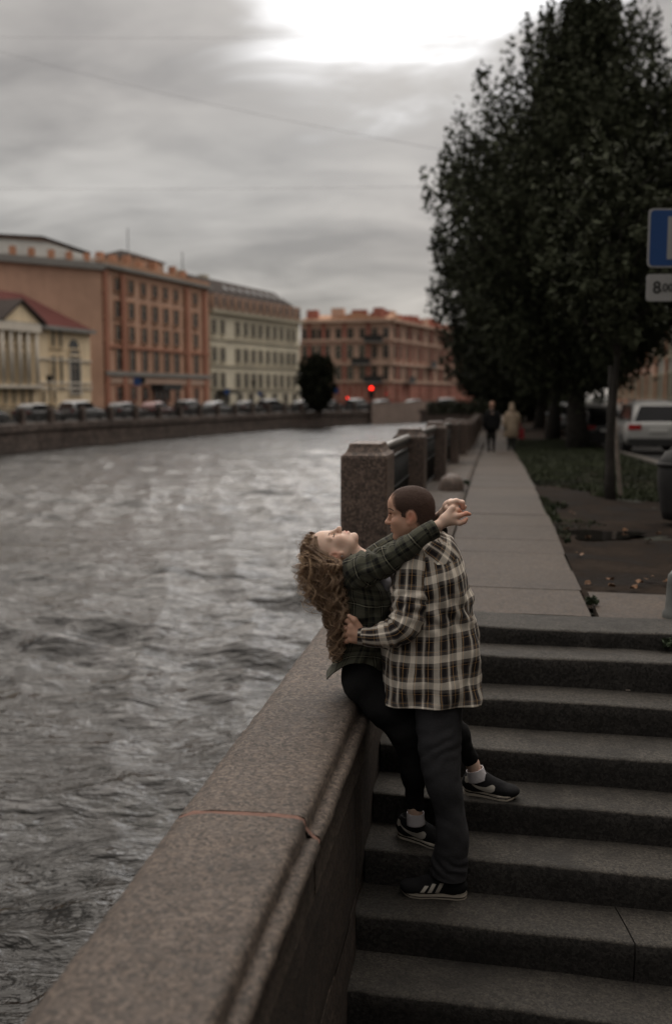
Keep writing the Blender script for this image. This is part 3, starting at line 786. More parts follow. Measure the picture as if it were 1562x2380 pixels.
class Facade:
    """local frame: u along the front from left to right, v out of the wall towards the river, z up"""
    def __init__(s, name, label, p0, p1, zb, depth, cat='building'):
        s.p0 = Vector(p0[:2]); d = Vector(p1[:2]) - s.p0; s.L = d.length; s.zb = zb; s.depth = depth
        s.root = empty(name, (s.p0.x, s.p0.y, zb), math.atan2(d.y, d.x)); tag(s.root, label, cat)
        s.cache = {}
    def box(s, name, u0, u1, v0, v1, z0, z1, mat, parent=None, keep=None):
        key = (name, round(u1 - u0, 3), round(v1 - v0, 3), round(z1 - z0, 3), mat.name)
        if key not in s.cache:
            mb = MB(); mb.box(((u1 - u0) / 2, -(v1 - v0) / 2, (z1 - z0) / 2), (u1 - u0, v1 - v0, z1 - z0)); s.cache[key] = mb.mesh(name, mat)
        o = bpy.data.objects.new(name, s.cache[key]); COL.objects.link(o); o.parent = parent or s.root; o.location = (u0, -v0, z0)
        if parent is not None: o.location = Vector(o.location) - Vector(parent.location)
        return o
    def window(s, uc, zc, w_, h_, trim, arch=False, kind='window', hood=False):
        key = ('w', w_, h_, trim.name, arch, hood)
        if key not in s.cache:
            t = 0.14
            mb = MB(); mb.box((-w_ / 2 - t / 2, -0.06, 0), (t, 0.16, h_ + 2 * t)); mb.box((w_ / 2 + t / 2, -0.06, 0), (t, 0.16, h_ + 2 * t))
            mb.box((0, -0.06, h_ / 2 + t / 2), (w_, 0.16, t)); mb.box((0, -0.10, -h_ / 2 - t / 2), (w_ + 2 * t + .1, 0.26, t * 0.9))
            if hood: mb.box((0, -0.14, h_ / 2 + t + 0.16), (w_ + 0.6, 0.34, 0.16))
            pb = MB(); pb.box((0, 0.0, 0), (w_, 0.03, h_))
            if arch:
                k = 10; pts = [(w_ / 2 * math.cos(math.pi * j / k), 0.012, h_ / 2 + t + w_ / 2 * math.sin(math.pi * j / k)) for j in range(k + 1)]
                pb.extr(pts, (0, -0.03, 0))
            mu = MB(); mu.box((0, -0.025, 0), (0.07, 0.05, h_)); mu.box((0, -0.025, h_ * 0.2), (w_, 0.05, 0.07))
            s.cache[key] = (mb.mesh('window', trim), pb.mesh('pane', MAT['glassd']), mu.mesh('mullion', MAT['frame']))
        a, b, c = s.cache[key]
        o = bpy.data.objects.new('window', a); COL.objects.link(o); o.parent = s.root; o.location = (uc, 0, zc)
        for me, nm in ((b, 'pane'), (c, 'mullion')):
            q = bpy.data.objects.new(nm, me); COL.objects.link(q); q.parent = o; q.location = (0, -0.012, 0)
        return o
def mpp(Y): return Y / F                                  # metres per pixel (level direction)
# --- orange six-storey house
ZB = FTOP
A = at(245, 945, 105); B = at(488, 945, 127)
H0 = at(245, 612, 105).z - ZB
fa = Facade('orange_apartment_house', 'tall orange six-storey house with rust red pilasters across the river', A, B, ZB, 14)
L_ = fa.L
s_ = 14 / 317.0 * 0 + H0 / 335.0                          # metres per px of the corner elevation
fa.box('wall', 0, L_, -14, 0, 0, H0, MAT['orange'])
def zr(py): return at(245, py, 105).z - ZB
cols_px = [253, 282, 313, 341, 367, 391, 414, 437, 458]
def u_of(px):                                            # horizontal position on the facade for a photo column
    r = (px - CX) / F / math.cos(PITCH)
    d = (Vector(B[:2]) - Vector(A[:2])) / L_
    return (r * A.y - A.x) / (d.x - r * d.y)
cols = [u_of(px + 3) for px in cols_px]
rows = [(656, 0.95, 28), (715, 0.95, 33), (772, 0.95, 32), (834, 1.0, 42)]
rows = [(zr(655), 1.05, 1.35), (zr(714), 1.1, 1.75), (zr(770), 1.1, 1.6), (zr(834), 1.15, 2.3)]
for z, w_, h_ in rows:
    for u in cols: fa.window(u, z, w_, h_, MAT['surround'])
for u in cols: fa.window(u, zr(915), 1.1, 1.5, MAT['orangetrim'])
for px in (236 + 10, 296, 441, 481):
    u = min(max(u_of(px), 0.4), L_ - 0.5); fa.box('pilaster', u - 0.4, u + 0.4, 0, 0.28, 0.0, zr(628), MAT['orangetrim'])
fa.box('wall_band', 0, L_, 0, 0.35, zr(872), zr(862), MAT['zinc']); fa.box('wall_band', 0, L_, 0, 0.22, zr(806), zr(801), MAT['orangetrim'])
fa.box('wall_band', 0, L_, 0, 0.18, zr(890), zr(876), MAT['pinktrim'])
fa.box('cornice', -0.3, L_ + 0.3, -14.3, 0.6, H0 - 0.35, H0, MAT['zinc'])
fa.box('parapet_wall', 0, L_, -13.6, 0.2, H0, H0 + 0.5, MAT['surround'])
mb = MB(); mb.add([(0, 0, H0 + .5), (L_, 0, H0 + .5), (L_, 14, H0 + .5), (0, 14, H0 + .5), (2, 5, H0 + 1.5), (L_ - 2, 5, H0 + 1.5), (L_ - 2, 9, H0 + 1.5), (2, 9, H0 + 1.5)],
       [(0, 1, 5, 4), (1, 2, 6, 5), (2, 3, 7, 6), (3, 0, 4, 7), (4, 5, 6, 7)]); rf = child('roof', mb.mesh('roof', MAT['zinc']), fa.root)
for u in (2.2, 4.6, 7.4, 10.0, 13.2, 17.5, 20.0):
    fa.box('chimney', u, u + 0.6, -2.2, -1.4, H0 + 0.75, H0 + 1.55 + 0.3 * (int(u) % 2), MAT['orangelow'])
fa.box('attic_storey', 11.0, 17.0, -9, -2.5, H0 + 0.7, H0 + 2.2, MAT['orange'])
mb = MB(); mb.add([(10.6, 2.2, H0 + 2.2), (17.4, 2.2, H0 + 2.2), (17.4, 9.4, H0 + 2.2), (10.6, 9.4, H0 + 2.2), (12.5, 5.5, H0 + 3.3), (15.5, 5.5, H0 + 3.3)], [(0, 1, 5, 4), (1, 2, 5), (2, 3, 4, 5), (3, 0, 4)])
child('attic_roof', mb.mesh('attic_roof', MAT['darkroof']), fa.root)
mb = MB(); mb.tube([(14, 5.5, H0 + 3.0), (14, 5.5, H0 + 6.0)], 0.05, 5); child('aerial', mb.mesh('aerial', MAT['iron']), fa.root)
# the entrance canopy
u0 = u_of(358); u1 = u_of(402)
fa.box('canopy', u0, u1, 0, 1.6, zr(905), zr(890), MAT['awning']); fa.box('doorway', u0 + 0.8, u1 - 0.8, 0, 0.06, 0, zr(908), MAT['glassd'])
# --- its blank side wing, running back to the left
A2 = at(-60, 945, 96.0)
fb = Facade('orange_side_wing', 'blank orange gable wing with a grey roof left of the six-storey house', A2, at(244, 945, 104.6), ZB, 12)
W = fb.L; hL = at(0, 617, 98).z - ZB; hR = H0 + 0.02
mb = MB(); mb.add([(0, 0, 0), (W, 0, 0), (W, 0, hR - .1), (0, 0, hR - .7), (0, 12, 0), (W, 12, 0), (W, 12, hR), (0, 12, hR)], [(0, 1, 2, 3), (4, 7, 6, 5), (3, 2, 6, 7), (0, 3, 7, 4), (1, 5, 6, 2)])
child('wall', mb.mesh('wall', MAT['orange']), fb.root)
fb.box('cornice', 0, W + 0.2, 0, 0.5, hR - 0.75, hR - 0.05, MAT['zinc'])
zt = at(130, 541, 101).z - ZB
mb = MB(); Wq = W * 0.64
mb.add([(W * 0.12, 1.0, hR - .1), (W + .1, 1.0, hR - .1), (W + .1, 3.2, zt - 1.25), (Wq, 3.2, zt - 0.2), (W * 0.22, 3.2, zt - 0.35), (W * 0.12, 9, hR), (W + .1, 9, hR)], [(0, 1, 2, 3, 4)])
mb.add([(-0.2, 0.2, hR - .1), (W, 0.2, hR - .1), (W, 3, hR + 0.95), (Wq, 3, hR + 1.9), (-0.2, 3, hR + 0.5)], [(0, 1, 2, 3, 4)])
child('roof', mb.mesh('roof', MAT['zinc']), fb.root)
mb = MB(); mb.add([(W * 0.2, 3.1, hR), (W + 0.1, 3.1, hR), (W + 0.1, 3.1, zt - 1.3), (Wq, 3.1, zt - 0.15), (W * 0.2, 3.1, zt - 0.4), (W * 0.2, 9, hR), (W + .1, 9, hR), (W + 0.1, 9, zt - 1.3), (Wq, 9, zt - 0.15), (W * 0.2, 9, zt - 0.4)],
       [(0, 1, 2, 3, 4), (4, 3, 8, 9), (3, 2, 7, 8), (1, 6, 7, 2), (0, 4, 9, 5)]); child('roof_storey', mb.mesh('roof_storey', MAT['orange']), fb.root)
mb = MB(); q = [(W * 0.2 - .2, zt - 0.4), (Wq, zt - 0.12), (W + 0.3, zt - 1.28)]
for (a, za), (b, zb_) in zip(q[:-1], q[1:]): mb.add([(a, 2.8, za), (b, 2.8, zb_), (b, 2.8, zb_ + .22), (a, 2.8, za + .22), (a, 9.2, za), (b, 9.2, zb_), (b, 9.2, zb_ + .22), (a, 9.2, za + .22)], [(0, 1, 2, 3), (3, 2, 6, 7), (0, 4, 5, 1)])
child('roof_edge', mb.mesh('roof_edge', MAT['darkroof']), fb.root)
for u in (W * 0.33, W * 0.47, W * 0.62, W * 0.76, W * 0.9): fb.box('dormer', u, u + 0.5, -1.2, -0.6, hR + 0.1, hR + 0.95, MAT['orangelow'])
# --- cream house with mansard
A = at(491, 945, 128); B = at(697, 945, 150)
fa = Facade('cream_house', 'cream house with dark mansard roof and small dormers across the river', A, B, ZB, 13); L_ = fa.L
Hc = at(491, 717, 128).z - ZB
def zr(py): return at(491, py, 128).z - ZB
def u_of(px):
    r = (px - CX) / F / math.cos(PITCH); d = (Vector(B[:2]) - Vector(A[:2])) / L_
    return (r * A.y - A.x) / (d.x - r * d.y)
fa.box('wall', 0, L_, -13, 0, 0, Hc, MAT['cream'])
for py, h_ in ((757, 1.7), (822, 1.7), (883, 1.9)):
    for px in (503, 522, 557, 575, 592, 608, 625, 641, 656, 671, 684): fa.window(u_of(px), zr(py), 0.95, h_, MAT['creamtrim'])
for px in (506, 530, 560, 585, 612, 640, 665, 685): fa.window(u_of(px), zr(926), 1.2, 1.3, MAT['creamtrim'])
for py in (788, 850, 906): fa.box('wall_band', 0, L_, 0, 0.2, zr(py), zr(py - 4), MAT['creamtrim'])
fa.box('cornice', -0.2, L_ + 0.2, -13, 0.55, Hc - 0.45, Hc, MAT['creamtrim'])
ht = at(495, 633, 128).z - ZB
mb = MB(); mb.add([(0, 0.1, Hc), (L_, 0.1, Hc), (L_, 12, Hc), (0, 12, Hc), (0, 0.9, Hc + 2.3), (L_ - .4, 0.9, Hc + 2.3), (L_ - 1.6, 3.4, ht - .3), (0, 3.4, ht), (0, 9, ht), (L_ - 1.6, 9, ht - .3)],
       [(0, 1, 5, 4), (4, 5, 6, 7), (7, 6, 9, 8), (1, 2, 9, 6, 5), (0, 4, 7, 8, 3), (2, 3, 8, 9)]); child('roof', mb.mesh('roof', MAT['darkroof']), fa.root)
for k in range(13):
    u = 0.7 + k * (L_ - 1.8) / 12
    d = fa.box('dormer', u, u + 0.85, -1.3, 0.3, Hc + 0.15, Hc + 1.95, MAT['pinktrim'])
    fa.box('pane', u + 0.17, u + 0.68, 0.3, 0.33, Hc + 0.4, Hc + 1.7, MAT['glassd'], parent=d)
    if k % 1 == 0 and 2 < k < 12:
        mb = MB(); mb.box((0, 0, 0), (0.8, 0.06, 1.05)); q = child('skylight', mb.mesh('skylight', MAT['skylight']), fa.root); q.location = (u + 0.4, 1.85, Hc + 3.25); q.rotation_euler = (-math.radians(48), 0, 0); q.scale = (0.7, 1, 0.8)
for u in (1.0, 6.5): fa.box('chimney', u, u + 1.2, -6, -5, ht - .4, ht + 0.7, MAT['creamtrim'])
mb = MB(); mb.tube([(1.5, 5, ht), (1.5, 5, ht + 3)], 0.06, 5); child('aerial', mb.mesh('aerial', MAT['iron']), fa.root)
fa.box('canopy', u_of(507), u_of(536), 0, 1.6, zr(914), zr(908), MAT['awning'])
# --- yellow low house with columns and pediment
A = at(-260, 945, 72); B = at(214, 945, 97.5)
fa = Facade('yellow_mansion', 'low yellow classical mansion with white columns and a red roof on the far left', A, B, ZB, 9); L_ = fa.L
def u_of(px):
    r = (px - CX) / F / math.cos(PITCH); d = (Vector(B[:2]) - Vector(A[:2])) / L_
    return (r * A.y - A.x) / (d.x - r * d.y)
YR = 97.5
def zr(py): return at(214, py, YR).z - ZB
Hy = zr(768)
fa.box('wall', 0, L_, -9, 0, 0, Hy, MAT['yellow'])
for px in (135, 152): fa.window(u_of(px), zr(795), 0.6, 1.5, MAT['yellow']); fa.window(u_of(px), zr(865), 0.6, 2.7, MAT['yellow'], hood=False)
for px in (2, 22, 42, 62, 80, -20, -42, -66):
    fa.window(u_of(px), zr(792), 0.5, 1.6, MAT['yellow']); fa.window(u_of(px), zr(862), 0.5, 2.7, MAT['yellow'])
for px in (2, 22, 42, 62, 80, -20, 110, 135): fa.window(u_of(px), zr(922), 0.5, 1.2, MAT['yellow'])
fa.window(u_of(184), zr(872), 1.7, 3.5, MAT['whitecol'])
fa.window(u_of(184), zr(822), 1.7, 0.5, MAT['yellow'], arch=True)
for px in (-32, -8, 12, 32, 52, 71, 91):
    mb = MB(); mb.tube([(0, 0, 0), (0, 0, zr(790) - zr(898))], [0.2, 0.17], 12); q = child('column', mb.mesh('column', MAT['whitecol'], True), fa.root); q.location = (u_of(px), -0.36, zr(898))
fa.box('portico_base', u_of(-50), u_of(98), 0, 0.7, zr(904), zr(898), MAT['whitecol'])
fa.box('entablature', u_of(-50), u_of(98), 0, 0.62, zr(787), zr(770), MAT['whitecol'])
fa.box('cornice', -0.2, L_ + 0.2, 0, 0.6, Hy - 0.35, Hy, MAT['zinc'])
for py in (905, 893, 842): fa.box('wall_band', u_of(98), L_, 0, 0.15, zr(py), zr(py - 4), MAT['whitecol'])
ul, ur = u_of(14), u_of(102); um = (ul + ur) / 2 - 0.3; zp = zr(728)
mb = MB()
mb.extr([(ul, -0.5, zr(770)), (ur, -0.5, zr(770)), (um, -0.5, zp)], (0, 1.1, 0)); child('pediment', mb.mesh('pediment', MAT['yellow']), fa.root)
mb = MB()
for a, b in (((ul - .4, zr(770)), (um, zp + .1)), ((um, zp + .1), (ur + .4, zr(770)))):
    mb.extr([(a[0], -0.8, a[1]), (b[0], -0.8, b[1]), (b[0], -0.8, b[1] + .22), (a[0], -0.8, a[1] + .22)], (0, 4.3, 0))
child('pediment_cornice', mb.mesh('pediment_cornice', MAT['darkroof']), fa.root)
zq = zr(704)
mb = MB(); mb.add([(0, -0.3, Hy), (L_ + .3, -0.3, Hy), (L_ + .3, 9, Hy), (0, 9, Hy), (0, 4.5, zq + .6), (L_ - 4.2, 4.5, zq + .6)], [(0, 1, 5, 4), (1, 2, 5), (2, 3, 4, 5), (0, 4, 3)])
child('roof', mb.mesh('roof', MAT['redroof']), fa.root)
# --- a plain house beyond the left edge
fx_ = Vector((-28.0, 8.0)); gx_ = Vector((-34.2, 66.0)); gx_ = Vector(at(-262, 945, 71)[:2]) + Vector((-1.2, -4.5))
dd = (Vector(A[:2]) - Vector(B[:2])).normalized()
fz = Facade('long_ochre_house', 'long ochre house beyond the left edge of the far embankment', (gx_.x + dd.x * 34, gx_.y + dd.y * 34), (gx_.x, gx_.y), ZB, 10); Lz = fz.L
fz.box('wall', 0, Lz, -10, 0, 0, 11.5, MAT['orange']); fz.box('cornice', 0, Lz, 0, 0.5, 11.1, 11.5, MAT['zinc']); fz.box('roof', 0, Lz, -10, -0.4, 11.5, 12.6, MAT['darkroof'])
for r_ in range(3):
    for c_ in range(12): fz.window((c_ + 0.5) * Lz / 12, 2.2 + r_ * 3.5, 1.1, 1.9, MAT['surround'])
# --- red and pink palace at the bend
A = at(700, 938, 172); B = at(905, 938, 168); C_ = at(1190, 938, 250)
for nm, lab, P, Q, wpx, wd in (('red_corner_house', 'red and pink four-storey house with balconies facing the river bend', A, B, [711, 730, 746, 761, 787, 814, 841, 869, 895], 0),
                     ('red_receding_house', 'red and pink house front receding behind the tree beyond the traffic lights', B, C_, [920 + 13.5 * k for k in range(19)], 1)):
    fa = Facade(nm, lab, P, Q, ZB, 14); L_ = fa.L
    def u_of(px, A=P, B=Q, L_=L_):
        r = (px - CX) / F / math.cos(PITCH); d = (Vector(B[:2]) - Vector(A[:2])) / L_
        return (r * A.y - A.x) / (d.x - r * d.y)
    def zr(py): return at(905, py, 168).z - ZB
    Hr = zr(741)
    fa.box('wall', 0, L_, -14, 0, 0, Hr, MAT['pink'])
    fa.box('wall', 0, L_, 0, 0.06, zr(846), zr(794), MAT['brick'])
    us = [u_of(px) for px in wpx]
    if wd: us = list(np.arange(2.0, L_ - 1, 3.1))
    for u in us:
        for py, h_ in ((775, 1.9), (817, 2.2), (867, 2.4), (911, 2.0)):
            if py in (817,): fa.box('window_bay', u - 1.0, u + 1.0, 0.06, 0.12, zr(845), zr(796), MAT['pinktrim'])
            o = fa.window(u, zr(py), 1.05, h_, MAT['pinktrim'], hood=(py in (817, 867)))
            if py == 817: o.location.y = -0.12
    for k, u in enumerate(us[:-1]):
        if k % 2 == 0:
            x = (u + us[k + 1]) / 2; fa.box('pilaster', x - 0.3, x + 0.3, 0.06, 0.3, 0, zr(745), MAT['brick'])
    fa.box('wall_base', 0, L_, 0, 0.09, 0, zr(892), MAT['brick'])
    for py in (889, 848, 792): fa.box('wall_band', 0, L_, 0.06, 0.42, zr(py), zr(py - 6), MAT['pinktrim'])
    for u, py in ((us[-2], 796), (us[-2], 890), (us[2], 890), (us[min(6, len(us) - 1)], 848)):
        b = fa.box('balcony', u - 1.6, u + 1.6, 0.4, 1.3, zr(py), zr(py) + 0.18, MAT['zinc']); fa.box('balcony_railing', u - 1.6, u + 1.6, 1.2, 1.28, zr(py) + .18, zr(py) + 1.2, MAT['iron'], parent=b)
    fa.box('cornice', -0.3, L_ + 0.3, -14, 0.9, Hr - 0.5, Hr, MAT['pinktrim'])
    mb = MB(); mb.add([(0, 0, Hr), (L_, 0, Hr), (L_, 13, Hr), (0, 13, Hr), (0, 6, Hr + 1.3), (L_, 6, Hr + 1.3)], [(0, 1, 5, 4), (1, 2, 5), (2, 3, 4, 5), (0, 4, 3)]); child('roof', mb.mesh('roof', MAT['surround']), fa.root)
    r = random.Random(5 + wd); u = 0.5
    while u < L_ - 2:
        ww = r.uniform(0.7, 2.6); fa.box('chimney', u, u + ww, -3.2, -1.8, Hr + 0.3, Hr + r.uniform(1.0, 2.2), MAT['pink'] if r.random() < .4 else MAT['brick']); u += ww + r.uniform(0.5, 2.6)
# --- houses on the right, behind the trees
for k, (nm, lab, y0, y1, wm_, h) in enumerate((('beige_house', 'beige house behind the parked white car, seen under the branches', 38, 66, 'beige', 14),
      ('long_grey_house', 'long grey house lining the street beyond the right edge', -45, 37.5, 'greywall', 16),
      ('grey_house', 'grey stuccoed house behind the parked cars, second of the right row', 66.5, 92, 'greywall', 17), ('orange_far_house', 'dull orange house far down the street behind the tree trunks', 92.5, 135, 'pink', 15))):
    fx = lambda y: kerbX(y) + 9.6
    # u runs from far to near so that the outward side looks left, towards the river
    fa = Facade(nm, lab, (fx(y1), y1), (fx(y0), y0), gz(50) - 0.1, 10); L_ = fa.L
    fa.box('wall', 0, L_, -10, 0, 0, h, MAT[wm_])
    fa.box('plinth', 0, L_, 0, 0.15, 0, 1.0, MAT['zinc']); fa.box('cornice', 0, L_, 0, 0.6, h - 0.6, h, MAT['creamtrim'])
    fa.box('roof', 0, L_, -10, -0.5, h, h + 1.2, MAT['darkroof'])
    n = int(L_ / 3.0)
    for r_ in range(4):
        for c_ in range(n): fa.window((c_ + 0.5) * L_ / n, 2.8 + r_ * 3.4, 1.2, 2.0, MAT['creamtrim'])
    for c_ in range(0, n, 2): fa.box('pilaster', c_ * L_ / n + 0.001, c_ * L_ / n + 0.45, 0, 0.22, 0, h - 0.6, MAT['orangelow' if k != 1 else 'creamtrim'])

# ================================================================== TREES
def leaves_mesh(name, centers, rads, n_each, size, mat, seed=0, up=0.25):
    r = np.random.default_rng(seed); C_ = []
    for (c, rd), n in zip(zip(centers, rads), n_each):
        p = r.normal(size=(n, 3)); p /= np.linalg.norm(p, axis=1)[:, None]; p *= (r.random(n) ** 0.45)[:, None]
        C_.append(np.array(c) + p * np.array(rd))
    P = np.concatenate(C_); n = len(P)
    d1 = r.normal(size=(n, 3)); d1[:, 2] += up; d1 /= np.linalg.norm(d1, axis=1)[:, None]
    d2 = np.cross(d1, r.normal(size=(n, 3))); d2 /= np.linalg.norm(d2, axis=1)[:, None]
    s = size * r.uniform(0.6, 1.35, n)[:, None]
    V = np.stack([P - d1 * s * 0.6, P + d2 * s * 0.33, P + d1 * s * 0.6, P - d2 * s * 0.33], 1).reshape(-1, 3)
    Fc = np.arange(4 * n).reshape(n, 4)
    me = bpy.data.meshes.new(name); fill(me, V, Fc); me.materials.append(mat); return me
def sprays(outline, y, yr, n, seed, lift=1.0):
    """leaf sprays through a crown. outline: function z -> radius; returns centres and radii"""
    r = random.Random(seed); out = []
    return out
def make_tree(name, label, base, height, rad, trunk_r, zc0, nspray, leaf, nleaf, seed, mat='leaf', group=None, shape=None, lean=0.0):
    t = empty(name, base); tag(t, label, 'tree', group)
    r = random.Random(seed)
    tb = MB(); pts = []; rr = []
    for i in range(9):
        f = i / 8; pts.append((lean * f + 0.33 * trunk_r * math.sin(i * 1.3 + seed), 0.3 * trunk_r * math.cos(i * 1.1 + seed) * f, f * height * 0.9 - 0.2)); rr.append(trunk_r * (1.25 if i == 0 else 1) * (1 - 0.86 * f))
    tb.tube(pts, rr, 10)
    child('trunk', tb.mesh('trunk', MAT['bark'], True), t)
    lb = MB(); cen = []; rad_ = []; nn = []
    shape = shape or (lambda f: math.sin(math.pi * min(1, f * 0.82 + 0.2)) ** 0.75)
    for k in range(nspray):
        f = (k + r.random()) / nspray; f = f ** 0.85
        z = zc0 + f * (height - zc0)
        a = r.uniform(0, 2 * math.pi)
        R = rad * shape(f) * r.uniform(0.8, 1.12) * (1 + 0.09 * math.sin(a * 3 + seed) )
        z0 = max(zc0 * 0.75, z - R * 0.55)
        s0 = Vector((lean * z0 / height, 0, z0)); e = Vector((math.cos(a) * R, math.sin(a) * R, z + R * 0.12)); mid = s0.lerp(e, 0.55) + Vector((0, 0, -0.04 * R))
        if k % 3 == 0: lb.tube([s0, mid, e], [trunk_r * 0.30 * (1.1 - f), trunk_r * 0.14, 0.012], 5, cap=False)
        # a spray: leaf tufts along the limb, smaller and upturned at the tip
        nt_ = 5
        for j in range(nt_):
            g = 0.38 + 0.62 * j / (nt_ - 1); c = s0.lerp(e, g) + Vector((r.uniform(-.3, .3), r.uniform(-.3, .3), r.uniform(-.2, .35)))
            q = rad * 0.17 * (1.15 - 0.62 * g) ; cen.append(tuple(c)); rad_.append((q, q, q * 1.3)); nn.append(int(nleaf * (1.25 - g) * (1.0 if f < 0.5 else 1.0 - 1.3 * (f - 0.5))))
        tip = e + Vector((math.cos(a) * .28, math.sin(a) * .28, rad * 0.12)); q = rad * 0.055
        cen.append(tuple(tip)); rad_.append((q * .75, q * .75, q * 3.0)); nn.append(int(nleaf * 0.28))
    child('branches', lb.mesh('branches', MAT['bark'], True), t)
    child('crown', leaves_mesh('crown', cen, rad_, nn, leaf, MAT[mat], seed), t)
    return t
def tx(Y): return 7.5 + 0.16 * (Y - 31)
TR = 'trees in the row beside the path'
_tab = [(0, .52), (.08, .62), (.15, .76), (.3, .98), (.45, .94), (.59, .82), (.73, .64), (.80, .50), (.87, .32), (.93, .16), (1.0, .03)]
shp = lambda f: float(np.interp(f, [q[0] for q in _tab], [q[1] for q in _tab]))
shp_old = lambda f: (0.62 + 0.38 * min(1, f / 0.3)) if f < 0.3 else (1 - ((f - 0.3) / 0.7) ** 1.6) * 0.97 + 0.03
p = atg(1322, 1042); T1 = p
make_tree('poplar_tree', 'largest dark leafy tree with a forked trunk, its crown fills the upper right', (p.x + 0.30, p.y, p.z), 14.2, 5.05, 0.36, 2.5, 330, 0.16, 120, 3, group=TR, shape=shp)
make_tree('poplar_tree', 'second large tree in the row, trunk just left behind the biggest one', (tx(43), 43, gz(43)), 13.5, 5.2, 0.3, 3.2, 220, 0.22, 90, 11, group=TR, shape=shp)
make_tree('poplar_tree', 'third tree in the row, lower and half hidden behind the two big ones', (tx(58), 58, gz(58)), 13.5, 5.6, 0.3, 2.6, 200, 0.27, 80, 12, 'leafdark', TR, shp)
make_tree('poplar_tree', 'fourth tree in the row, its crown hangs low over the far walkers', (tx(76), 76, gz(76)), 13, 6.6, 0.3, 1.0, 190, 0.33, 70, 13, 'leafdark', TR, shp)
make_tree('poplar_tree', 'farthest small dark tree at the end of the path', (tx(104) - 1, 104, gz(104)), 11, 7.2, 0.3, 0.4, 170, 0.42, 60, 14, 'leafdark', TR, shp)
make_tree('poplar_tree', 'large tree behind the parked cars at the right edge', (13.6, 33, gz(33)), 12.5, 4.6, 0.3, 3.9, 170, 0.2, 90, 17, group=TR, shape=shp)
p = atg(1416, 1150)
make_tree('young_tree', 'thin young tree tied to a pale stake on the grass strip', (p.x, p.y, p.z), 4.3, 0.95, 0.07, 2.15, 70, 0.10, 40, 21, shape=lambda f: 0.6 + 0.4 * math.sin(math.pi * f), lean=0.05)
q = p
p = at(1406, 1130, q.y + 0.5); 
mb = MB(); mb.tube([(0, 0, -0.1), (0.02, 0, 1.7)], 0.022, 7); o = mb.build('support_stake', MAT['bark'], smooth=True); o.location = (p.x, q.y + 0.5, gz(q.y)); tag(o, 'dark wooden stake close behind the young tree trunk', 'stake')
a = atg(1441, 1147); b_ = at(1424, 880, a.y + 0.1)
mb = MB(); mb.tube([(a.x, a.y, a.z - 0.1), (a.x, a.y, a.z), tuple(at(1430, 1010, a.y + 0.05)), tuple(at(1427, 960, a.y + 0.1))], [0.03, 0.03, 0.027, 0.024], 8); tag(mb.build('tree_stake', MAT['stake'], smooth=True), 'pale leaning wooden stake beside the young tree', 'stake')
# round dark tree across the river
p = at(738, 945, 118)
make_tree('round_tree', 'round dark clipped tree between the cream house and the red house', (p.x, p.y, FTOP), 6.3, 1.85, 0.25, 0.7, 150, 0.28, 130, 31, 'leafdark', shape=lambda f: math.sqrt(max(0.02, 1 - (2 * f - 1) ** 2)) * 0.5 + 0.5)

# dark railing hedge where the river bends at the end of the path
mb = MB(); a = at(1008, 962, 60); b_ = at(1124, 962, 52)
hh = leaves_mesh('hedge_leaves', [tuple(a.lerp(b_, k / 9) + Vector((0, 0, 0.35))) for k in range(10)], [(0.5, 0.5, 0.42)] * 10, [160] * 10, 0.16, MAT['leafdark'], 5)
tag(link('hedge', hh), 'low dark hedge at the end of the quay railing', 'hedge')

# ================================================================== GRASS, PUDDLE, LEAVES
def grass():
    r = np.random.default_rng(9); P = []
    n = 52000
    Y = 8 + 34 * r.random(n) ** 1.3
    f = r.random(n); X = np.array([pathR(y) for y in Y]) + f * (np.array([kerbX(y) for y in Y]) - np.array([pathR(y) for y in Y]))
    dens = fbm(np.stack([X * 0.8, Y * 0.5, X * 0], -1), 3, 4)
    want = (dens + (Y - 12.5) * 0.25 + (f - 0.35) * 1.4 > 0.15) & (Y > 9.2)
    edge = (f < 0.05) & (dens > -0.3); keep = want | (edge & (dens > 0.1))
    X, Y = X[keep], Y[keep]; n = len(X)
    Z = np.array([gz(y) for y in Y]) - 0.05
    h = (0.03 + 0.035 * r.random(n)) * (1 + (Y - 10) * 0.02); wd = 0.007 + 0.0009 * Y
    a = r.uniform(0, 6.28, n); lx = r.normal(0, 0.5, n) * h; ly = r.normal(0, 0.5, n) * h
    B0 = np.stack([X, Y, Z], -1); s = np.stack([np.cos(a) * wd, np.sin(a) * wd, a * 0], -1)
    V = np.stack([B0 - s, B0 + s, B0 + np.stack([lx, ly, h], -1)], 1).reshape(-1, 3)
    me = bpy.data.meshes.new('grass'); fill(me, V, np.arange(3 * n).reshape(n, 3)); me.materials.append(MAT['grass'])
    tag(link('grass', me), 'patchy short grass on the muddy strip', 'grass', kind='stuff')
grass()
c = atg(1392, 1236); mb = MB()
pts = []
for k in range(28):
    a = 2 * math.pi * k / 28; rr = 1 + 0.22 * math.sin(3 * a + 1) + 0.15 * math.sin(5 * a)
    pts.append((c.x + 0.36 * rr * math.cos(a), c.y + 0.34 * rr * math.sin(a), gz(c.y) - 0.026))
mb.add(pts, [tuple(range(28))]); tag(mb.build('puddle', MAT['puddle']), 'small puddle reflecting the sky in the mud beside the path', 'puddle', kind='stuff')
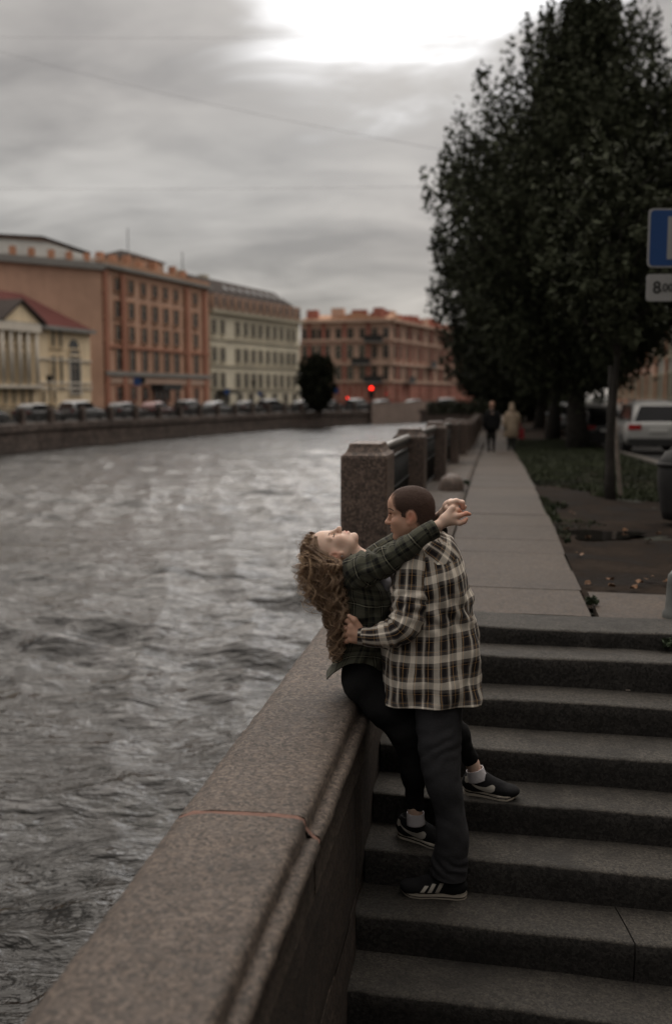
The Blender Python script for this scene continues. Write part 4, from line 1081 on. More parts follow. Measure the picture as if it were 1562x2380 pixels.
def leaf_mesh(s, seed):
    r = random.Random(seed); mb = MB(); k = 7
    top = [(s * (i / (k - 1) - 0.5), s * 0.28 * math.sin(math.pi * i / (k - 1)) ** 0.8, 0.004 + s * 0.12 * math.sin(i * 1.3 + seed)) for i in range(k)]
    bot = [(x, -y, z + s * 0.1 * r.random()) for x, y, z in top][1:-1]; mid = [(x, 0, z + 0.002) for x, y, z in top]
    V = top + bot + mid; 
    fs = [(i, i + 1, 12 + i + 1, 12 + i) for i in range(k - 1)]
    bi = [0] + list(range(k, k + 5)) + [k - 1]
    fs += [(12 + i, 12 + i + 1, bi[i + 1], bi[i]) for i in range(k - 1)]
    mb.add(V, fs); return mb.mesh('fallen_leaf', MAT['autumn'])
LM = [leaf_mesh(0.085, s) for s in range(3)]
LM2 = []
for me in LM:
    m2 = me.copy(); m2.materials.clear(); m2.materials.append(MAT['rustleaf']); LM2.append(m2)
spots = [(1568 / 1.0, 1338), (1317, 1341), (1417, 1358), (1387, 1352), (1341, 1238), (1368, 1247), (1507, 1253), (1427, 1232), (1470, 1350), (1500, 1332), (1545, 1345), (1300, 1225), (1530, 1238), (1453, 1344)]
LL = ['orange leaf on the mud edge, leftmost of the row by the corner slab', 'orange leaf at the slab corner, nearest the weed', 'orange leaf lying against the middle of the right slab', 'orange leaf just behind the middle of the right slab', 'orange leaf at the far right end above the slab',
      'orange leaf at the left tip of the puddle', 'orange leaf close to the path edge left of the puddle', 'lone orange leaf on bare mud between puddle and slab', 'orange leaf right of the puddle, nearer to it', 'orange leaf right of the puddle, farther out', 'orange leaf nearest the slab below the leftmost one',
      'orange leaf between the two middle leaves behind the slab', 'orange leaf beside the farthest weed clump on the path border', 'orange leaf at the right tip of the puddle', 'orange leaf beyond the puddle near the grass']
for i, (px, py) in enumerate([(1417, 1343), (1366, 1353), (1473, 1361), (1508, 1341), (1549, 1348), (1366, 1246), (1316, 1227), (1347, 1285), (1506, 1254), (1529, 1238), (1421, 1358), (1485, 1349), (1296, 1208), (1453, 1230), (1330, 1100 + 90)]):
    p = atg(px, py); o = link('fallen_leaf', LM[i % 3]); o.location = (p.x, p.y, gz(p.y) - 0.012); o.rotation_euler = (random.uniform(-.3, .3), random.uniform(-.3, .3), random.uniform(0, 6))
    o.scale = (0.9, 1, 1)
    tag(o, LL[i], 'leaf', 'fallen leaves on the mud')
for i, (px, py, k, lab) in enumerate([(1547, 1547, 2, 'brown leaf on the third step at the right edge'), (1552, 1733, 4, 'reddish leaf on the step below at the right edge'), (1550, 1848, 5, 'red brown leaf lying on a step beside the lower right edge'), (1130, 1896, 5, 'tiny dark leaf on the tread under the white-trimmed shoe')]):
    Z = CAMZ + EDGE[k][0]; p = atz(px, py, Z); o = link('step_leaf', LM2[i % 3]); o.location = (p.x, p.y, Z + 0.006); o.rotation_euler = (0.1, 0.2, i * 1.3); o.scale = (0.8, 1, 1); tag(o, lab, 'leaf', 'leaves on the steps')
Z = CAMZ + EDGE[7][0]; p = atz(1205, 2116, CAMZ + EDGE[6][0] if False else Z)
mb = MB(); mb.tube([(-0.014, 0, 0.005), (0.014, 0.006, 0.005)], 0.0038, 7); o = mb.build('cigarette_stub', simple('cream_paper', (0.4, 0.33, 0.24))); o.location = (p.x, p.y, Z); tag(o, 'pale cigarette stub on the lower step right of the white-striped shoe', 'cigarette')
mb = MB(); mb.box((0, 0, 0.006), (0.04, 0.012, 0.006)); p = atz(1462, 1606, CAMZ + EDGE[2][0]); o = mb.build('paper_scrap', MAT['stake']); o.location = p; tag(o, 'white scrap of paper against the third riser on the right', 'scrap')
# weeds in the pavement joints
def weed(px, py, s, lab, Z=None, ns=40):
    p = atg(px, py) if Z is None else atz(px, py, Z)
    r = random.Random(int(px)); cen = [(p.x + r.uniform(-.5, .5) * s, p.y + r.uniform(-.7, .7) * s, p.z + r.uniform(0.2, .8) * s) for _ in range(7)]
    me = leaves_mesh('weed', cen, [(s * .35, s * .35, s * .3)] * 7, [ns] * 7, 0.022, MAT['weed'], int(px)); tag(link('weed', me), lab, 'plant')
weed(1375, 1405, 0.045, 'small green weed growing in the joint at the top of the stairs')
weed(1552, 1510, 0.08, 'green weed on the right end of the second step', CAMZ + EDGE[1][0])
for i, (px, py) in enumerate([(1284, 1180), (1300, 1215), (1318, 1262)]): weed(px, py, 0.045, 'low %s weed clump along the right border of the path slabs' % ('farthest', 'middle', 'nearest')[i])
p = atg(1090, 1120); weed(1082, 1130, 0.10, 'green weed tuft beside the rounded guard stone')

# ================================================================== CARS
def carpaint(name, c): return NT(name).set(c, 0.3, spec=0.5, Coat_Weight=0.4)
def super_ring(w_, z0, z1, n=24, e=0.42):
    out = []
    for k in range(n):
        a = 2 * math.pi * k / n; c, s = math.cos(a), math.sin(a)
        out.append((w_ / 2 * math.copysign(abs(c) ** e, c), (z0 + z1) / 2 + (z1 - z0) / 2 * math.copysign(abs(s) ** e, s)))
    return out
def make_car(kind, paintm):
    """front towards +y, origin on the ground under the middle"""
    suv = kind == 'suv'; Lc, Wc, Hc_ = (4.5, 1.82, 1.60) if suv else (4.1, 1.74, 1.45)
    g = {}
    lo = [(-.5, .5, .86, .72), (-.495, .36, .98, .94), (-.46, .3, 1.02, 1.0), (-.3, .24, 1.04, 1.0), (0, .22, 1.03, 1.0), (.25, .24, 1.02, 1.0), (.36, .26, .96, 1.0), (.46, .32, .84, .95), (.497, .4, .72, .82)]
    G = np.array([[(x * ws, y * Lc, z) for x, z in super_ring(Wc, z0, z1)] for y, z0, z1, ws in [(a, b, c * (1 if suv else .92), d) for a, b, c, d in lo]])
    g['body'] = (G,)
    hi = [(-.485, .90, .95, .84), (-.455, .9, Hc_ - .20, .78), (-.40, .9, Hc_ - .05, .72), (-.1, .9, Hc_, .70), (.06, .9, Hc_ - .05, .70), (.2, .9, 1.15, .82), (.27, .9, .95, .88)]
    if not suv: hi = [(-.47, .85, .9, .82), (-.38, .85, Hc_ - .12, .78), (-.25, .85, Hc_, .76), (-.05, .85, Hc_, .76), (.05, .85, Hc_ - .06, .77), (.2, .85, 1.05, .83), (.26, .85, .9, .86)]
    G2 = np.array([[(x * ws, y * Lc, z) for x, z in super_ring(Wc, z0, z1, 24, 0.40)] for y, z0, z1, ws in hi])
    def close(G, mb):
        nr, nc = G.shape[:2]; vs = [tuple(p) for p in G.reshape(-1, 3)]
        fs = [(i * nc + j, i * nc + (j + 1) % nc, (i + 1) * nc + (j + 1) % nc, (i + 1) * nc + j) for i in range(nr - 1) for j in range(nc)]
        fs += [tuple(range(nc))[::-1], tuple((nr - 1) * nc + j for j in range(nc))]; mb.add(vs, fs)
    parts = []
    mb = MB(); close(G, mb); close(G2, mb); parts.append(('body', mb.mesh('body', paintm, True), []))
    z_t = Hc_ - .17; zl = 0.98 * (1 if suv else .92)
    wb = MB(); yb = -.487 * Lc if suv else -.46 * Lc
    k = 0.78
    # rear glass follows the sloping tail
    y0_, y1_ = (hi[0][0] * Lc - .012, hi[1][0] * Lc - .012)
    za = 0.99 if suv else 0.93; zb_ = Hc_ - .16
    yA = y0_ + (y1_ - y0_) * 0.1; yB = y1_ - 0.004
    wb.add([(-.66, yA, za), (.66, yA, za), (.50, yB, zb_), (-.50, yB, zb_)], [(0, 1, 2, 3)]); parts.append(('rear_window', wb.mesh('rear_window', MAT['glasst']), []))
    wf = MB(); wf.add([(-.66, .255 * Lc + .02, 1.0), (.66, .255 * Lc + .02, 1.0), (.58, .085 * Lc + .02, Hc_ - .1), (-.58, .085 * Lc + .02, Hc_ - .1)], [(3, 2, 1, 0)]); parts.append(('windscreen', wf.mesh('windscreen', MAT['glasst']), []))
    for s in (-1, 1):
        ws = MB(); xo = Wc * .395 * s + 0.012 * s; xi = Wc * .375 * s + .012 * s
        ws.add([(xo * 1.02, -.41 * Lc, .99), (xo * 1.02, .2 * Lc, .99), (xi, .07 * Lc, Hc_ - .13), (xi, -.37 * Lc, Hc_ - .15)], [(0, 1, 2, 3)]); parts.append(('side_window', ws.mesh('side_window', MAT['glasst']), []))
        tl = MB(); tl.box((s * (Wc * .36), -.493 * Lc, .84 if suv else .8), (0.36, 0.1, 0.15)); parts.append(('tail_light', tl.mesh('tail_light', MAT['taill']), []))
        hl = MB(); hl.box((s * (Wc * .33), .482 * Lc, .66), (0.34, 0.1, 0.13)); parts.append(('headlight', hl.mesh('headlight', MAT['headl']), []))
        mi = MB(); mi.box((s * (Wc / 2 + .08), .17 * Lc, 1.0), (0.2, 0.08, 0.13)); parts.append(('mirror', mi.mesh('mirror', paintm), []))
        for yw in (-.31, .31):
            wh = MB(); wh.tube([(s * (Wc / 2 - .2), yw * Lc, .32), (s * (Wc / 2 + .01), yw * Lc, .32)], .32, 20)
            rm = MB(); rm.tube([(s * (Wc / 2 + .005), yw * Lc, .32), (s * (Wc / 2 + .02), yw * Lc, .32)], .19, 14)
            parts.append(('wheel', wh.mesh('wheel', MAT['tyre'], False), [('rim', rm.mesh('rim', MAT['rim']))]))
    bp = MB(); bp.box((0, -.497 * Lc, .42), (Wc * .92, 0.12, 0.2)); parts.append(('bumper', bp.mesh('bumper', MAT['plastic']), [])); bp = MB(); bp.box((0, .49 * Lc, .4), (Wc * .86, 0.12, 0.2)); parts.append(('bumper', bp.mesh('bumper', MAT['plastic']), []))
    pl = MB(); pl.box((0, -.503 * Lc - .01, .76 if suv else .7), (0.52, 0.02, 0.11)); parts.append(('number_plate', pl.mesh('number_plate', MAT['plate']), []))
    for s in (-1, 1):
        rr = MB(); rr.tube([(s * .6, -.36 * Lc, Hc_ - .01), (s * .6, .02 * Lc, Hc_ + .01)], .022, 6)
        if suv: parts.append(('roof_rail', rr.mesh('roof_rail', MAT['rim']), []))
    return parts
PC = {'white': carpaint('white_car_paint', (0.40, 0.40, 0.39)), 'silver': carpaint('silver_car_paint', (0.25, 0.26, 0.27)), 'black': carpaint('black_car_paint', (0.012, 0.012, 0.013)), 'grey': carpaint('grey_car_paint', (0.08, 0.085, 0.09)), 'red': carpaint('dark_red_car_paint', (0.14, 0.03, 0.025))}
CARS = {}
def place_car(kind, colour, pos, rz, name, label, group):
    key = (kind, colour)
    if key not in CARS: CARS[key] = make_car(kind, PC[colour])
    t = empty(name, pos, rz); tag(t, label, 'car', group)
    for nm, me, subs in CARS[key]:
        c = child(nm, me, t)
        for n2, m2 in subs: child(n2, m2, c)
    return t
ROADZ = lambda y: gz(y) - 0.05
G1 = 'cars parked along the kerb'
qa = math.atan(DIRX)
place_car('suv', 'white', (9.45, 30.4, ROADZ(30)), -qa, 'parked_suv', 'white estate car with red tail lights parked at the right edge', G1)
place_car('hatch', 'black', (9.75, 36.6, ROADZ(36)), -qa, 'parked_car', 'black hatchback parked left of the white car, behind the pale stake', G1)
place_car('suv', 'white', (10.9, 42.6, ROADZ(43)), -qa, 'parked_suv', 'white car behind the black hatchback, mostly hidden', G1)
place_car('suv', 'silver', (11.5, 49.5, ROADZ(45)), -qa, 'parked_suv', 'silver car with a dark rear window right behind the big trunk', G1)
# across the river
G2 = 'cars parked on the far embankment'
cols_ = ['black', 'grey', 'black', 'silver', 'black', 'red', 'black', 'silver', 'black', 'grey', 'black', 'black', 'grey', 'black', 'black', 'grey', 'black', 'red', 'grey', 'black']
cp = resample(FE, 6.3)[11:]
desc = {'black': 'black', 'grey': 'dark grey', 'white': 'white', 'red': 'dark red', 'silver': 'silver'}
cnt = {}
for i, p in enumerate(cp[2:22]):
    j = i + 2
    if j + 1 >= len(cp): break
    t = (cp[j + 1] - cp[j]).normalized(); nn = Vector((-t.y, t.x)); pos = p + nn * (3.2 + 0.3 * (i % 2)); c = cols_[i % 20]; cnt[c] = cnt.get(c, 0) + 1
    place_car('suv' if i % 3 == 0 else 'hatch', c, (pos.x, pos.y, FTOP), math.atan2(t.y, t.x) - math.pi / 2, 'far_car', '%s %s car from the left parked behind the railing across the river' % (ORD[cnt[c] - 1], desc[c]), G2)

# ================================================================== SIGNS, LAMPS, WIRES
MAT['blue'] = simple('blue_sign_face', (0.008, 0.055, 0.20), 0.45, 0.06, 3); MAT['signwhite'] = simple('white_sign_face', (0.30, 0.30, 0.30), 0.5, 0.05, 3)
MAT['ink'] = simple('black_sign_ink', (0.015, 0.015, 0.015), 0.6, 0.1, 3); MAT['galv'] = simple('galvanised_pole', (0.2, 0.2, 0.2), 0.5, 0.15, 4, metal=0.5)
def round_plate(w_, h_, r, y0, y1, mb, mi=0):
    pts = []
    for cx, cz, a0 in ((w_ / 2 - r, h_ / 2 - r, 0), (-w_ / 2 + r, h_ / 2 - r, 90), (-w_ / 2 + r, -h_ / 2 + r, 180), (w_ / 2 - r, -h_ / 2 + r, 270)):
        for k in range(6): a = math.radians(a0 + 90 * k / 5); pts.append((cx + r * math.cos(a), y0, cz + r * math.sin(a)))
    mb.extr(pts, (0, y1 - y0, 0), mi)
SY = 10.2
tl = at(1508, 484, SY); br = at(1508, 622, SY); Hs = tl.z - br.z; cz = (tl.z + br.z) / 2; cxs = tl.x + Hs / 2
t = empty('parking_sign', (cxs, SY, gz(SY))); tag(t, 'blue square parking sign with a white P at the right edge', 'sign')
zc = cz - gz(SY)
mb = MB(); mb.tube([(0.12, 0.06, -0.2), (0.12, 0.06, zc + Hs / 2 + .1)], 0.03, 10); child('pole', mb.mesh('pole', MAT['galv'], True), t)
mb = MB(); round_plate(Hs, Hs, 0.045, 0.0, 0.012, mb); sp = child('sign_plate', mb.mesh('sign_plate', MAT['signwhite']), t); sp.location = (0, 0, zc)
mb = MB(); round_plate(Hs - 0.035, Hs - 0.035, 0.04, -0.003, 0.0, mb); q = child('blue_face', mb.mesh('blue_face', MAT['blue']), sp)
def letter(body, size, mat, name, parent, loc, sx=1.0):
    cu = bpy.data.curves.new(name, 'FONT'); cu.body = body; cu.size = size; cu.extrude = 0.001; cu.offset = size * 0.02; cu.align_x = 'LEFT'
    o = bpy.data.objects.new(name, cu); COL.objects.link(o); o.parent = parent; o.location = loc; o.rotation_euler = (math.pi / 2, 0, 0); o.scale = (sx, 1, 1)
    cu.materials.append(mat); bpy.context.view_layer.update(); me = bpy.data.meshes.new_from_object(o.evaluated_get(bpy.context.evaluated_depsgraph_get()))
    me.name = name; loc, rot, scl = o.location.copy(), o.rotation_euler.copy(), o.scale.copy(); bpy.data.objects.remove(o)
    o = bpy.data.objects.new(name, me); COL.objects.link(o); o.parent = parent; o.location = loc; o.rotation_euler = rot; o.scale = scl
    if not me.materials: me.materials.append(mat)
    return o
mb = MB(); 
hP = Hs * 0.72; x0 = at(1550, 550, SY).x - cxs; sw = hP * 0.2
mb.box((x0 + sw / 2, -0.005, 0), (sw, 0.003, hP))
n = 16; ro = hP * 0.29; ri = hP * 0.13; zc2 = hP / 2 - ro; xb = x0 + hP * 0.36
outer_ = [(x0 + sw, hP / 2)] + [(xb + ro * math.sin(math.pi * k / n), zc2 + ro * math.cos(math.pi * k / n)) for k in range(n + 1)] + [(x0 + sw, zc2 - ro)]
inner_ = [(x0 + sw, zc2 + ri)] + [(xb + ri * math.sin(math.pi * k / n), zc2 + ri * math.cos(math.pi * k / n)) for k in range(n + 1)] + [(x0 + sw, zc2 - ri)]
V = [(x, -0.0065, z) for x, z in outer_] + [(x, -0.0065, z) for x, z in inner_]; k = len(outer_)
mb.add(V, [(i, i + 1, k + i + 1, k + i) for i in range(k - 1)]); child('letter_p', mb.mesh('letter_p', MAT['signwhite']), sp)
tl = at(1508, 637, SY); br = at(1508, 700, SY); h2 = tl.z - br.z; z2 = (tl.z + br.z) / 2 - gz(SY)
mb = MB(); round_plate(Hs, h2, 0.03, 0.0, 0.012, mb); sp2 = child('hours_plate', mb.mesh('hours_plate', MAT['signwhite']), t); sp2.location = (0, 0, z2)
letter('8', h2 * 0.62, MAT['ink'], 'hours_text', sp2, (at(1516, 665, SY).x - cxs, -0.003, -h2 * 0.2)); letter('.00', h2 * 0.42, MAT['ink'], 'hours_text', sp2, (at(1533, 665, SY).x - cxs, -0.003, -h2 * 0.14))
letter('-20', h2 * 0.62, MAT['ink'], 'hours_text', sp2, (at(1566, 665, SY).x - cxs, -0.003, -h2 * 0.2)); letter('.00', h2 * 0.42, MAT['ink'], 'hours_text', sp2, (at(1606, 665, SY).x - cxs, -0.003, -h2 * 0.14))
# traffic signals
MAT['redlamp'] = NT('lit_red_signal'); e = MAT['redlamp']; e.b.inputs['Emission Color'].default_value = (1, 0.02, 0.01, 1); e.b.inputs['Emission Strength'].default_value = 4; MAT['redlamp'] = e.set((0.5, 0.01, 0.01), 0.5)
def signal(px, py, Y, r, lab):
    p = at(px, py, Y); t = empty('traffic_light', (p.x, p.y, FTOP)); tag(t, lab, 'traffic light')
    h = p.z - FTOP
    mb = MB(); mb.tube([(0, 0.2, 0), (0, 0.2, h + .3)], 0.06, 8); child('pole', mb.mesh('pole', MAT['iron']), t)
    mb = MB(); mb.box((0, 0.06, h - 0.45), (r * 3, 0.3, r * 3 + 0.9)); child('signal_box', mb.mesh('signal_box', MAT['iron']), t)
    for k in range(2):
        mb = MB(); mb.tube([(0, -0.10, h - 0.45 - .45 * k), (0, -0.13, h - 0.45 - .45 * k)], r * .9, 12); child('dark_lens', mb.mesh('dark_lens', MAT['glassd']), t)
    mb = MB(); mb.tube([(0, -0.10, h), (0, -0.14, h)], r, 14); child('red_lens', mb.mesh('red_lens', MAT['redlamp']), t)
signal(863, 902, 120, 0.19, 'traffic light showing a bright red lamp in front of the red house')
signal(808, 925, 128, 0.085, 'smaller red traffic light lower and left of the bright one')
signal(899, 914, 150, 0.04, 'tiny red signal right of the bright one')
def bluesign(px, py, Y, s, lab):
    p = at(px, py, Y); t = empty('road_sign', (p.x, p.y, FTOP)); tag(t, lab, 'sign'); h = p.z - FTOP
    mb = MB(); mb.tube([(0, 0.05, 0), (0, 0.05, h)], 0.05, 6); child('pole', mb.mesh('pole', MAT['galv']), t)
    mb = MB(); round_plate(s, s, s * .1, -0.02, 0.02, mb); q = child('sign_plate', mb.mesh('sign_plate', MAT['blue']), t); q.location = (0, 0, h)
bluesign(320, 887, 98, 0.75, 'blue road sign in front of the orange six-storey house'); bluesign(528, 910, 112, 0.6, 'small blue road sign before the cream house')
bluesign(781, 908, 122, 0.7, 'blue road sign beside the round dark tree'); bluesign(604, 915, 118, 0.5, 'blue road sign at the right end of the cream house')
# small street lamps across
for i, (px, Y) in enumerate(((118, 84), (335, 96), (590, 118))):
    p = at(px, 945, Y); t = empty('street_lamp', (p.x, p.y, FTOP)); tag(t, ('short dark street lamp in front of the yellow mansion', 'short dark street lamp in front of the orange house', 'short dark street lamp in front of the cream house')[i], 'street lamp')
    mb = MB(); mb.tube([(0, 0, 0), (0, 0, 3.2)], [0.09, 0.05], 6); child('pole', mb.mesh('pole', MAT['iron']), t)
    mb = MB(); mb.box((0, 0, 3.45), (0.36, 0.36, 0.5), taper=1.25); child('lantern', mb.mesh('lantern', MAT['glassd']), t)
# overhead wires
def wire(p, q, sag, r, lab):
    a, b = at(*p), at(*q); pts = [tuple(a.lerp(b, k / 24) - Vector((0, 0, sag * 4 * (k / 24) * (1 - k / 24)))) for k in range(25)]
    mb = MB(); mb.tube(pts, r, 5, cap=False); tag(mb.build('overhead_wire', MAT['iron']), lab, 'wire', 'overhead wires')
wire((-200, 60, 60), (2200, 520, 34), 1.0, 0.006, 'faint sagging wire running down from the upper left of the sky')
wire((-150, 84, 70), (1900, 60, 50), 0.3, 0.006, 'topmost faint wire crossing the left sky')
wire((-200, 436, 75), (1800, 415, 60), -0.9 + 1.2, 0.007, 'lowest faint wire above the roofs')

# right edge: black waste bin and grey bollard
a = atg(1566, 1212)
t = empty('waste_bin', (a.x + 0.06, a.y, a.z)); tag(t, 'rounded black waste bin cut by the right edge beside the lawn', 'waste bin')
prb = [(0.02, 0.0), (0.17, 0.02), (0.2, 0.12), (0.235, 0.35), (0.24, 0.5), (0.225, 0.62), (0.17, 0.71), (0.08, 0.745), (0.0, 0.75)]
G = np.array([[(r_ * math.cos(u), r_ * math.sin(u), z) for u in np.linspace(0, 2 * math.pi, 33)[:-1]] for r_, z in prb]); child('bin_body', grid_mesh('bin_body', G, MAT['awning'], wrap=True), t)
G = np.array([[((r_) * math.cos(u), (r_) * math.sin(u), z) for u in np.linspace(0, 2 * math.pi, 33)[:-1]] for r_, z in [(0.236, 0.56), (0.25, 0.565), (0.25, 0.6), (0.236, 0.605)]]); child('rim', grid_mesh('bin_rim', G, MAT['iron'], wrap=True), t)
a = atz(1569, 1436, gz(6.0) - .01)
G = np.array([[(r_ * math.cos(u), r_ * math.sin(u), z) for u in np.linspace(0, 2 * math.pi, 25)[:-1]] for r_, z in [(0.075, 0.0), (0.075, 0.03), (0.06, 0.05), (0.055, 0.2), (0.05, 0.25), (0.03, 0.275), (0, 0.28)]])
o = link('bollard', grid_mesh('bollard', G, simple('grey_metal', (0.1, 0.105, 0.1), 0.6), wrap=True)); o.location = a; tag(o, 'short grey bollard at the right edge above the stairs', 'bollard')
# ================================================================== SIGNED-DISTANCE BODIES
def nrm(v): v = np.asarray(v, float); return v / np.linalg.norm(v)
class SDF:
    def __init__(s): s.p = []
    def cap(s, a, b, r0, r1=None, k=0.02, op='u'):
        s.p.append(('c', np.array(a, float), np.array(b, float), r0, r0 if r1 is None else r1, k, op)); return s
    def ell(s, c, ax, rad, k=0.02, op='u'):
        s.p.append(('e', np.array(c, float), np.array(ax, float), np.array(rad, float), None, k, op)); return s
    def chain(s, pts, rs, k=0.02):
        for i in range(len(pts) - 1): s.cap(pts[i], pts[i + 1], rs[i], rs[i + 1], k)
        return s
    def bbox(s, p):
        if p[0] == 'c':
            r = max(p[3], p[4]); return np.minimum(p[1], p[2]) - r, np.maximum(p[1], p[2]) + r
        r = max(p[3]); return p[1] - r, p[1] + r
    def mesh(s, name, h, mats, smooth_iter=1):
        bb = [s.bbox(p) for p in s.p if p[6] == 'u']
        lo = np.min([b[0] for b in bb], 0) - 4 * h; hi = np.max([b[1] for b in bb], 0) + 4 * h
        n = np.ceil((hi - lo) / h).astype(int) + 1
        Fd = np.full(n, 1.0, np.float32)
        for p in s.p:
            a, b = s.bbox(p); m = p[5] + 3 * h
            i0 = np.maximum(np.floor((a - m - lo) / h).astype(int), 0); i1 = np.minimum(np.ceil((b + m - lo) / h).astype(int) + 1, n)
            if np.any(i1 <= i0): continue
            gx = [(lo[d] + h * np.arange(i0[d], i1[d])).astype(np.float32) for d in range(3)]
            X, Y, Z = np.meshgrid(*gx, indexing='ij')
            if p[0] == 'c':
                A, B = p[1], p[2]; v = B - A; L2 = max(float(v @ v), 1e-12)
                t = np.clip(((X - A[0]) * v[0] + (Y - A[1]) * v[1] + (Z - A[2]) * v[2]) / L2, 0, 1)
                d = np.sqrt((X - A[0] - t * v[0]) ** 2 + (Y - A[1] - t * v[1]) ** 2 + (Z - A[2] - t * v[2]) ** 2) - (p[3] + (p[4] - p[3]) * t)
            else:
                C_, ax, R = p[1], p[2], p[3]; q = [(X - C_[0]) * ax[j][0] + (Y - C_[1]) * ax[j][1] + (Z - C_[2]) * ax[j][2] for j in range(3)]
                k0 = np.sqrt(sum((q[j] / R[j]) ** 2 for j in range(3))); k1 = np.sqrt(sum((q[j] / R[j] ** 2) ** 2 for j in range(3))) + 1e-9
                d = k0 * (k0 - 1) / k1
            S = Fd[i0[0]:i1[0], i0[1]:i1[1], i0[2]:i1[2]]; k = p[5]
            if p[6] == 'u':
                g = np.maximum(k - np.abs(S - d), 0) / k; S[...] = np.minimum(S, d) - g * g * k * 0.25
            else:
                g = np.maximum(k - np.abs(S + d), 0) / k; S[...] = np.maximum(S, -d) + g * g * k * 0.25
        return surface_net(name, Fd, lo, h, mats, smooth_iter)
def surface_net(name, Fd, lo, h, mats, smooth_iter):
    neg = Fd < 0; n = Fd.shape
    c = np.zeros((n[0] - 1, n[1] - 1, n[2] - 1), np.uint8)
    offs = [(a, b, d) for a in (0, 1) for b in (0, 1) for d in (0, 1)]
    for a, b, d in offs: c += neg[a:n[0] - 1 + a, b:n[1] - 1 + b, d:n[2] - 1 + d]
    act = np.argwhere((c > 0) & (c < 8)); idx = np.full(c.shape, -1, np.int32); idx[tuple(act.T)] = np.arange(len(act))
    val = {o: Fd[act[:, 0] + o[0], act[:, 1] + o[1], act[:, 2] + o[2]] for o in offs}
    P = np.zeros((len(act), 3)); cnt = np.zeros(len(act))
    for o in offs:
        for ax in range(3):
            if o[ax]: continue
            o2 = list(o); o2[ax] = 1; o2 = tuple(o2); A, B = val[o], val[o2]; m = (A < 0) != (B < 0)
            t = np.where(m, A / np.where(m, A - B, 1), 0); q = np.repeat(np.array(o, float)[None], len(act), 0); q[:, ax] += t
            P[m] += q[m]; cnt[m] += 1
    P = lo + h * (act + P / cnt[:, None])
    quads = []
    for ax in range(3):
        sl0 = [slice(None)] * 3; sl1 = [slice(None)] * 3; sl0[ax] = slice(0, n[ax] - 1); sl1[ax] = slice(1, n[ax])
        A, B = neg[tuple(sl0)], neg[tuple(sl1)]; e = np.argwhere(A != B); u, v = [d for d in range(3) if d != ax]
        e = e[(e[:, u] > 0) & (e[:, v] > 0) & (e[:, u] < n[u] - 1) & (e[:, v] < n[v] - 1)]
        def g(du, dv):
            q = e.copy(); q[:, u] -= du; q[:, v] -= dv; return idx[tuple(q.T)]
        Q = np.stack([g(1, 1), g(0, 1), g(0, 0), g(1, 0)], 1); ins = A[tuple(e.T)]
        flip = ins if ax != 1 else ~ins
        Q = np.where(flip[:, None], Q, Q[:, ::-1]); quads.append(Q)
    Q = np.concatenate(quads); Q = Q[(Q >= 0).all(1)]
    for _ in range(smooth_iter):                      # one light relaxation
        acc = np.zeros_like(P); cn = np.zeros(len(P))
        for a in range(4):
            b = (a + 1) % 4; np.add.at(acc, Q[:, a], P[Q[:, b]]); np.add.at(acc, Q[:, b], P[Q[:, a]]); np.add.at(cn, Q[:, a], 1); np.add.at(cn, Q[:, b], 1)
        P = P * 0.45 + 0.55 * acc / np.maximum(cn, 1)[:, None]
    me = bpy.data.meshes.new(name); fill(me, P, Q)
    for m in (mats if isinstance(mats, (list, tuple)) else [mats]): me.materials.append(m)
    me.polygons.foreach_set('use_smooth', np.ones(len(me.polygons), bool)); me.update(); return me, P, Q
def Q3(px, py, Y): return np.array(at(px, py, Y))

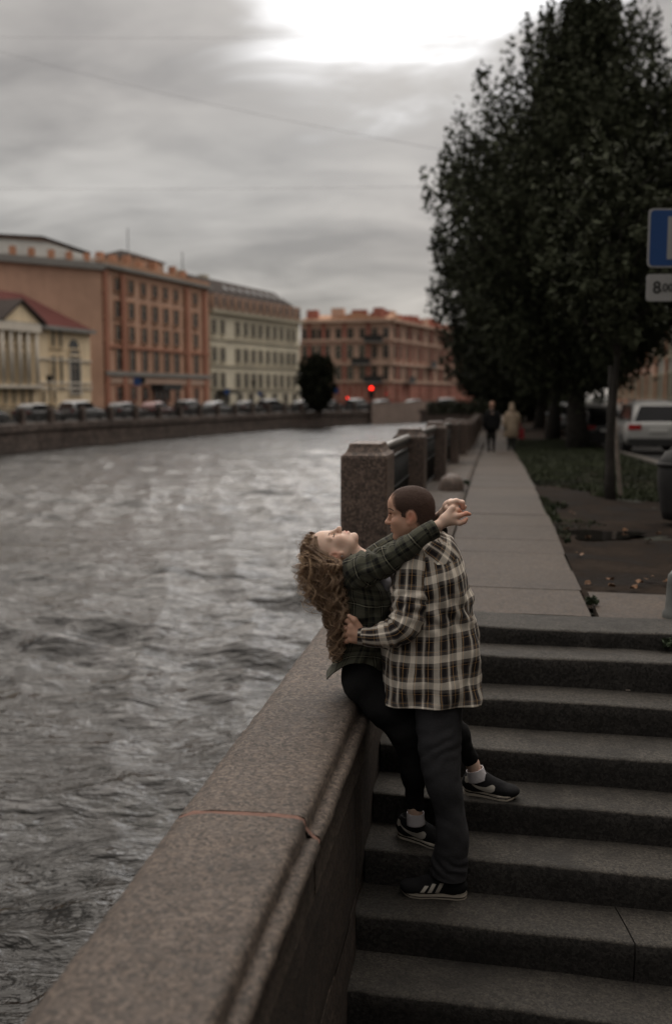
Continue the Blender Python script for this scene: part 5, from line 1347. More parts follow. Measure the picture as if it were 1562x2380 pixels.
# ---- materials for people
def skin(name, c):
    t = NT(name); a = t.node('ShaderNodeAttribute', attribute_name='tint'); co = t.coord('Object'); n = t.noise(co, 60, 3)
    col = t.mix(1.0, tuple(c), a.outputs['Color'], 'MULTIPLY')
    col = t.mix(t.math('MULTIPLY', t.ramp(n, 0.45, 0.7), 0.12), col, tuple(x * y for x, y in zip(c, (1.0, 0.72, 0.66))))
    t.bump(t.noise(co, 420, 2), 0.08, 0.001)
    m = t.set(col, 0.5, spec=0.35); t.b.inputs['Subsurface Weight'].default_value = 0.12; t.b.inputs['Subsurface Radius'].default_value = (0.01, 0.004, 0.002); t.b.inputs['Subsurface Scale'].default_value = 0.6
    return m
MAT['skinm'] = skin('ruddy_skin', (0.50, 0.30, 0.215)); MAT['skinf'] = skin('pale_skin', (0.62, 0.44, 0.35))
def plaid(name, stops_u, stops_v, pu, pv, rough=0.9, fuzz=0.3):
    t = NT(name); uv = t.coord('UV'); s = t.node('ShaderNodeSeparateXYZ'); t.l.new(uv, s.inputs[0])
    wob = t.noise(uv, 9, 2); wob = t.math('MULTIPLY', t.math('SUBTRACT', wob, 0.5), 0.012)
    def band(x, per, stops):
        f = t.math('FRACT', t.math('DIVIDE', t.math('ADD', x, wob), per)); r = t.node('ShaderNodeValToRGB'); r.color_ramp.interpolation = 'CONSTANT'
        el = r.color_ramp.elements
        while len(el) > 1: el.remove(el[-1])
        el[0].position = stops[0][0]; el[0].color = (*stops[0][1], 1)
        for p_, c in stops[1:]:
            e = el.new(p_); e.color = (*c, 1)
        t.l.new(f, r.inputs[0]); return r.outputs[0]
    a = band(s.outputs[0], pu, stops_u); b = band(s.outputs[1], pv, stops_v)
    tw = t.math('FRACT', t.math('MULTIPLY', t.math('ADD', s.outputs[0], s.outputs[1]), 260))
    col = t.mix(t.math('ADD', 0.38, t.math('MULTIPLY', t.ramp(tw, 0.4, 0.6), 0.24)), a, b)
    n = t.noise(uv, 300, 2, 0.6); n2 = t.noise(uv, 16, 3)
    col = t.mix(0.5, col, t.mix(n, tuple([0.72] * 3), tuple([1.25] * 3)), 'MULTIPLY')
    t.bump(t.math('ADD', t.math('MULTIPLY', n, 0.3), n2), 0.35, 0.012)
    m = t.set(col, rough, spec=0.15); t.b.inputs['Sheen Weight'].default_value = fuzz * 0.3; return m
cr, gy, dk, yl = (0.82, 0.75, 0.65), (0.13, 0.115, 0.105), (0.018, 0.015, 0.016), (0.55, 0.33, 0.13)
MAT['shirt'] = plaid('cream_and_black_plaid_flannel', [(0, cr), (0.17, gy), (0.215, yl), (0.24, gy), (0.27, dk), (0.44, gy), (0.51, cr), (0.60, gy), (0.65, dk), (0.74, yl), (0.762, dk), (0.89, gy), (0.96, cr)],
                     [(0, cr), (0.22, gy), (0.34, dk), (0.42, yl), (0.432, dk), (0.74, gy), (0.80, yl), (0.812, gy), (0.94, cr)], 0.100, 0.110)
g1, g2, bk, ln = (0.075, 0.076, 0.056), (0.040, 0.042, 0.031), (0.008, 0.008, 0.008), (0.30, 0.29, 0.22)
MAT['jacket'] = plaid('dark_green_plaid_flannel', [(0, g1), (0.24, bk), (0.33, g2), (0.36, (0.12, 0.11, 0.07)), (0.38, g2), (0.47, bk), (0.56, g1), (0.78, bk), (0.84, ln), (0.862, bk), (0.92, g1)],
                      [(0, g1), (0.26, bk), (0.35, g2), (0.42, (0.11, 0.10, 0.07)), (0.445, g2), (0.54, bk), (0.64, g1), (0.80, bk), (0.855, ln), (0.88, bk), (0.93, g2)], 0.135, 0.125)
def fabric(name, c, var=0.35, ns=120):
    t = NT(name); co = t.coord('Object'); n = t.noise(co, ns, 3, 0.7); n2 = t.noise(co, 7, 4)
    col = t.mix(n, tuple(x * (1 - var) for x in c), tuple(x * (1 + var) for x in c)); col = t.mix(t.math('MULTIPLY', t.ramp(n2, 0.4, 0.7), 0.3), col, tuple(x * 1.7 for x in c))
    t.bump(t.math('ADD', n, t.math('MULTIPLY', n2, 2)), 0.3, 0.006); return t.set(col, 0.92, spec=0.2)
MAT['denim'] = fabric('charcoal_denim', (0.033, 0.033, 0.036)); MAT['blackcloth'] = fabric('black_trouser_cloth', (0.0085, 0.0085, 0.009))
MAT['sock'] = fabric('white_sock', (0.52, 0.50, 0.52), 0.08); MAT['suede'] = fabric('black_suede', (0.011, 0.011, 0.012)); MAT['rubber'] = simple('off_white_sole', (0.50, 0.45, 0.38), 0.6, 0.08, 30, kind='Object')
MAT['logo'] = simple('off_white_leather', (0.46, 0.43, 0.38), 0.5, 0.05, 30, kind='Object')
MAT['coat'] = fabric('beige_wool_coat', (0.33, 0.26, 0.19)); MAT['redbag'] = fabric('red_bag_cloth', (0.16, 0.018, 0.022))
def hairmat(name, lo, hi, rough=0.42):
    t = NT(name); a = t.node('ShaderNodeAttribute', attribute_name='tint'); s = t.node('ShaderNodeSeparateColor'); t.l.new(a.outputs['Color'], s.inputs[0])
    return t.set(t.mix(s.outputs[0], lo, hi), rough, spec=0.45)
MAT['hairf'] = hairmat('honey_brown_curls', (0.13, 0.075, 0.045), (0.74, 0.53, 0.35))
def buzz():
    t = NT('dark_buzz_cut'); fd = t.node('ShaderNodeAttribute', attribute_name='tint').outputs['Fac']; co = t.coord('Object'); n = t.noise(co, 520, 2, 0.7); n2 = t.noise(co, 30, 3)
    col = t.mix(n, (0.024, 0.014, 0.011), (0.095, 0.058, 0.045)); col = t.mix(t.math('MULTIPLY', n2, 0.3), col, (0.09, 0.052, 0.04)); col = t.mix(t.ramp(t.math('ADD', fd, t.math('MULTIPLY', t.math('SUBTRACT', n, 0.5), 0.9)), 0.75, 0.1), col, (0.36, 0.215, 0.155)); t.bump(n, 0.9, 0.004); return t.set(col, 0.75, spec=0.2)
MAT['buzz'] = buzz()
MAT['brow'] = simple('brow_hair', (0.04, 0.02, 0.012), 0.8, 0.3, 200, kind='Object')
MAT['lash'] = simple('dark_lashes', (0.01, 0.007, 0.006), 0.8, 0.2, 200, kind='Object')

# ---- a head: c centre, Fw forward, U crownwards, S towards the camera-side ear
class Head:
    def __init__(s, c, Fw, U, sc, fem):
        s.c = np.array(c, float); s.F = nrm(Fw); s.U = nrm(np.array(U) - s.F * np.dot(U, s.F)); s.S = np.cross(s.F, s.U); s.sc = sc; s.fem = fem
        s.ax = np.stack([s.F, s.S, s.U])
    def P(s, f, t, u): return s.c + s.sc * (f * s.F + t * s.S + u * s.U)
    def loc(s, P): q = (np.asarray(P) - s.c) / s.sc; return q @ s.F, q @ s.S, q @ s.U
    def add(s, D):
        k = s.sc; fem = s.fem
        E = lambda f, t, u, a, b, c, kk=0.02, op='u': D.ell(s.P(f, t, u), s.ax, np.array([a, b, c]) * k, kk * k, op)
        Cp = lambda a, b, r0, r1, kk=0.015, op='u': D.cap(s.P(*a), s.P(*b), r0 * k, r1 * k, kk * k, op)
        E(-0.020, 0, 0.030, 0.094, 0.077, 0.090)
        E(0.016 if fem else 0.021, 0, 0.046, 0.078, 0.068, 0.066, 0.03)
        E(0.030, 0, -0.040, 0.058, 0.056, 0.070, 0.03)
        for t in (-1, 1):
            Cp((-0.004, t * 0.052, -0.050), (0.062, t * 0.018, -0.100), 0.018, 0.014, 0.03)   # jaw line
            Cp((0.000, t * 0.060, -0.012), (-0.004, t * 0.052, -0.050), 0.016, 0.018, 0.03)
            E(0.060, t * 0.040, -0.028, 0.026, 0.024, 0.022, 0.025)                              # cheek
            E(0.036, t * 0.036, -0.050, 0.034, 0.024, 0.036, 0.03)
            Cp((0.080, t * 0.012, 0.020), (0.066, t * 0.046, 0.020), 0.012 if fem else 0.0135, 0.011, 0.016)
            E(0.088, t * 0.032, 0.002, 0.015, 0.018, 0.011, 0.014, 's')
            E(0.068, t * 0.031, -0.001, 0.0155, 0.017, 0.0135, 0.004)
            E(0.099, t * 0.0125, -0.033, 0.0105, 0.0075, 0.0075, 0.008)
            # ear
            E(-0.010, t * 0.077, -0.012, 0.019, 0.008, 0.032, 0.006); E(-0.003, t * 0.0885, -0.006, 0.0095, 0.009, 0.019, 0.005, 's')
            E(0.004, t * 0.078, -0.038, 0.009, 0.006, 0.011, 0.006)
        Cp((0.085, 0, 0.012), (0.108, 0, -0.026), 0.0075, 0.0095, 0.014)                          # nose
        E(0.110, 0, -0.029, 0.0105, 0.011, 0.010, 0.008)
        E(0.098, 0, -0.040, 0.006, 0.010, 0.004, 0.006, 's')
        E(0.066, 0, -0.060, 0.026, 0.03, 0.022, 0.02)                                             # muzzle
        r = 0.0070 if fem else 0.0055
        Cp((0.0895, -0.014, -0.0565), (0.0925, 0, -0.0545), r * .8, r, 0.006); Cp((0.0925, 0, -0.0545), (0.0895, 0.014, -0.0565), r, r * .8, 0.006)
        Cp((0.0875, -0.011, -0.0695), (0.0905, 0, -0.0700), r, r * 1.15, 0.006); Cp((0.0905, 0, -0.0700), (0.0875, 0.011, -0.0695), r * 1.15, r, 0.006)
        E(0.097, 0, -0.0625, 0.006, 0.020, 0.0016, 0.003, 's')
        E(0.072, 0, -0.102, 0.019, 0.020, 0.0165, 0.018)                                          # chin
        return D
    def tints(s, P, base=None):
        f, t, u = s.loc(P); n = len(P); T = np.ones((n, 3))
        def blob(cf, ct, cu, r, col, sym=True):
            d2 = ((f - cf) / r[0]) ** 2 + ((np.abs(t) - ct if sym else t - ct) / r[1]) ** 2 + ((u - cu) / r[2]) ** 2
            w_ = np.exp(-d2 * 1.5)[:, None]; T[:] = T * (1 - w_) + T * np.array(col) * w_
        blob(0.095, 0, -0.062, (0.014, 0.022, 0.012), (0.92, 0.55, 0.55) if s.fem else (0.9, 0.66, 0.62))
        blob(0.106, 0, -0.03, (0.014, 0.018, 0.012), (1.0, 0.82, 0.8))
        blob(0.07, 0.045, -0.03, (0.04, 0.03, 0.03), (1.0, 0.93, 0.91))
        blob(-0.008, 0.082, -0.012, (0.03, 0.02, 0.035), (1.02, 0.72, 0.66))
        if not s.fem: blob(0.06, 0.02, -0.09, (0.05, 0.06, 0.03), (0.8, 0.76, 0.76))
        return T
def set_tint(me, T):
    a = me.color_attributes.new(name='tint', type='FLOAT_COLOR', domain='POINT'); a.data.foreach_set('color', np.concatenate([T, np.ones((len(T), 1))], 1).astype(np.float32).ravel())
def cap_from(name, me_P, Q, head, boundary, thick, mat, tint=None):
    f, t, u = head.loc(me_P); g = boundary(f, t, u)
    near = (np.abs(f) < 0.14) & (np.abs(t) < 0.12) & (np.abs(u) < 0.14)
    ear = (np.abs(t) > 0.070) & ((((f + 0.008) / 0.024) ** 2 + ((u + 0.013) / 0.036) ** 2) < 1)
    g = np.where(near & ~ear, g, -1)
    keep = (g[Q] > -0.004).all(1); q = Q[keep]; used, inv = np.unique(q.ravel(), return_inverse=True)
    me = bpy.data.meshes.new(name); 
    # outward normals
    N_ = np.zeros_like(me_P); a = np.cross(me_P[Q[:, 2]] - me_P[Q[:, 0]], me_P[Q[:, 3]] - me_P[Q[:, 1]])
    for k in range(4): np.add.at(N_, Q[:, k], a)
    N_ /= np.linalg.norm(N_, axis=1)[:, None] + 1e-12
    cen = head.c; 
    if np.mean(np.einsum('ij,ij->i', N_[used], me_P[used] - cen)) < 0: N_ = -N_
    amt = -0.0012 + (thick + 0.0012) * np.clip((g[used] + 0.004) / 0.03, 0, 1) ** 0.7
    V = me_P[used] + N_[used] * amt[:, None] 
    V += N_[used] * (0.0008 * fbm(V * 220, 2, 3))[:, None]
    fill(me, V, inv.reshape(-1, 4)); me.materials.append(mat); me.polygons.foreach_set('use_smooth', np.ones(len(me.polygons), bool))
    set_tint(me, np.full((len(V), 3), tint) if tint is not None else np.repeat(np.clip((g[used] + 0.002) / 0.03, 0, 1)[:, None], 3, 1))
    return me, V, N_[used]

# ---- clothing: lofted tubes in photo coordinates
def catmull(P, m):
    P = np.asarray(P, float); out = []
    n = len(P)
    for i in range(n - 1):
        p0 = P[max(i - 1, 0)]; p1 = P[i]; p2 = P[i + 1]; p3 = P[min(i + 2, n - 1)]
        for k in range(m):
            t = k / m; out.append(0.5 * ((2 * p1) + (p2 - p0) * t + (2 * p0 - 5 * p1 + 4 * p2 - p3) * t * t + (3 * p1 - p0 - 3 * p2 + p3) * t ** 3))
    out.append(P[-1]); return np.array(out)
def garment(name, rows, mat, m=10, nseg=72, tilt=None, circ=None, wr=0.005, seed=0, fold=None, e=1.0, twist=0.0, u0=0.0, v0=0.0, solid=0.003, hem=None, extra=None, parent=None, rot=0.0):
    """rows: (px, py, Y, half width in photo px, half depth in metres[, tilt degrees])"""
    R = catmull(rows, m); nr = len(R); C_ = np.array([Q3(a[0], a[1], a[2]) for a in R])
    hw = np.array([a[3] * pxm(a[1], a[2]) for a in R]); hd = R[:, 4]
    G = np.zeros((nr, nseg, 3)); th = np.linspace(0, 2 * math.pi, nseg + 1)[:-1]
    for i in range(nr):
        tg = nrm(C_[min(i + 1, nr - 1)] - C_[max(i - 1, 0)])
        if R.shape[1] > 5: a = math.radians(R[i, 5]); A = np.array([math.cos(a), 0, math.sin(a)]); B = np.array([0.0, 1.0, 0.0])
        else:
            vw = np.array([0, 1.0, 0]); A = nrm(np.cross(tg, vw)); B = nrm(np.cross(A, tg))
            if B[1] < 0: B = -B
            if i == 0: A0 = A
            if np.dot(A, A0) < 0: A = -A
            A0 = A
        if twist: A, B = A * math.cos(twist) + B * math.sin(twist) * 0.35, B * math.cos(twist) - A * math.sin(twist) * 0.35
        c, s = np.cos(th), np.sin(th); c = np.sign(c) * np.abs(c) ** e; s = np.sign(s) * np.abs(s) ** e
        G[i] = C_[i] + np.outer(c * hw[i], A) + np.outer(s * hd[i], B)
    if hem is not None: G = hem(G, th, R)
    # uv: arc length round each ring scaled to a constant girth, length along the axis
    d = np.linalg.norm(np.diff(np.concatenate([G, G[:, :1]], 1), axis=1), axis=2); cu = np.concatenate([np.zeros((nr, 1)), np.cumsum(d, 1)], 1)
    circ = circ or float(np.median(cu[:, -1])); U = cu / cu[:, -1:] * circ + u0
    V = np.concatenate([[0], np.cumsum(np.linalg.norm(np.diff(G, axis=0), axis=2).mean(1))]) + v0
    UV = np.stack([U, np.repeat(V[:, None], nseg + 1, 1)], -1)
    if rot: UV = np.stack([UV[..., 0] * math.cos(rot) - UV[..., 1] * math.sin(rot), UV[..., 0] * math.sin(rot) + UV[..., 1] * math.cos(rot)], -1)
    # wrinkles
    Nn = np.cross(np.roll(G, -1, 1) - np.roll(G, 1, 1), np.gradient(G, axis=0)); Nn /= np.linalg.norm(Nn, axis=2)[..., None] + 1e-9
    if np.mean(np.einsum('ijk,ijk->ij', Nn, G - C_[:, None])) < 0: Nn = -Nn
    W = wr * (fbm(G * np.array([14, 14, 9]) + seed, 3, seed) + 0.7 * (0.5 - np.abs(fbm(G * np.array([9, 9, 16]) + 3 + seed, 2, seed + 7))))
    if fold is not None: W = W + fold(U[:, :-1], UV[:, :-1, 1], G, th)
    G = G + Nn * W[..., None]
    if extra is not None: G = extra(G, th)
    me = grid_mesh(name, G, mat, UV, wrap=True); o = child(name, me, parent)
    if solid: md = o.modifiers.new('thickness', 'SOLIDIFY'); md.thickness = solid; md.offset = -1
    return o
def ribs(cv, amp, period, width, ang=0.0, seed=0):
    """soft ridges across a tube near a bend"""
    def f(U, V, G, th):
        w_ = np.exp(-((V - cv) / width) ** 2); return amp * w_ * np.sin(2 * math.pi * (V + ang * U + 0.02 * vnoise(G * 20, seed)) / period)
    return f

# ================================================================== THE MAN
MY = 4.10
man = empty('tmp')
bpy.data.objects.remove(man)
D = SDF()
hm = Head(Q3(953, 1193, 4.11), (-0.985, 0.13, -0.13), (-0.15, 0.05, 0.985), 0.905, False)
hm.add(D)
nb = Q3(992, 1262, 4.13)
D.cap(hm.P(-0.03, 0, -0.045), nb, 0.056, 0.062, 0.03)
D.cap(hm.P(-0.045, 0, -0.01), nb, 0.045, 0.06, 0.03)
pel = Q3(1012, 1600, 4.12); che = Q3(1002, 1360, 4.13)
D.cap(nb, che, 0.06, 0.10, 0.05); D.cap(che, pel, 0.11, 0.11, 0.05)
shL = Q3(958, 1318, 4.02); shR = Q3(1010, 1300, 4.24)
elL = Q3(940, 1462, 3.94); wrL = Q3(846, 1480, 3.99)
D.chain([che, shL, elL, wrL], [0.08, 0.045, 0.030, 0.023], 0.03)
elR = Q3(915, 1440, 4.40); wrR = Q3(850, 1450, 4.38); D.chain([che, shR, elR, wrR], [0.08, 0.05, 0.036, 0.024], 0.04)
# far hand, resting on the far side of her back: palm and five fingers
D.cap(wrR, Q3(818, 1440, 4.36), 0.022, 0.028, 0.02)
for j in range(4): D.chain([Q3(818, 1425 + 10 * j, 4.35), Q3(798, 1420 + 12 * j, 4.34), Q3(790, 1419 + 12 * j, 4.31)], [0.010, 0.009, 0.007], 0.006)
D.chain([Q3(835, 1432, 4.37), Q3(828, 1412, 4.35)], [0.011, 0.009], 0.008)
# near hand on her lower back
D.cap(wrL, Q3(836, 1478, 3.99), 0.024, 0.026, 0.015)
D.cap(Q3(836, 1470, 3.995), Q3(819, 1457, 4.00), 0.024, 0.021, 0.012); D.cap(Q3(836, 1486, 3.995), Q3(818, 1485, 4.00), 0.021, 0.018, 0.012); D.cap(Q3(832, 1472, 3.992), Q3(817, 1470, 3.998), 0.022, 0.02, 0.01)
for j, (a, b, c) in enumerate((((819, 1450), (808, 1443), (800, 1446)), ((817, 1462), (805, 1459), (796, 1463)), ((816, 1474), (804, 1475), (796, 1479)), ((817, 1486), (807, 1490), (800, 1493)))):
    D.chain([Q3(*a, 4.005), Q3(*b, 4.03), Q3(*c, 4.075)], [0.0115, 0.0105, 0.0085], 0.006)
D.chain([Q3(835, 1458, 3.985), Q3(824, 1441, 3.985), Q3(811, 1431, 3.995)], [0.015, 0.0115, 0.0085], 0.01)
# legs
kL = Q3(1026, 1790, 3.95); aL = Q3(1052, 2015, 3.97)
Z6 = CAMZ + EDGE[6][0]
D.chain([Q3(1008, 1610, 4.06), kL, aL], [0.075, 0.042, 0.030], 0.02)
kR = Q3(1032, 1780, 4.22); aR = Q3(1046, 1925, 4.22)
D.chain([Q3(1022, 1600, 4.2), kR, aR], [0.075, 0.042, 0.030], 0.02)
D.cap(aL, np.array([aL[0] - 0.02, aL[1], Z6 + 0.05]), 0.036, 0.032, 0.02)
meM, PM_, QM_ = D.mesh('person', 0.0032, MAT['skinm'], 1)
set_tint(meM, hm.tints(PM_))
man = link('person', meM); tag(man, 'man with buzz cut in cream and black plaid shirt, bending over a woman', 'person')
# hair
hb = [(-0.095, -0.11), (-0.078, -0.065), (-0.060, -0.030), (-0.040, -0.022), (-0.018, 0.010), (-0.010, 0.026), (-0.004, 0.052), (0.03, 0.068), (0.060, 0.072), (0.084, 0.074), (0.13, 0.080)]
def hair_m(f, t, u):
    b = np.interp(u, [p[0] for p in hb], [p[1] for p in hb])
    # a straight front hairline, receding slightly in the middle of the temple
    fr = 0.071 + 0.05 * np.clip(f - 0.05, 0, 1) - (np.abs(t) < 0.03) * 0 
    g = np.minimum(b - f, u + 0.085)
    lim = 0.080 - 0.10 * np.clip((np.abs(t) - 0.040) / 0.036, 0, 1) ** 1.5
    g = np.where(f > 0.035, np.minimum(g, u - lim), g)
    return g
mh, _, _ = cap_from('hair', PM_, QM_, hm, hair_m, 0.0042, MAT['buzz']); child('hair', mh, man)
bvM = BVHTree.FromPolygons([tuple(p) for p in PM_], [tuple(int(i) for i in q) for q in QM_[::1]])
def on_face(bv, px, py, lift=0.0006):
    d = ray(px, py).normalized(); h = bv.ray_cast(CAMP, d)
    return (h[0] - d * lift) if h[0] is not None else None
def strip_on(bv, name, pts, r, mat, parent, lift=0.0004):
    P = [on_face(bv, *p, lift) for p in catmull([(a, b) for a, b in pts], 5)]; P = [p for p in P if p is not None]
    if len(P) < 3: return
    n = len(P); mb = MB(); mb.tube(P, [r * (0.35 + 0.65 * math.sin(math.pi * (i + 0.6) / (n + 0.2))) for i in range(n)], 6); return child(name, mb.mesh(name, mat, True), parent)
strip_on(bvM, 'eyebrow', [(901.5, 1183), (906, 1182), (911, 1184.5), (914.5, 1187.5)], 0.0026, MAT['brow'], man)
strip_on(bvM, 'eyelashes', [(901.5, 1192), (905, 1193.5), (909, 1192.5)], 0.0012, MAT['lash'], man)
# shirt body: open plaid overshirt
def man_hem(G, th, R):
    G = G.copy(); nr = len(G); w_ = np.clip((np.arange(nr) - (nr - 26)) / 25.0, 0, 1)[:, None] ** 1.5
    x = np.cos(th)[None, :]
    G[..., 2] += -w_ * 0.020 * (np.abs(x) ** 2 - 0.45)      # tails lower at the sides, raised over the hip
    return G
def man_fold(U, V, G, th):
    c = V.max(); f = (0.012 + 0.008 * vnoise(G * 5, 4)) * np.sin(2 * math.pi * (U / 0.17 + 0.35 * np.sin(V * 8 + 1.5 * vnoise(G * 4, 9)))) * np.clip((V - 0.2) / 0.3, 0, 1)
    a = G[..., 0]; z = G[..., 2]
    return f + 0.006 * (0.5 - np.abs(fbm(np.stack([G[..., 0] * 10 + G[..., 2] * 5, G[..., 1] * 8, G[..., 2] * 9 - G[..., 0] * 9], -1), 2, 77))) + 0.007 * np.sin((a * 0.9 + z) * 70 + 2 * vnoise(G * 8, 5)) * np.exp(-((V - 0.38) / 0.09) ** 2)
rows = [(986, 1226, 4.125, 31, 0.060, 12), (986, 1240, 4.125, 34, 0.066, 14), (988, 1252, 4.13, 46, 0.098, 16), (989, 1270, 4.13, 62, 0.145, 20), (994, 1298, 4.13, 72, 0.178, 18), (999, 1340, 4.12, 80, 0.186, 13),
        (1003, 1392, 4.12, 88, 0.180, 9), (1004, 1450, 4.12, 99, 0.178, 6), (1003, 1510, 4.11, 108, 0.180, 4), (1003, 1570, 4.10, 111, 0.183, 2), (1003, 1621, 4.10, 114.5, 0.186, 1)]
garment('shirt', rows, MAT['shirt'], 14, 150, wr=0.0062, seed=2, fold=man_fold, e=0.92, hem=man_hem, circ=1.18, parent=man, u0=0.02)
garment('shoulder_yoke', [(a, b, c, d + 1.6, e_ + 0.004, f_) for a, b, c, d, e_, f_ in rows[1:5]] + [(995, 1308, 4.13, 76, 0.185, 17)], MAT['shirt'], 8, 110, wr=0.001, seed=2, e=0.92, circ=0.95, parent=man, rot=0.62, solid=0.002)
# collar
garment('collar', [(981, 1222, 4.12, 33, 0.066, 14), (982, 1234, 4.12, 36, 0.072, 15), (985, 1247, 4.125, 43, 0.085, 16)], MAT['shirt'], 5, 60, wr=0.001, circ=0.5, parent=man, v0=0.04)
# near sleeve
def slv(U, V, G, th):
    return ribs(0.275, 0.0055, 0.045, 0.07, 0.3)(U, V, G, th) + ribs(0.40, 0.004, 0.035, 0.06, -0.2)(U, V, G, th) + ribs(0.05, 0.003, 0.08, 0.05, 0.5)(U, V, G, th)
rows = [(962, 1283, 4.04, 14, 0.035), (961, 1292, 4.02, 29, 0.056), (958, 1312, 4.00, 37, 0.068), (956, 1345, 3.985, 40, 0.070), (953, 1385, 3.97, 39.5, 0.068), (947, 1425, 3.955, 38, 0.064), (936, 1455, 3.945, 37, 0.060), (915, 1470, 3.95, 33, 0.055), (890, 1476, 3.96, 28, 0.048), (866, 1479, 3.97, 23, 0.041), (846, 1478, 3.98, 20, 0.036), (835, 1477, 3.985, 17.5, 0.032)]
garment('sleeve', rows, MAT['shirt'], 9, 84, wr=0.0042, seed=5, fold=slv, circ=0.44, parent=man, u0=0.05, v0=0.03)
garment('cuff', [(848, 1478.5, 3.98, 19.5, 0.036), (840, 1478, 3.983, 19.5, 0.036), (833, 1477.5, 3.985, 19, 0.035)], MAT['shirt'], 4, 48, wr=0.0008, circ=0.24, parent=man, v0=0.05)
# far sleeve, mostly hidden
garment('sleeve', [(1005, 1285, 4.22, 20, 0.05), (1000, 1320, 4.26, 36, 0.066), (960, 1390, 4.34, 34, 0.06), (925, 1430, 4.38, 31, 0.055), (885, 1445, 4.39, 24, 0.045), (855, 1450, 4.38, 18, 0.034)], MAT['shirt'], 7, 48, wr=0.004, seed=8, circ=0.4, parent=man)
# jeans
def jean_fold(seed, cv):
    def f(U, V, G, th): return (ribs(cv, 0.0030, 0.062, 0.09, 0.55, seed)(U, V + 0.02 * fbm(G * 9, 2, seed), G, th) + ribs(V.max() - 0.05, 0.0032, 0.052, 0.07, -0.5, seed)(U, V + 0.02 * fbm(G * 11, 2, seed), G, th)) * (0.55 + 0.9 * vnoise(G * 12, seed + 3)) + ribs(0.06, 0.003, 0.09, 0.08, 1.2, seed)(U, V, G, th)
    return f
jeans = None
rows = [(1016, 1560, 4.05, 52, 0.10), (1017, 1610, 4.04, 54, 0.10), (1018, 1650, 4.03, 53, 0.096), (1021, 1720, 4.0, 49, 0.088), (1025, 1785, 3.97, 43, 0.078), (1034, 1840, 3.96, 37.5, 0.070), (1044, 1890, 3.96, 34.5, 0.064), (1049, 1950, 3.965, 36, 0.064), (1046, 2005, 3.97, 39, 0.068), (1043, 2034, 3.972, 41, 0.072)]
jeans = garment('trouser_leg', rows, MAT['denim'], 12, 72, wr=0.005, seed=11, fold=jean_fold(3, 0.30), parent=man)
rows = [(1024, 1560, 4.2, 50, 0.10), (1026, 1650, 4.2, 46, 0.09), (1030, 1780, 4.22, 38, 0.075), (1042, 1880, 4.22, 30, 0.06), (1046, 1935, 4.22, 30, 0.06)]
garment('trouser_leg', rows, MAT['denim'], 8, 48, wr=0.004, seed=12, parent=man)

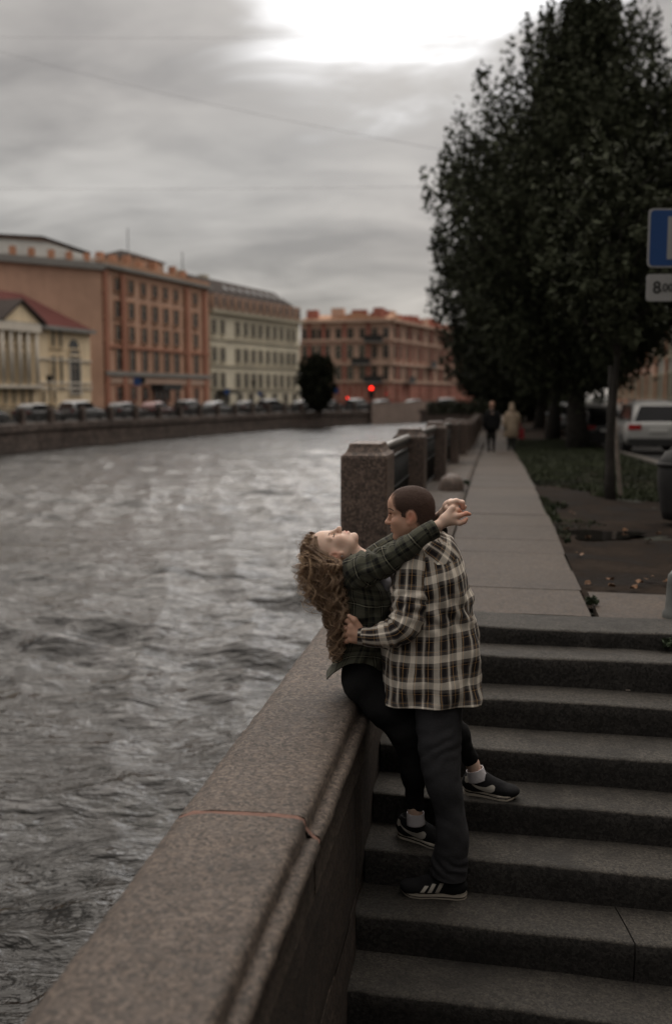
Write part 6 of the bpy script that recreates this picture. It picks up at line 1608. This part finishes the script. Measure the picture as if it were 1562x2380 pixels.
# ---- shoes
def shoe(parent, heel, toe_dir, length, Zs, style, name='shoe', h_top=0.085, pitch=0.0):
    """heel: rearmost point on the ground; toe_dir: unit vector in plan; pitch raises the heel"""
    t = np.array([toe_dir[0], toe_dir[1], 0.0]); t = nrm(t); sd_ = np.array([t[1], -t[0], 0.0]); upv = np.array([0, 0, 1.0])
    if pitch: t = nrm(t * math.cos(pitch) - upv * math.sin(pitch)); upv = nrm(np.cross(sd_, t)); upv = upv if upv[2] > 0 else -upv
    O = np.array([heel[0], heel[1], Zs]); 
    if pitch: O = O + np.array([0, 0, 1.0]) * length * math.sin(pitch)
    P = lambda a, b, c: O + t * a * length + sd_ * b + upv * c
    ax = np.stack([t, sd_, upv]); D = SDF()
    D.ell(P(0.16, 0, 0.050), ax, (0.050, 0.033, 0.036), 0.03); D.ell(P(0.40, 0, 0.048), ax, (0.085, 0.036, 0.036), 0.03); D.ell(P(0.72, -0.004, 0.036), ax, (0.080, 0.044, 0.026), 0.03); D.ell(P(0.87, -0.003, 0.032), ax, (0.034, 0.036, 0.021), 0.025)
    D.cap(P(0.20, 0, 0.055), P(0.17, 0, h_top), 0.032, 0.033, 0.03); D.cap(P(0.34, 0, 0.06), P(0.30, 0, h_top - 0.004), 0.030, 0.029, 0.03)
    D.cap(P(0.42, 0, 0.078), P(0.66, 0, 0.052), 0.020, 0.018, 0.03)
    D.ell(P(0.24, 0, h_top + 0.025), ax, (0.045, 0.028, 0.034), 0.004, 's')
    D.ell(P(0.5, 0, -0.030), ax, (0.3, 0.1, 0.046), 0.004, 's')
    me, PP, QQ = D.mesh(name, 0.0032, MAT['suede'], 1); s = child(name, me, parent)
    bv = BVHTree.FromPolygons([tuple(p) for p in PP], [tuple(int(i) for i in q) for q in QQ])
    # sole: outline prism with a curved profile
    a = np.linspace(0, 2 * math.pi, 49)[:-1]
    def outline(f):     # f 0..1 along the shoe -> half widths
        return np.interp(f, [0, .04, .12, .3, .5, .7, .85, .95, 1.0], [0.0, 0.020, 0.031, 0.031, 0.033, 0.043, 0.040, 0.024, 0.0])
    fs_ = (1 - np.cos(np.linspace(0, math.pi, 25))) / 2; ring = [(f, outline(f)) for f in fs_] + [(f, -outline(f)) for f in fs_[-2:0:-1]]
    th_heel, th_toe = (0.030, 0.019) if style == 'swoosh' else (0.027, 0.024)
    def sole(z0, z1, grow, mat, nm, chop=1.0):
        rows_ = []
        for zf, gr in ((z0, -0.002), (z0, 0.0), (z1, 0.0), (z1, -0.004)):
            r_ = []
            for f, b in ring:
                thk = th_heel + (th_toe - th_heel) * min(1, max(0, (f - .3) / .4)); lift = 0.012 * max(0, (f - 0.82) / 0.18) ** 1.5
                r_.append(P(0.5 + (f - 0.5) * (1.02 + grow * 4), (b + math.copysign(gr + grow, b)) if abs(b) > 1e-6 else 0.0, thk * zf + lift))
            rows_.append(r_)
        G = np.array(rows_); mb = MB(); nr, nc = G.shape[:2]
        fs2 = [(i * nc + j, i * nc + (j + 1) % nc, (i + 1) * nc + (j + 1) % nc, (i + 1) * nc + j) for i in range(nr - 1) for j in range(nc)] + [tuple(range(nc))[::-1], tuple(3 * nc + j for j in range(nc))]
        mb.add([tuple(p) for p in G.reshape(-1, 3)], fs2); return child(nm, mb.mesh(nm, mat, False), s)
    if style == 'swoosh':
        sole(0.0, 0.42, 0.002, MAT['rubber'], 'sole'); sole(0.43, 0.62, 0.000, MAT['suede'], 'sole_stripe'); sole(0.63, 1.0, 0.001, MAT['rubber'], 'sole_edge')
    else:
        sole(0.0, 0.30, 0.001, MAT['rubber'], 'sole'); sole(0.31, 0.40, -0.0005, MAT['suede'], 'sole_stripe'); sole(0.41, 1.0, 0.001, MAT['rubber'], 'sole_edge')
    side = -1 if (sd_ @ np.array([0, -1.0, 0])) < 0 else 1     # the flank turned to the camera
    def decal(nm, poly, mat, lift=0.0018):
        """poly: rows of (along, height) pairs -> strip between two curves laid on the flank"""
        lo_, hi_ = poly; V = []; ok = True; nrw = 5
        for a_, c_ in [(p0[0] + (p1[0] - p0[0]) * j / (nrw - 1), p0[1] + (p1[1] - p0[1]) * j / (nrw - 1)) for j in range(nrw) for p0, p1 in zip(lo_, hi_)]:
            src = P(a_, side * 0.12, c_); d = Vector(tuple(-side * sd_)); h = bv.ray_cast(Vector(tuple(src)), d)
            if h[0] is None: ok = False; V.append(tuple(P(a_, side * 0.035, c_))); continue
            V.append(tuple(np.array(h[0]) + side * sd_ * lift))
        k = len(lo_); mb = MB(); fs3 = [(j * k + i, j * k + i + 1, (j + 1) * k + i + 1, (j + 1) * k + i) for j in range(nrw - 1) for i in range(k - 1)]
        mb.add(V, fs3); return child(nm, mb.mesh(nm, mat, True), s)
    if style == 'swoosh':
        n = 18; lo_, hi_ = [], []
        for i in range(n):
            q = i / (n - 1)                            # from the heel tip to the round belly near the toes
            x = 0.10 + 0.52 * q; zc = 0.083 - 0.066 * q ** 0.62 + 0.030 * q ** 3.0
            wd = 0.0025 + 0.0115 * min(1, q * 1.35) ** 1.2; wd *= (1 if q < .9 else max(0.15, (1 - q) / .1) ** .5)
            lo_.append((x, zc - wd * .8)); hi_.append((x + 0.035 * max(0, q - .75), zc + wd * (1.0 + 1.1 * max(0, q - .7) / .3)))
        decal('side_logo', (lo_, hi_), MAT['logo'])
        decal('heel_tab', ([(0.03, 0.066), (0.07, 0.060), (0.12, 0.066)], [(0.03, 0.085), (0.075, 0.090), (0.11, 0.086)]), MAT['logo'])
    else:
        for i in range(3):
            x = 0.34 + 0.115 * i; hh_ = (0.074, 0.068, 0.058)[i]; decal('side_stripe', ([(x + .075, 0.030), (x + .105, 0.030), (x + 0.135, 0.030)], [(x, hh_), (x + 0.030, hh_), (x + 0.060, hh_)]), MAT['logo'])
    return s, P
Hm = atz(1083, 2086, Z6); Tm = atz(931, 2074, Z6)
ln_ = (Tm - Hm).length
shoe(man, (Hm.x, Hm.y), ((Tm - Hm).x, (Tm - Hm).y), ln_ * 0.985, Z6, 'stripes')
Z5 = CAMZ + EDGE[5][0]; p = atz(1046, 1990, Z5)
shoe(man, (p.x, 4.12), (0.05, 1.0), 0.27, CAMZ + EDGE[5][0], 'stripes')
# ================================================================== THE WOMAN
D = SDF()
WY = 4.19
hw_ = Head(Q3(773, 1279.5, 4.16), (0.045, -0.06, 0.99), (-0.998, -0.03, 0.03), 0.875, True)
hw_.add(D)
nbw = Q3(838, 1312, 4.17)
D.cap(hw_.P(-0.028, 0, -0.050), nbw, 0.047, 0.048, 0.03); D.cap(hw_.P(0.015, 0, -0.075), Q3(838, 1296, 4.16), 0.030, 0.034, 0.03)
chw = Q3(850, 1380, 4.18); wst = Q3(846, 1480, 4.2); plw = Q3(838, 1560, 4.22)
D.cap(nbw, chw, 0.045, 0.08, 0.04); D.cap(chw, wst, 0.078, 0.07, 0.05); D.cap(wst, plw, 0.07, 0.08, 0.05)
# near arm and hand over his shoulder
sN = Q3(838, 1330, 4.06); eN = Q3(905, 1292, 3.98); wN = Q3(1008, 1230, 3.965)
D.chain([chw, sN, eN, Q3(985, 1241, 3.96)], [0.06, 0.036, 0.028, 0.022], 0.03)
D.cap(Q3(985, 1241, 3.96), Q3(1018, 1222, 3.965), 0.024, 0.0205, 0.015)
hY = 3.97
pl_ = Q3(1044, 1204, hY)
D.cap(Q3(1018, 1222, 3.965), Q3(1036, 1210, hY), 0.0205, 0.021, 0.012)
D.cap(Q3(1030, 1214, hY), Q3(1055, 1211, hY + 0.004), 0.019, 0.0165, 0.012)      # heel of the hand
D.cap(Q3(1032, 1208, hY), Q3(1056, 1199, hY + 0.004), 0.019, 0.015, 0.012)
D.cap(Q3(1034, 1204, hY), Q3(1051, 1182, hY + 0.008), 0.018, 0.0135, 0.012)
D.chain([Q3(1056, 1201, hY), Q3(1070, 1198, hY - 0.006), Q3(1083, 1193.5, hY - 0.004), Q3(1091.5, 1195, hY)], [0.0125, 0.0095, 0.0085, 0.0068], 0.008)
D.chain([Q3(1056, 1212, hY), Q3(1068, 1216, hY - 0.008), Q3(1078, 1212.5, hY - 0.012), Q3(1084.5, 1206, hY - 0.012)], [0.0125, 0.0100, 0.0090, 0.0068], 0.008)
D.chain([Q3(1055, 1190, hY + 0.01), Q3(1064, 1185, hY + 0.014), Q3(1071, 1190, hY + 0.022)], [0.0100, 0.0085, 0.0070], 0.006)
D.chain([Q3(1052, 1184, hY + 0.02), Q3(1060, 1178, hY + 0.026), Q3(1066, 1184, hY + 0.034)], [0.0095, 0.0082, 0.0070], 0.006)
D.chain([Q3(1048, 1182, hY + 0.03), Q3(1054, 1175, hY + 0.038), Q3(1062, 1180, hY + 0.046)], [0.0090, 0.0078, 0.0065], 0.006)
# far arm round the back of his neck, its hand closed over the near one
sF = Q3(850, 1322, 4.30); eF = Q3(940, 1255, 4.30)
D.chain([chw, sF, eF, Q3(1004, 1212, 4.22)], [0.06, 0.036, 0.028, 0.021], 0.03)
D.cap(Q3(1004, 1212, 4.22), Q3(1030, 1192, 4.09), 0.021, 0.018, 0.012)
gY = 4.02
D.cap(Q3(1030, 1192, 4.09), Q3(1042, 1174, gY + 0.03), 0.018, 0.019, 0.012)
D.cap(Q3(1040, 1176, gY + .03), Q3(1048, 1167, gY + .01), 0.019, 0.015, 0.012)
for j, (dy, yy) in enumerate(((0, -0.020), (-1.0, 0.0), (-0.5, 0.019), (1.5, 0.036))):
    D.chain([Q3(1046, 1169 + dy, gY + yy), Q3(1060, 1165.5 + dy, gY + yy - .002), Q3(1074, 1169 + dy, gY + yy), Q3(1076 - j, 1178 + dy, gY + yy)], [0.0125, 0.0105, 0.0098, 0.0080], 0.007)
D.chain([Q3(1039, 1180, gY - 0.01), Q3(1046, 1183, gY - 0.026), Q3(1054, 1178, gY - 0.032)], [0.0120, 0.0100, 0.0085], 0.008)
D.chain([Q3(1072, 1172, gY - .01), Q3(1077, 1181, gY - .012), Q3(1081, 1177.5, gY - .012)], [0.0095, 0.0085, 0.0068], 0.006)
# legs
Z4 = CAMZ + EDGE[4][0]
hipN = Q3(850, 1592, 4.17); hipF = Q3(862, 1588, 4.32)
knA = Q3(946, 1700, 4.10); anA = Q3(964, 1880, 4.14); knB = Q3(1010, 1640, 4.22); anB = Q3(1098, 1776, 4.335)
D.chain([plw, hipN, knA, Q3(962, 1790, 4.12), anA], [0.07, 0.06, 0.040, 0.034, 0.027], 0.02); D.chain([plw, hipF, knB, Q3(1058, 1705, 4.28), anB], [0.07, 0.06, 0.040, 0.034, 0.026], 0.02)
D.cap(anA, Q3(965, 1908, 4.14), 0.029, 0.030, 0.02); D.cap(anB, Q3(1106, 1800, 4.335), 0.0285, 0.030, 0.02)
meW, PW, QW = D.mesh('person', 0.0030, MAT['skinf'], 1)
T = hw_.tints(PW)
for c_ in ((1088, 1195), (1083, 1207), (1078, 1180)):      # rosy finger tips
    d = np.linalg.norm(PW - Q3(*c_, hY), axis=1); w_ = np.exp(-(d / 0.028) ** 2)[:, None]; T = T * (1 - w_) + T * np.array((1.0, 0.74, 0.66)) * w_
set_tint(meW, T)
wom = link('person', meW); tag(wom, 'woman in dark green plaid shirt leaning back, her long curly hair hanging down', 'person')
bvW = BVHTree.FromPolygons([tuple(p) for p in PW], [tuple(int(i) for i in q) for q in QW])
strip_on(bvW, 'eyebrow', [(763.5, 1245.5), (764.3, 1241.5), (767, 1238.2)], 0.0016, MAT['brow'], wom)
strip_on(bvW, 'eyelashes', [(774.6, 1247.5), (776.6, 1244), (777.2, 1239.5)], 0.0020, MAT['lash'], wom)
mb = MB(); pe = on_face(bvW, 794.8, 1292.6, 0.001)
if pe is not None:
    mb.tube([pe, pe + Vector((0, -0.003, 0))], 0.0035, 8); child('earring', mb.mesh('earring', MAT['signwhite'], True), wom)
# scalp hair and curls
bu = [(-0.09, -0.085), (-0.05, -0.070), (-0.03, -0.035), (-0.0125, 0.004), (0.008, 0.024), (0.024, 0.062), (0.032, 0.071), (0.0585, 0.076), (0.08, 0.080)]
def hair_w(f, t, u):
    b = np.interp(f, [p[0] for p in bu], [p[1] for p in bu]); g = u - b
    return np.where(f > 0.075, -1.0, g)
mh, HV, HN = cap_from('scalp_hair', PW, QW, hw_, hair_w, 0.0075, MAT['hairf'], 0.16)
tt = np.clip(0.16 + 0.12 * fbm(HV * np.array([30, 60, 12]), 2, 4), 0.02, 0.6); mh.color_attributes['tint'].data.foreach_set('color', np.stack([tt, tt, tt, tt * 0 + 1], 1).astype(np.float32).ravel())
child('scalp_hair', mh, wom)
def curls():
    r = np.random.default_rng(12); nl = 300; npt = 52
    # left/right borders of the falling mass in the photograph
    Lb = [(1262, 722), (1275, 707), (1312, 705), (1372, 706), (1397, 716), (1418, 733), (1450, 746), (1479, 755), (1525, 768), (1545, 776)]
    Rb = [(1262, 770), (1290, 786), (1312, 793), (1357, 790), (1418, 803), (1450, 806), (1479, 797), (1525, 787), (1545, 784)]
    f, t, u = hw_.loc(HV); ok = np.where((f < 0.060) | (u > 0.080))[0]
    Vs, Fs, Ts = [], [], []; off = 0; n3 = 4
    for l in range(nl):
        i = ok[r.integers(len(ok))]; root = HV[i] - HN[i] * 0.004; nv = HN[i]
        side = r.beta(1.25, 1.25); ey = 1545 - 190 * r.random() ** 1.6 if side > 0.28 else 1300 + 125 * r.random() ** 0.7
        if r.random() < 0.12: ey = 1500 + 45 * r.random(); side = 0.5 * side + 0.45
        yd = root[1] + r.normal(0, 0.018); yd = np.clip(yd, 4.065, 4.27)
        if side > 0.45: yd = np.clip(yd - 0.05, 3.99, 4.12)
        if l < 26: side = -0.01 - 0.09 * r.random(); ey = 1290 + 150 * r.random(); yd = np.clip(yd, 4.08, 4.2)
        def tgt(py, sd, Y): return Q3(prof(py, Lb) + (prof(py, Rb) - prof(py, Lb)) * sd, py, Y)
        y0 = 1279.5
        s2 = np.clip(side + r.normal(0, .04), 0.02, 0.98) if l >= 26 else side
        rpx = CX + F * root[0] / root[1]
        ps = [root, root + nv * 0.018 + np.array([-0.008 * (1 - side), 0, -0.012])]
        lv = [q for q in (1312, 1355, 1400, 1450, 1500) if q < ey - 14]
        if not lv: lv = [1292]
        for q in lv: ps.append(tgt(q, s2, yd))
        ps.append(tgt(ey, s2 + r.normal(0, .05), yd)); ps = np.array(ps)
        m = max(3, int(npt / (len(ps) - 1))); cpt = catmull(ps, m); n = len(cpt); tpar = np.linspace(0, 1, n)
        arc = np.concatenate([[0], np.cumsum(np.linalg.norm(np.diff(cpt, axis=0), axis=1))])
        amp = r.uniform(0.007, 0.016) * np.clip((arc - 0.06) / 0.12, 0, 1) * (1 + 0.5 * tpar); wl = r.uniform(0.055, 0.12); ph = r.uniform(0, 6.28); sg = r.choice([-1, 1])
        if side < 0.15 or side > 0.9: amp = amp * 1.25
        dx_ = amp * np.cos(2 * math.pi * arc / wl * sg + ph); dy_ = amp * 0.8 * np.sin(2 * math.pi * arc / wl * sg + ph)
        cl = cpt + np.stack([dx_, dy_, 0.25 * dx_], 1)
        cl[:, 2] += 0.012 * np.clip((tpar - .85) / .15, 0, 1) ** 2 * 1.0
        ns = r.integers(9, 15) if l >= 26 else r.integers(2, 5); tone = np.clip(0.85 * r.beta(0.9, 2.0) * (1.25 if side < 0.3 else 0.8) + 0.05, 0, 1); spread = r.uniform(0.005, 0.0105)
        for k in range(ns):
            a = r.uniform(0, 6.28); rad = spread * math.sqrt(r.random()); st = r.uniform(0.3, 1.0)
            pinch = 1 - 0.75 * np.clip((tpar - 0.6) / 0.4, 0, 1); fly = 1.0 if r.random() > 0.16 else r.uniform(1.8, 3.6)
            o_ = np.stack([np.cos(a + 2.2 * tpar * st) * rad * fly, np.sin(a + 2.2 * tpar * st) * rad * fly, np.zeros(n)], 1) * (pinch * np.clip(tpar * 5 + .4, 0, 1))[:, None]
            c2 = cl + o_ + 0.0016 * fbm(cl * 60 + k, 1, l)[:, None] * np.array([1, 1, 0.3])
            nn_ = n if r.random() > .25 else int(n * r.uniform(.75, 1)); c2 = c2[:nn_]
            wd = 0.00072 * (1 - 0.6 * np.linspace(0, 1, nn_) ** 2)
            tg = np.gradient(c2, axis=0); tg /= np.linalg.norm(tg, axis=1)[:, None] + 1e-9; ref = np.array([0.3, 0.9, 0.2]); A = np.cross(tg, ref); A /= np.linalg.norm(A, axis=1)[:, None] + 1e-9; B = np.cross(tg, A)
            ring = np.stack([c2 + wd[:, None] * (A * math.cos(q) + B * math.sin(q)) for q in (0, 2.094, 4.189)], 1)
            Vs.append(ring.reshape(-1, 3)); ii = np.arange(nn_ - 1)[:, None] * 3; jj = np.arange(3)[None]; j2 = (jj + 1) % 3
            Fs.append(np.stack([ii + jj, ii + j2, ii + 3 + j2, ii + 3 + jj], -1).reshape(-1, 4) + off); off += nn_ * 3
            tv = np.clip(tone * (0.75 + 0.5 * r.random()) + 0.10 * np.linspace(0, 1, nn_) * (1 if ey < 1480 else .3), 0, 1); Ts.append(np.repeat(tv, 3))
    V = np.concatenate(Vs); Fc = np.concatenate(Fs); T = np.concatenate(Ts)
    me = bpy.data.meshes.new('hair'); fill(me, V, Fc); me.materials.append(MAT['hairf']); set_tint(me, np.repeat(T[:, None], 3, 1)); me.polygons.foreach_set('use_smooth', np.ones(len(me.polygons), bool))
    child('hair', me, wom)
curls()
# jacket body
def w_hem(G, th, R):
    G = G.copy(); nr = len(G); w_ = np.clip((np.arange(nr) - (nr - 34)) / 33.0, 0, 1)[:, None] ** 1.3; c = np.cos(th)[None]; s = np.sin(th)[None]
    left = np.clip(-c, 0, 1) ** 3; right = np.clip(c, 0, 1) ** 1.5
    G[..., 2] -= w_ * (0.105 * left + 0.085 * right - 0.015); G[..., 0] -= w_ * 0.035 * left; return G
Wa = -1
rows = [(820, 1288, 4.17, 22, 0.052, -38), (824, 1297, 4.17, 27, 0.062, -36), (832, 1318, 4.175, 40, 0.115, -26), (843, 1350, 4.18, 58, 0.150, -16), (851, 1390, 4.18, 60, 0.150, -6), (853, 1430, 4.185, 54, 0.140, 2), (848, 1470, 4.19, 47, 0.135, 6), (842, 1500, 4.20, 52, 0.145, 6), (838, 1526, 4.21, 62, 0.160, 3)]
def wfold(U, V, G, th): return 0.006 * np.sin((G[..., 0] * 1.2 - G[..., 2]) * 60 + 2.5 * vnoise(G * 7, 3)) * np.clip((V - 0.1) / 0.2, 0, 1) + 0.003 * np.sin(G[..., 2] * 120 + 3 * vnoise(G * 9, 8)) * np.exp(-((V - 0.30) / 0.07) ** 2)
garment('plaid_shirt', rows, MAT['jacket'], 14, 120, wr=0.007, seed=21, fold=wfold, e=0.95, hem=w_hem, circ=0.92, parent=wom, u0=0.03)
garment('collar', [(818, 1284, 4.165, 23, 0.054, -40), (821, 1292, 4.168, 27, 0.060, -38), (828, 1301, 4.17, 33, 0.072, -34)], MAT['jacket'], 5, 50, wr=0.002, circ=0.4, parent=wom, v0=0.1)
# near sleeve
def wsl(U, V, G, th): return ribs(0.16, 0.0065, 0.05, 0.08, 0.5)(U, V, G, th) + ribs(0.27, 0.004, 0.06, 0.06, -0.5)(U, V, G, th) + ribs(0.03, 0.005, 0.07, 0.05, 0.6)(U, V, G, th)
rows = [(822, 1340, 4.10, 26, 0.05), (832, 1330, 4.06, 39, 0.066), (850, 1320, 4.03, 39, 0.068), (876, 1311, 3.995, 34, 0.060), (904, 1298, 3.975, 31, 0.054), (932, 1280, 3.96, 26.5, 0.048), (960, 1262, 3.95, 23.5, 0.044), (984, 1242, 3.95, 22, 0.040), (1003, 1232, 3.957, 19.5, 0.035), (1011, 1228.5, 3.96, 18.5, 0.033)]
garment('sleeve', rows, MAT['jacket'], 10, 80, wr=0.0065, seed=25, fold=wsl, circ=0.40, parent=wom, u0=0.01)
garment('cuff', [(992, 1238.5, 3.953, 21.5, 0.039), (1004, 1232, 3.957, 21, 0.038), (1012, 1228, 3.96, 20, 0.036)], MAT['jacket'], 4, 48, wr=0.001, circ=0.26, parent=wom, v0=0.05)
# far sleeve, showing behind his neck
garment('sleeve', [(845, 1328, 4.28, 34, 0.06), (890, 1290, 4.30, 32, 0.055), (940, 1258, 4.30, 26, 0.05), (985, 1244, 4.26, 22, 0.04), (1012, 1238, 4.18, 19, 0.034), (1024, 1236, 4.12, 15, 0.03)], MAT['jacket'], 8, 56, wr=0.005, seed=27, circ=0.36, parent=wom)
# white undershirt showing at the open front
garment('undershirt', [(880, 1318, 4.15, 14, 0.05, -20), (893, 1345, 4.15, 15, 0.06, -12), (893, 1370, 4.16, 10, 0.05, 0)], simple('pale_undershirt', (0.35, 0.36, 0.42), 0.9, 0.1, 20), 6, 40, wr=0.003, circ=0.7, parent=wom)
# trousers
D = SDF(); ex = np.eye(3)
D.ell(Q3(840, 1570, 4.215), ex, (0.092, 0.150, 0.088), 0.04); D.ell(Q3(852, 1530, 4.205), ex, (0.075, 0.118, 0.07), 0.05)
D.chain([Q3(850, 1588, 4.15), Q3(895, 1640, 4.11), knA, Q3(962, 1790, 4.12), Q3(965, 1872, 4.14)], [0.086, 0.080, 0.068, 0.049, 0.037], 0.05)
D.chain([Q3(865, 1585, 4.30), Q3(940, 1605, 4.27), knB, Q3(1058, 1705, 4.28), Q3(1092, 1762, 4.33)], [0.086, 0.078, 0.066, 0.050, 0.037], 0.05)
me, PP, QQ = D.mesh('trousers', 0.005, MAT['blackcloth'], 1)
co = np.zeros(len(me.vertices) * 3, np.float32); me.vertices.foreach_get('co', co); co = co.reshape(-1, 3).astype(float)
nz = fbm(co * np.array([12, 12, 18]), 3, 6); no = np.zeros(len(me.vertices) * 3, np.float32); me.vertices.foreach_get('normal', no); co += no.reshape(-1, 3) * (0.005 * nz)[:, None]
# keep the seat from sinking into the coping
xi = np.array([inner(y) for y in co[:, 1]]); on = co[:, 0] < xi + 0.01; co[:, 2] = np.where(on, np.maximum(co[:, 2], PT + 0.002), co[:, 2])
me.vertices.foreach_set('co', co.astype(np.float32).ravel()); me.update(); child('trousers', me, wom)
# socks and shoes
garment('sock', [(965, 1888, 4.14, 18.5, 0.034), (965, 1898, 4.14, 19, 0.035), (966, 1915, 4.14, 20, 0.036)], MAT['sock'], 5, 40, wr=0.0012, parent=wom)
garment('sock', [(1103, 1787, 4.335, 19, 0.034), (1106, 1797, 4.335, 20, 0.035), (1110, 1812, 4.335, 22, 0.037)], MAT['sock'], 5, 40, wr=0.0012, parent=wom)
a = atz(924, 1941, Z5); b_ = atz(1052, 1976, Z5)
shoe(wom, (a.x + 0.004, a.y - 0.0), ((b_ - a).x, (b_ - a).y), 0.250, Z5, 'swoosh')
a = atz(1079, 1841, Z4); b_ = atz(1196, 1857, Z4)
shoe(wom, (a.x, a.y), ((b_ - a).x, (b_ - a).y), (b_ - a).length * 1.02, Z4, 'swoosh')

# ================================================================== FAR WALKERS
def walker(px, foot_y, top_y, coat, coat_len, label, hood=False, legs='denim', stride=0.16, width=1.0):
    f_ = atg(px, foot_y); Y = f_.y; top = at(px, top_y, Y).z; H_ = top - f_.z; s = H_ / 1.72; o = np.array([f_.x, f_.y, f_.z]); D = SDF()
    P = lambda x, y, z: o + np.array([x, y, z]) * s
    D.ell(P(0, 0, 1.60), np.eye(3), np.array([0.082, 0.10, 0.12]) * s, 0.02); D.cap(P(0, 0, 1.50), P(0, 0, 1.40), 0.055 * s, 0.06 * s, 0.03)
    D.cap(P(-0.12, 0, 1.32), P(0.12, 0, 1.32), 0.05 * s, 0.05 * s, 0.04); D.cap(P(0, 0, 1.3), P(0, 0, 0.95), 0.14 * s, 0.14 * s, 0.08)
    for q, st in ((-1, 1), (1, -1)):
        D.chain([P(q * 0.09, 0, 0.92), P(q * 0.085, st * stride * .4 + .03, 0.50), P(q * 0.075, st * stride, 0.08)], [0.095 * s, 0.065 * s, 0.045 * s], 0.05)
        D.cap(P(q * 0.075, st * stride - .04, 0.05), P(q * 0.08, st * stride + 0.16, 0.035), 0.045 * s, 0.035 * s, 0.03)
        D.chain([P(q * 0.17, 0, 1.31), P(q * 0.25, -st * .05, 1.08), P(q * 0.24, -st * .12, 0.84)], [0.045 * s, 0.04 * s, 0.034 * s], 0.03); D.cap(P(q * 0.24, -st * .12, 0.82), P(q * 0.235, -st * .13, 0.73), 0.034 * s, 0.02 * s, 0.02)
    me, PP, QQ = D.mesh('person', 0.014, [MAT['skinf'], MAT[legs]], 1); set_tint(me, np.ones((len(PP), 3)))
    zc = PP[QQ].mean(1); mi = (zc[:, 2] < o[2] + 0.95 * s).astype(np.int32); me.polygons.foreach_set('material_index', mi)
    ob = link('person', me); tag(ob, label, 'person')
    n = 14; th = np.linspace(0, 2 * math.pi, 33)[:-1]; R = [(1.47, .07, .07), (1.43, .16, .10), (1.37, .235, .125), (1.25, .245, .15), (1.05, .235, .16), (0.9, .25, .17), (coat_len, .27 * width, .19), (coat_len - .01, .26 * width, .18)]
    G = np.array([[P(a * math.cos(t), b * math.sin(t), z) for t in th] for z, a, b in R]); G += (0.012 * fbm(G * 5, 2, 4))[..., None]
    child('coat', grid_mesh('coat', G, coat, wrap=True), ob)
    for q, st in ((-1, 1), (1, -1)):
        mb = MB(); mb.tube([P(q * 0.17, 0, 1.38), P(q * 0.235, 0, 1.25), P(q * 0.27, -st * .05, 1.08), P(q * 0.25, -st * .12, 0.83)], [0.06 * s, 0.085 * s, 0.07 * s, 0.055 * s], 10); child('coat_sleeve', mb.mesh('coat_sleeve', coat, True), ob)
    D = SDF(); D.ell(P(0, -0.022, 1.615), np.eye(3), np.array([0.094, 0.10, 0.125 if not hood else 0.15]) * s, 0.02)
    if hood: D.ell(P(0, -0.03, 1.50), np.eye(3), np.array([0.12, 0.12, 0.11]) * s, 0.04)
    me, _, _ = D.mesh('hood' if hood else 'hair', 0.012, coat if hood else MAT['buzz'], 1); child('hood' if hood else 'hair', me, ob)
    return ob, P, s
o1, P_, s_w = walker(1141, 1050, 934, MAT['blackcloth'], 0.78, 'walker in a long black coat on the left, far down the path', legs='blackcloth', stride=0.06)
o2, P_, s_w = walker(1187, 1047, 938, MAT['coat'], 0.50, 'walker in a hooded beige coat on the right, far down the path', True, 'denim', 0.05, 1.1)
mb = MB(); c = Vector(tuple(P_(0.36, 0, 0.62))); mb.box(c, (0.2 * s_w, 0.34 * s_w, 0.36 * s_w), taper=0.85)
mb.tube([c + Vector((0, -0.1, .16)), c + Vector((-0.05, -0.05, .34)), c + Vector((-0.05, 0.05, .34)), c + Vector((0, .1, .16))], 0.012, 5)
tag(mb.build('bag', MAT['redbag']), 'red bag carried by the walker in the beige coat', 'bag')
p = atg(1208, 1010)
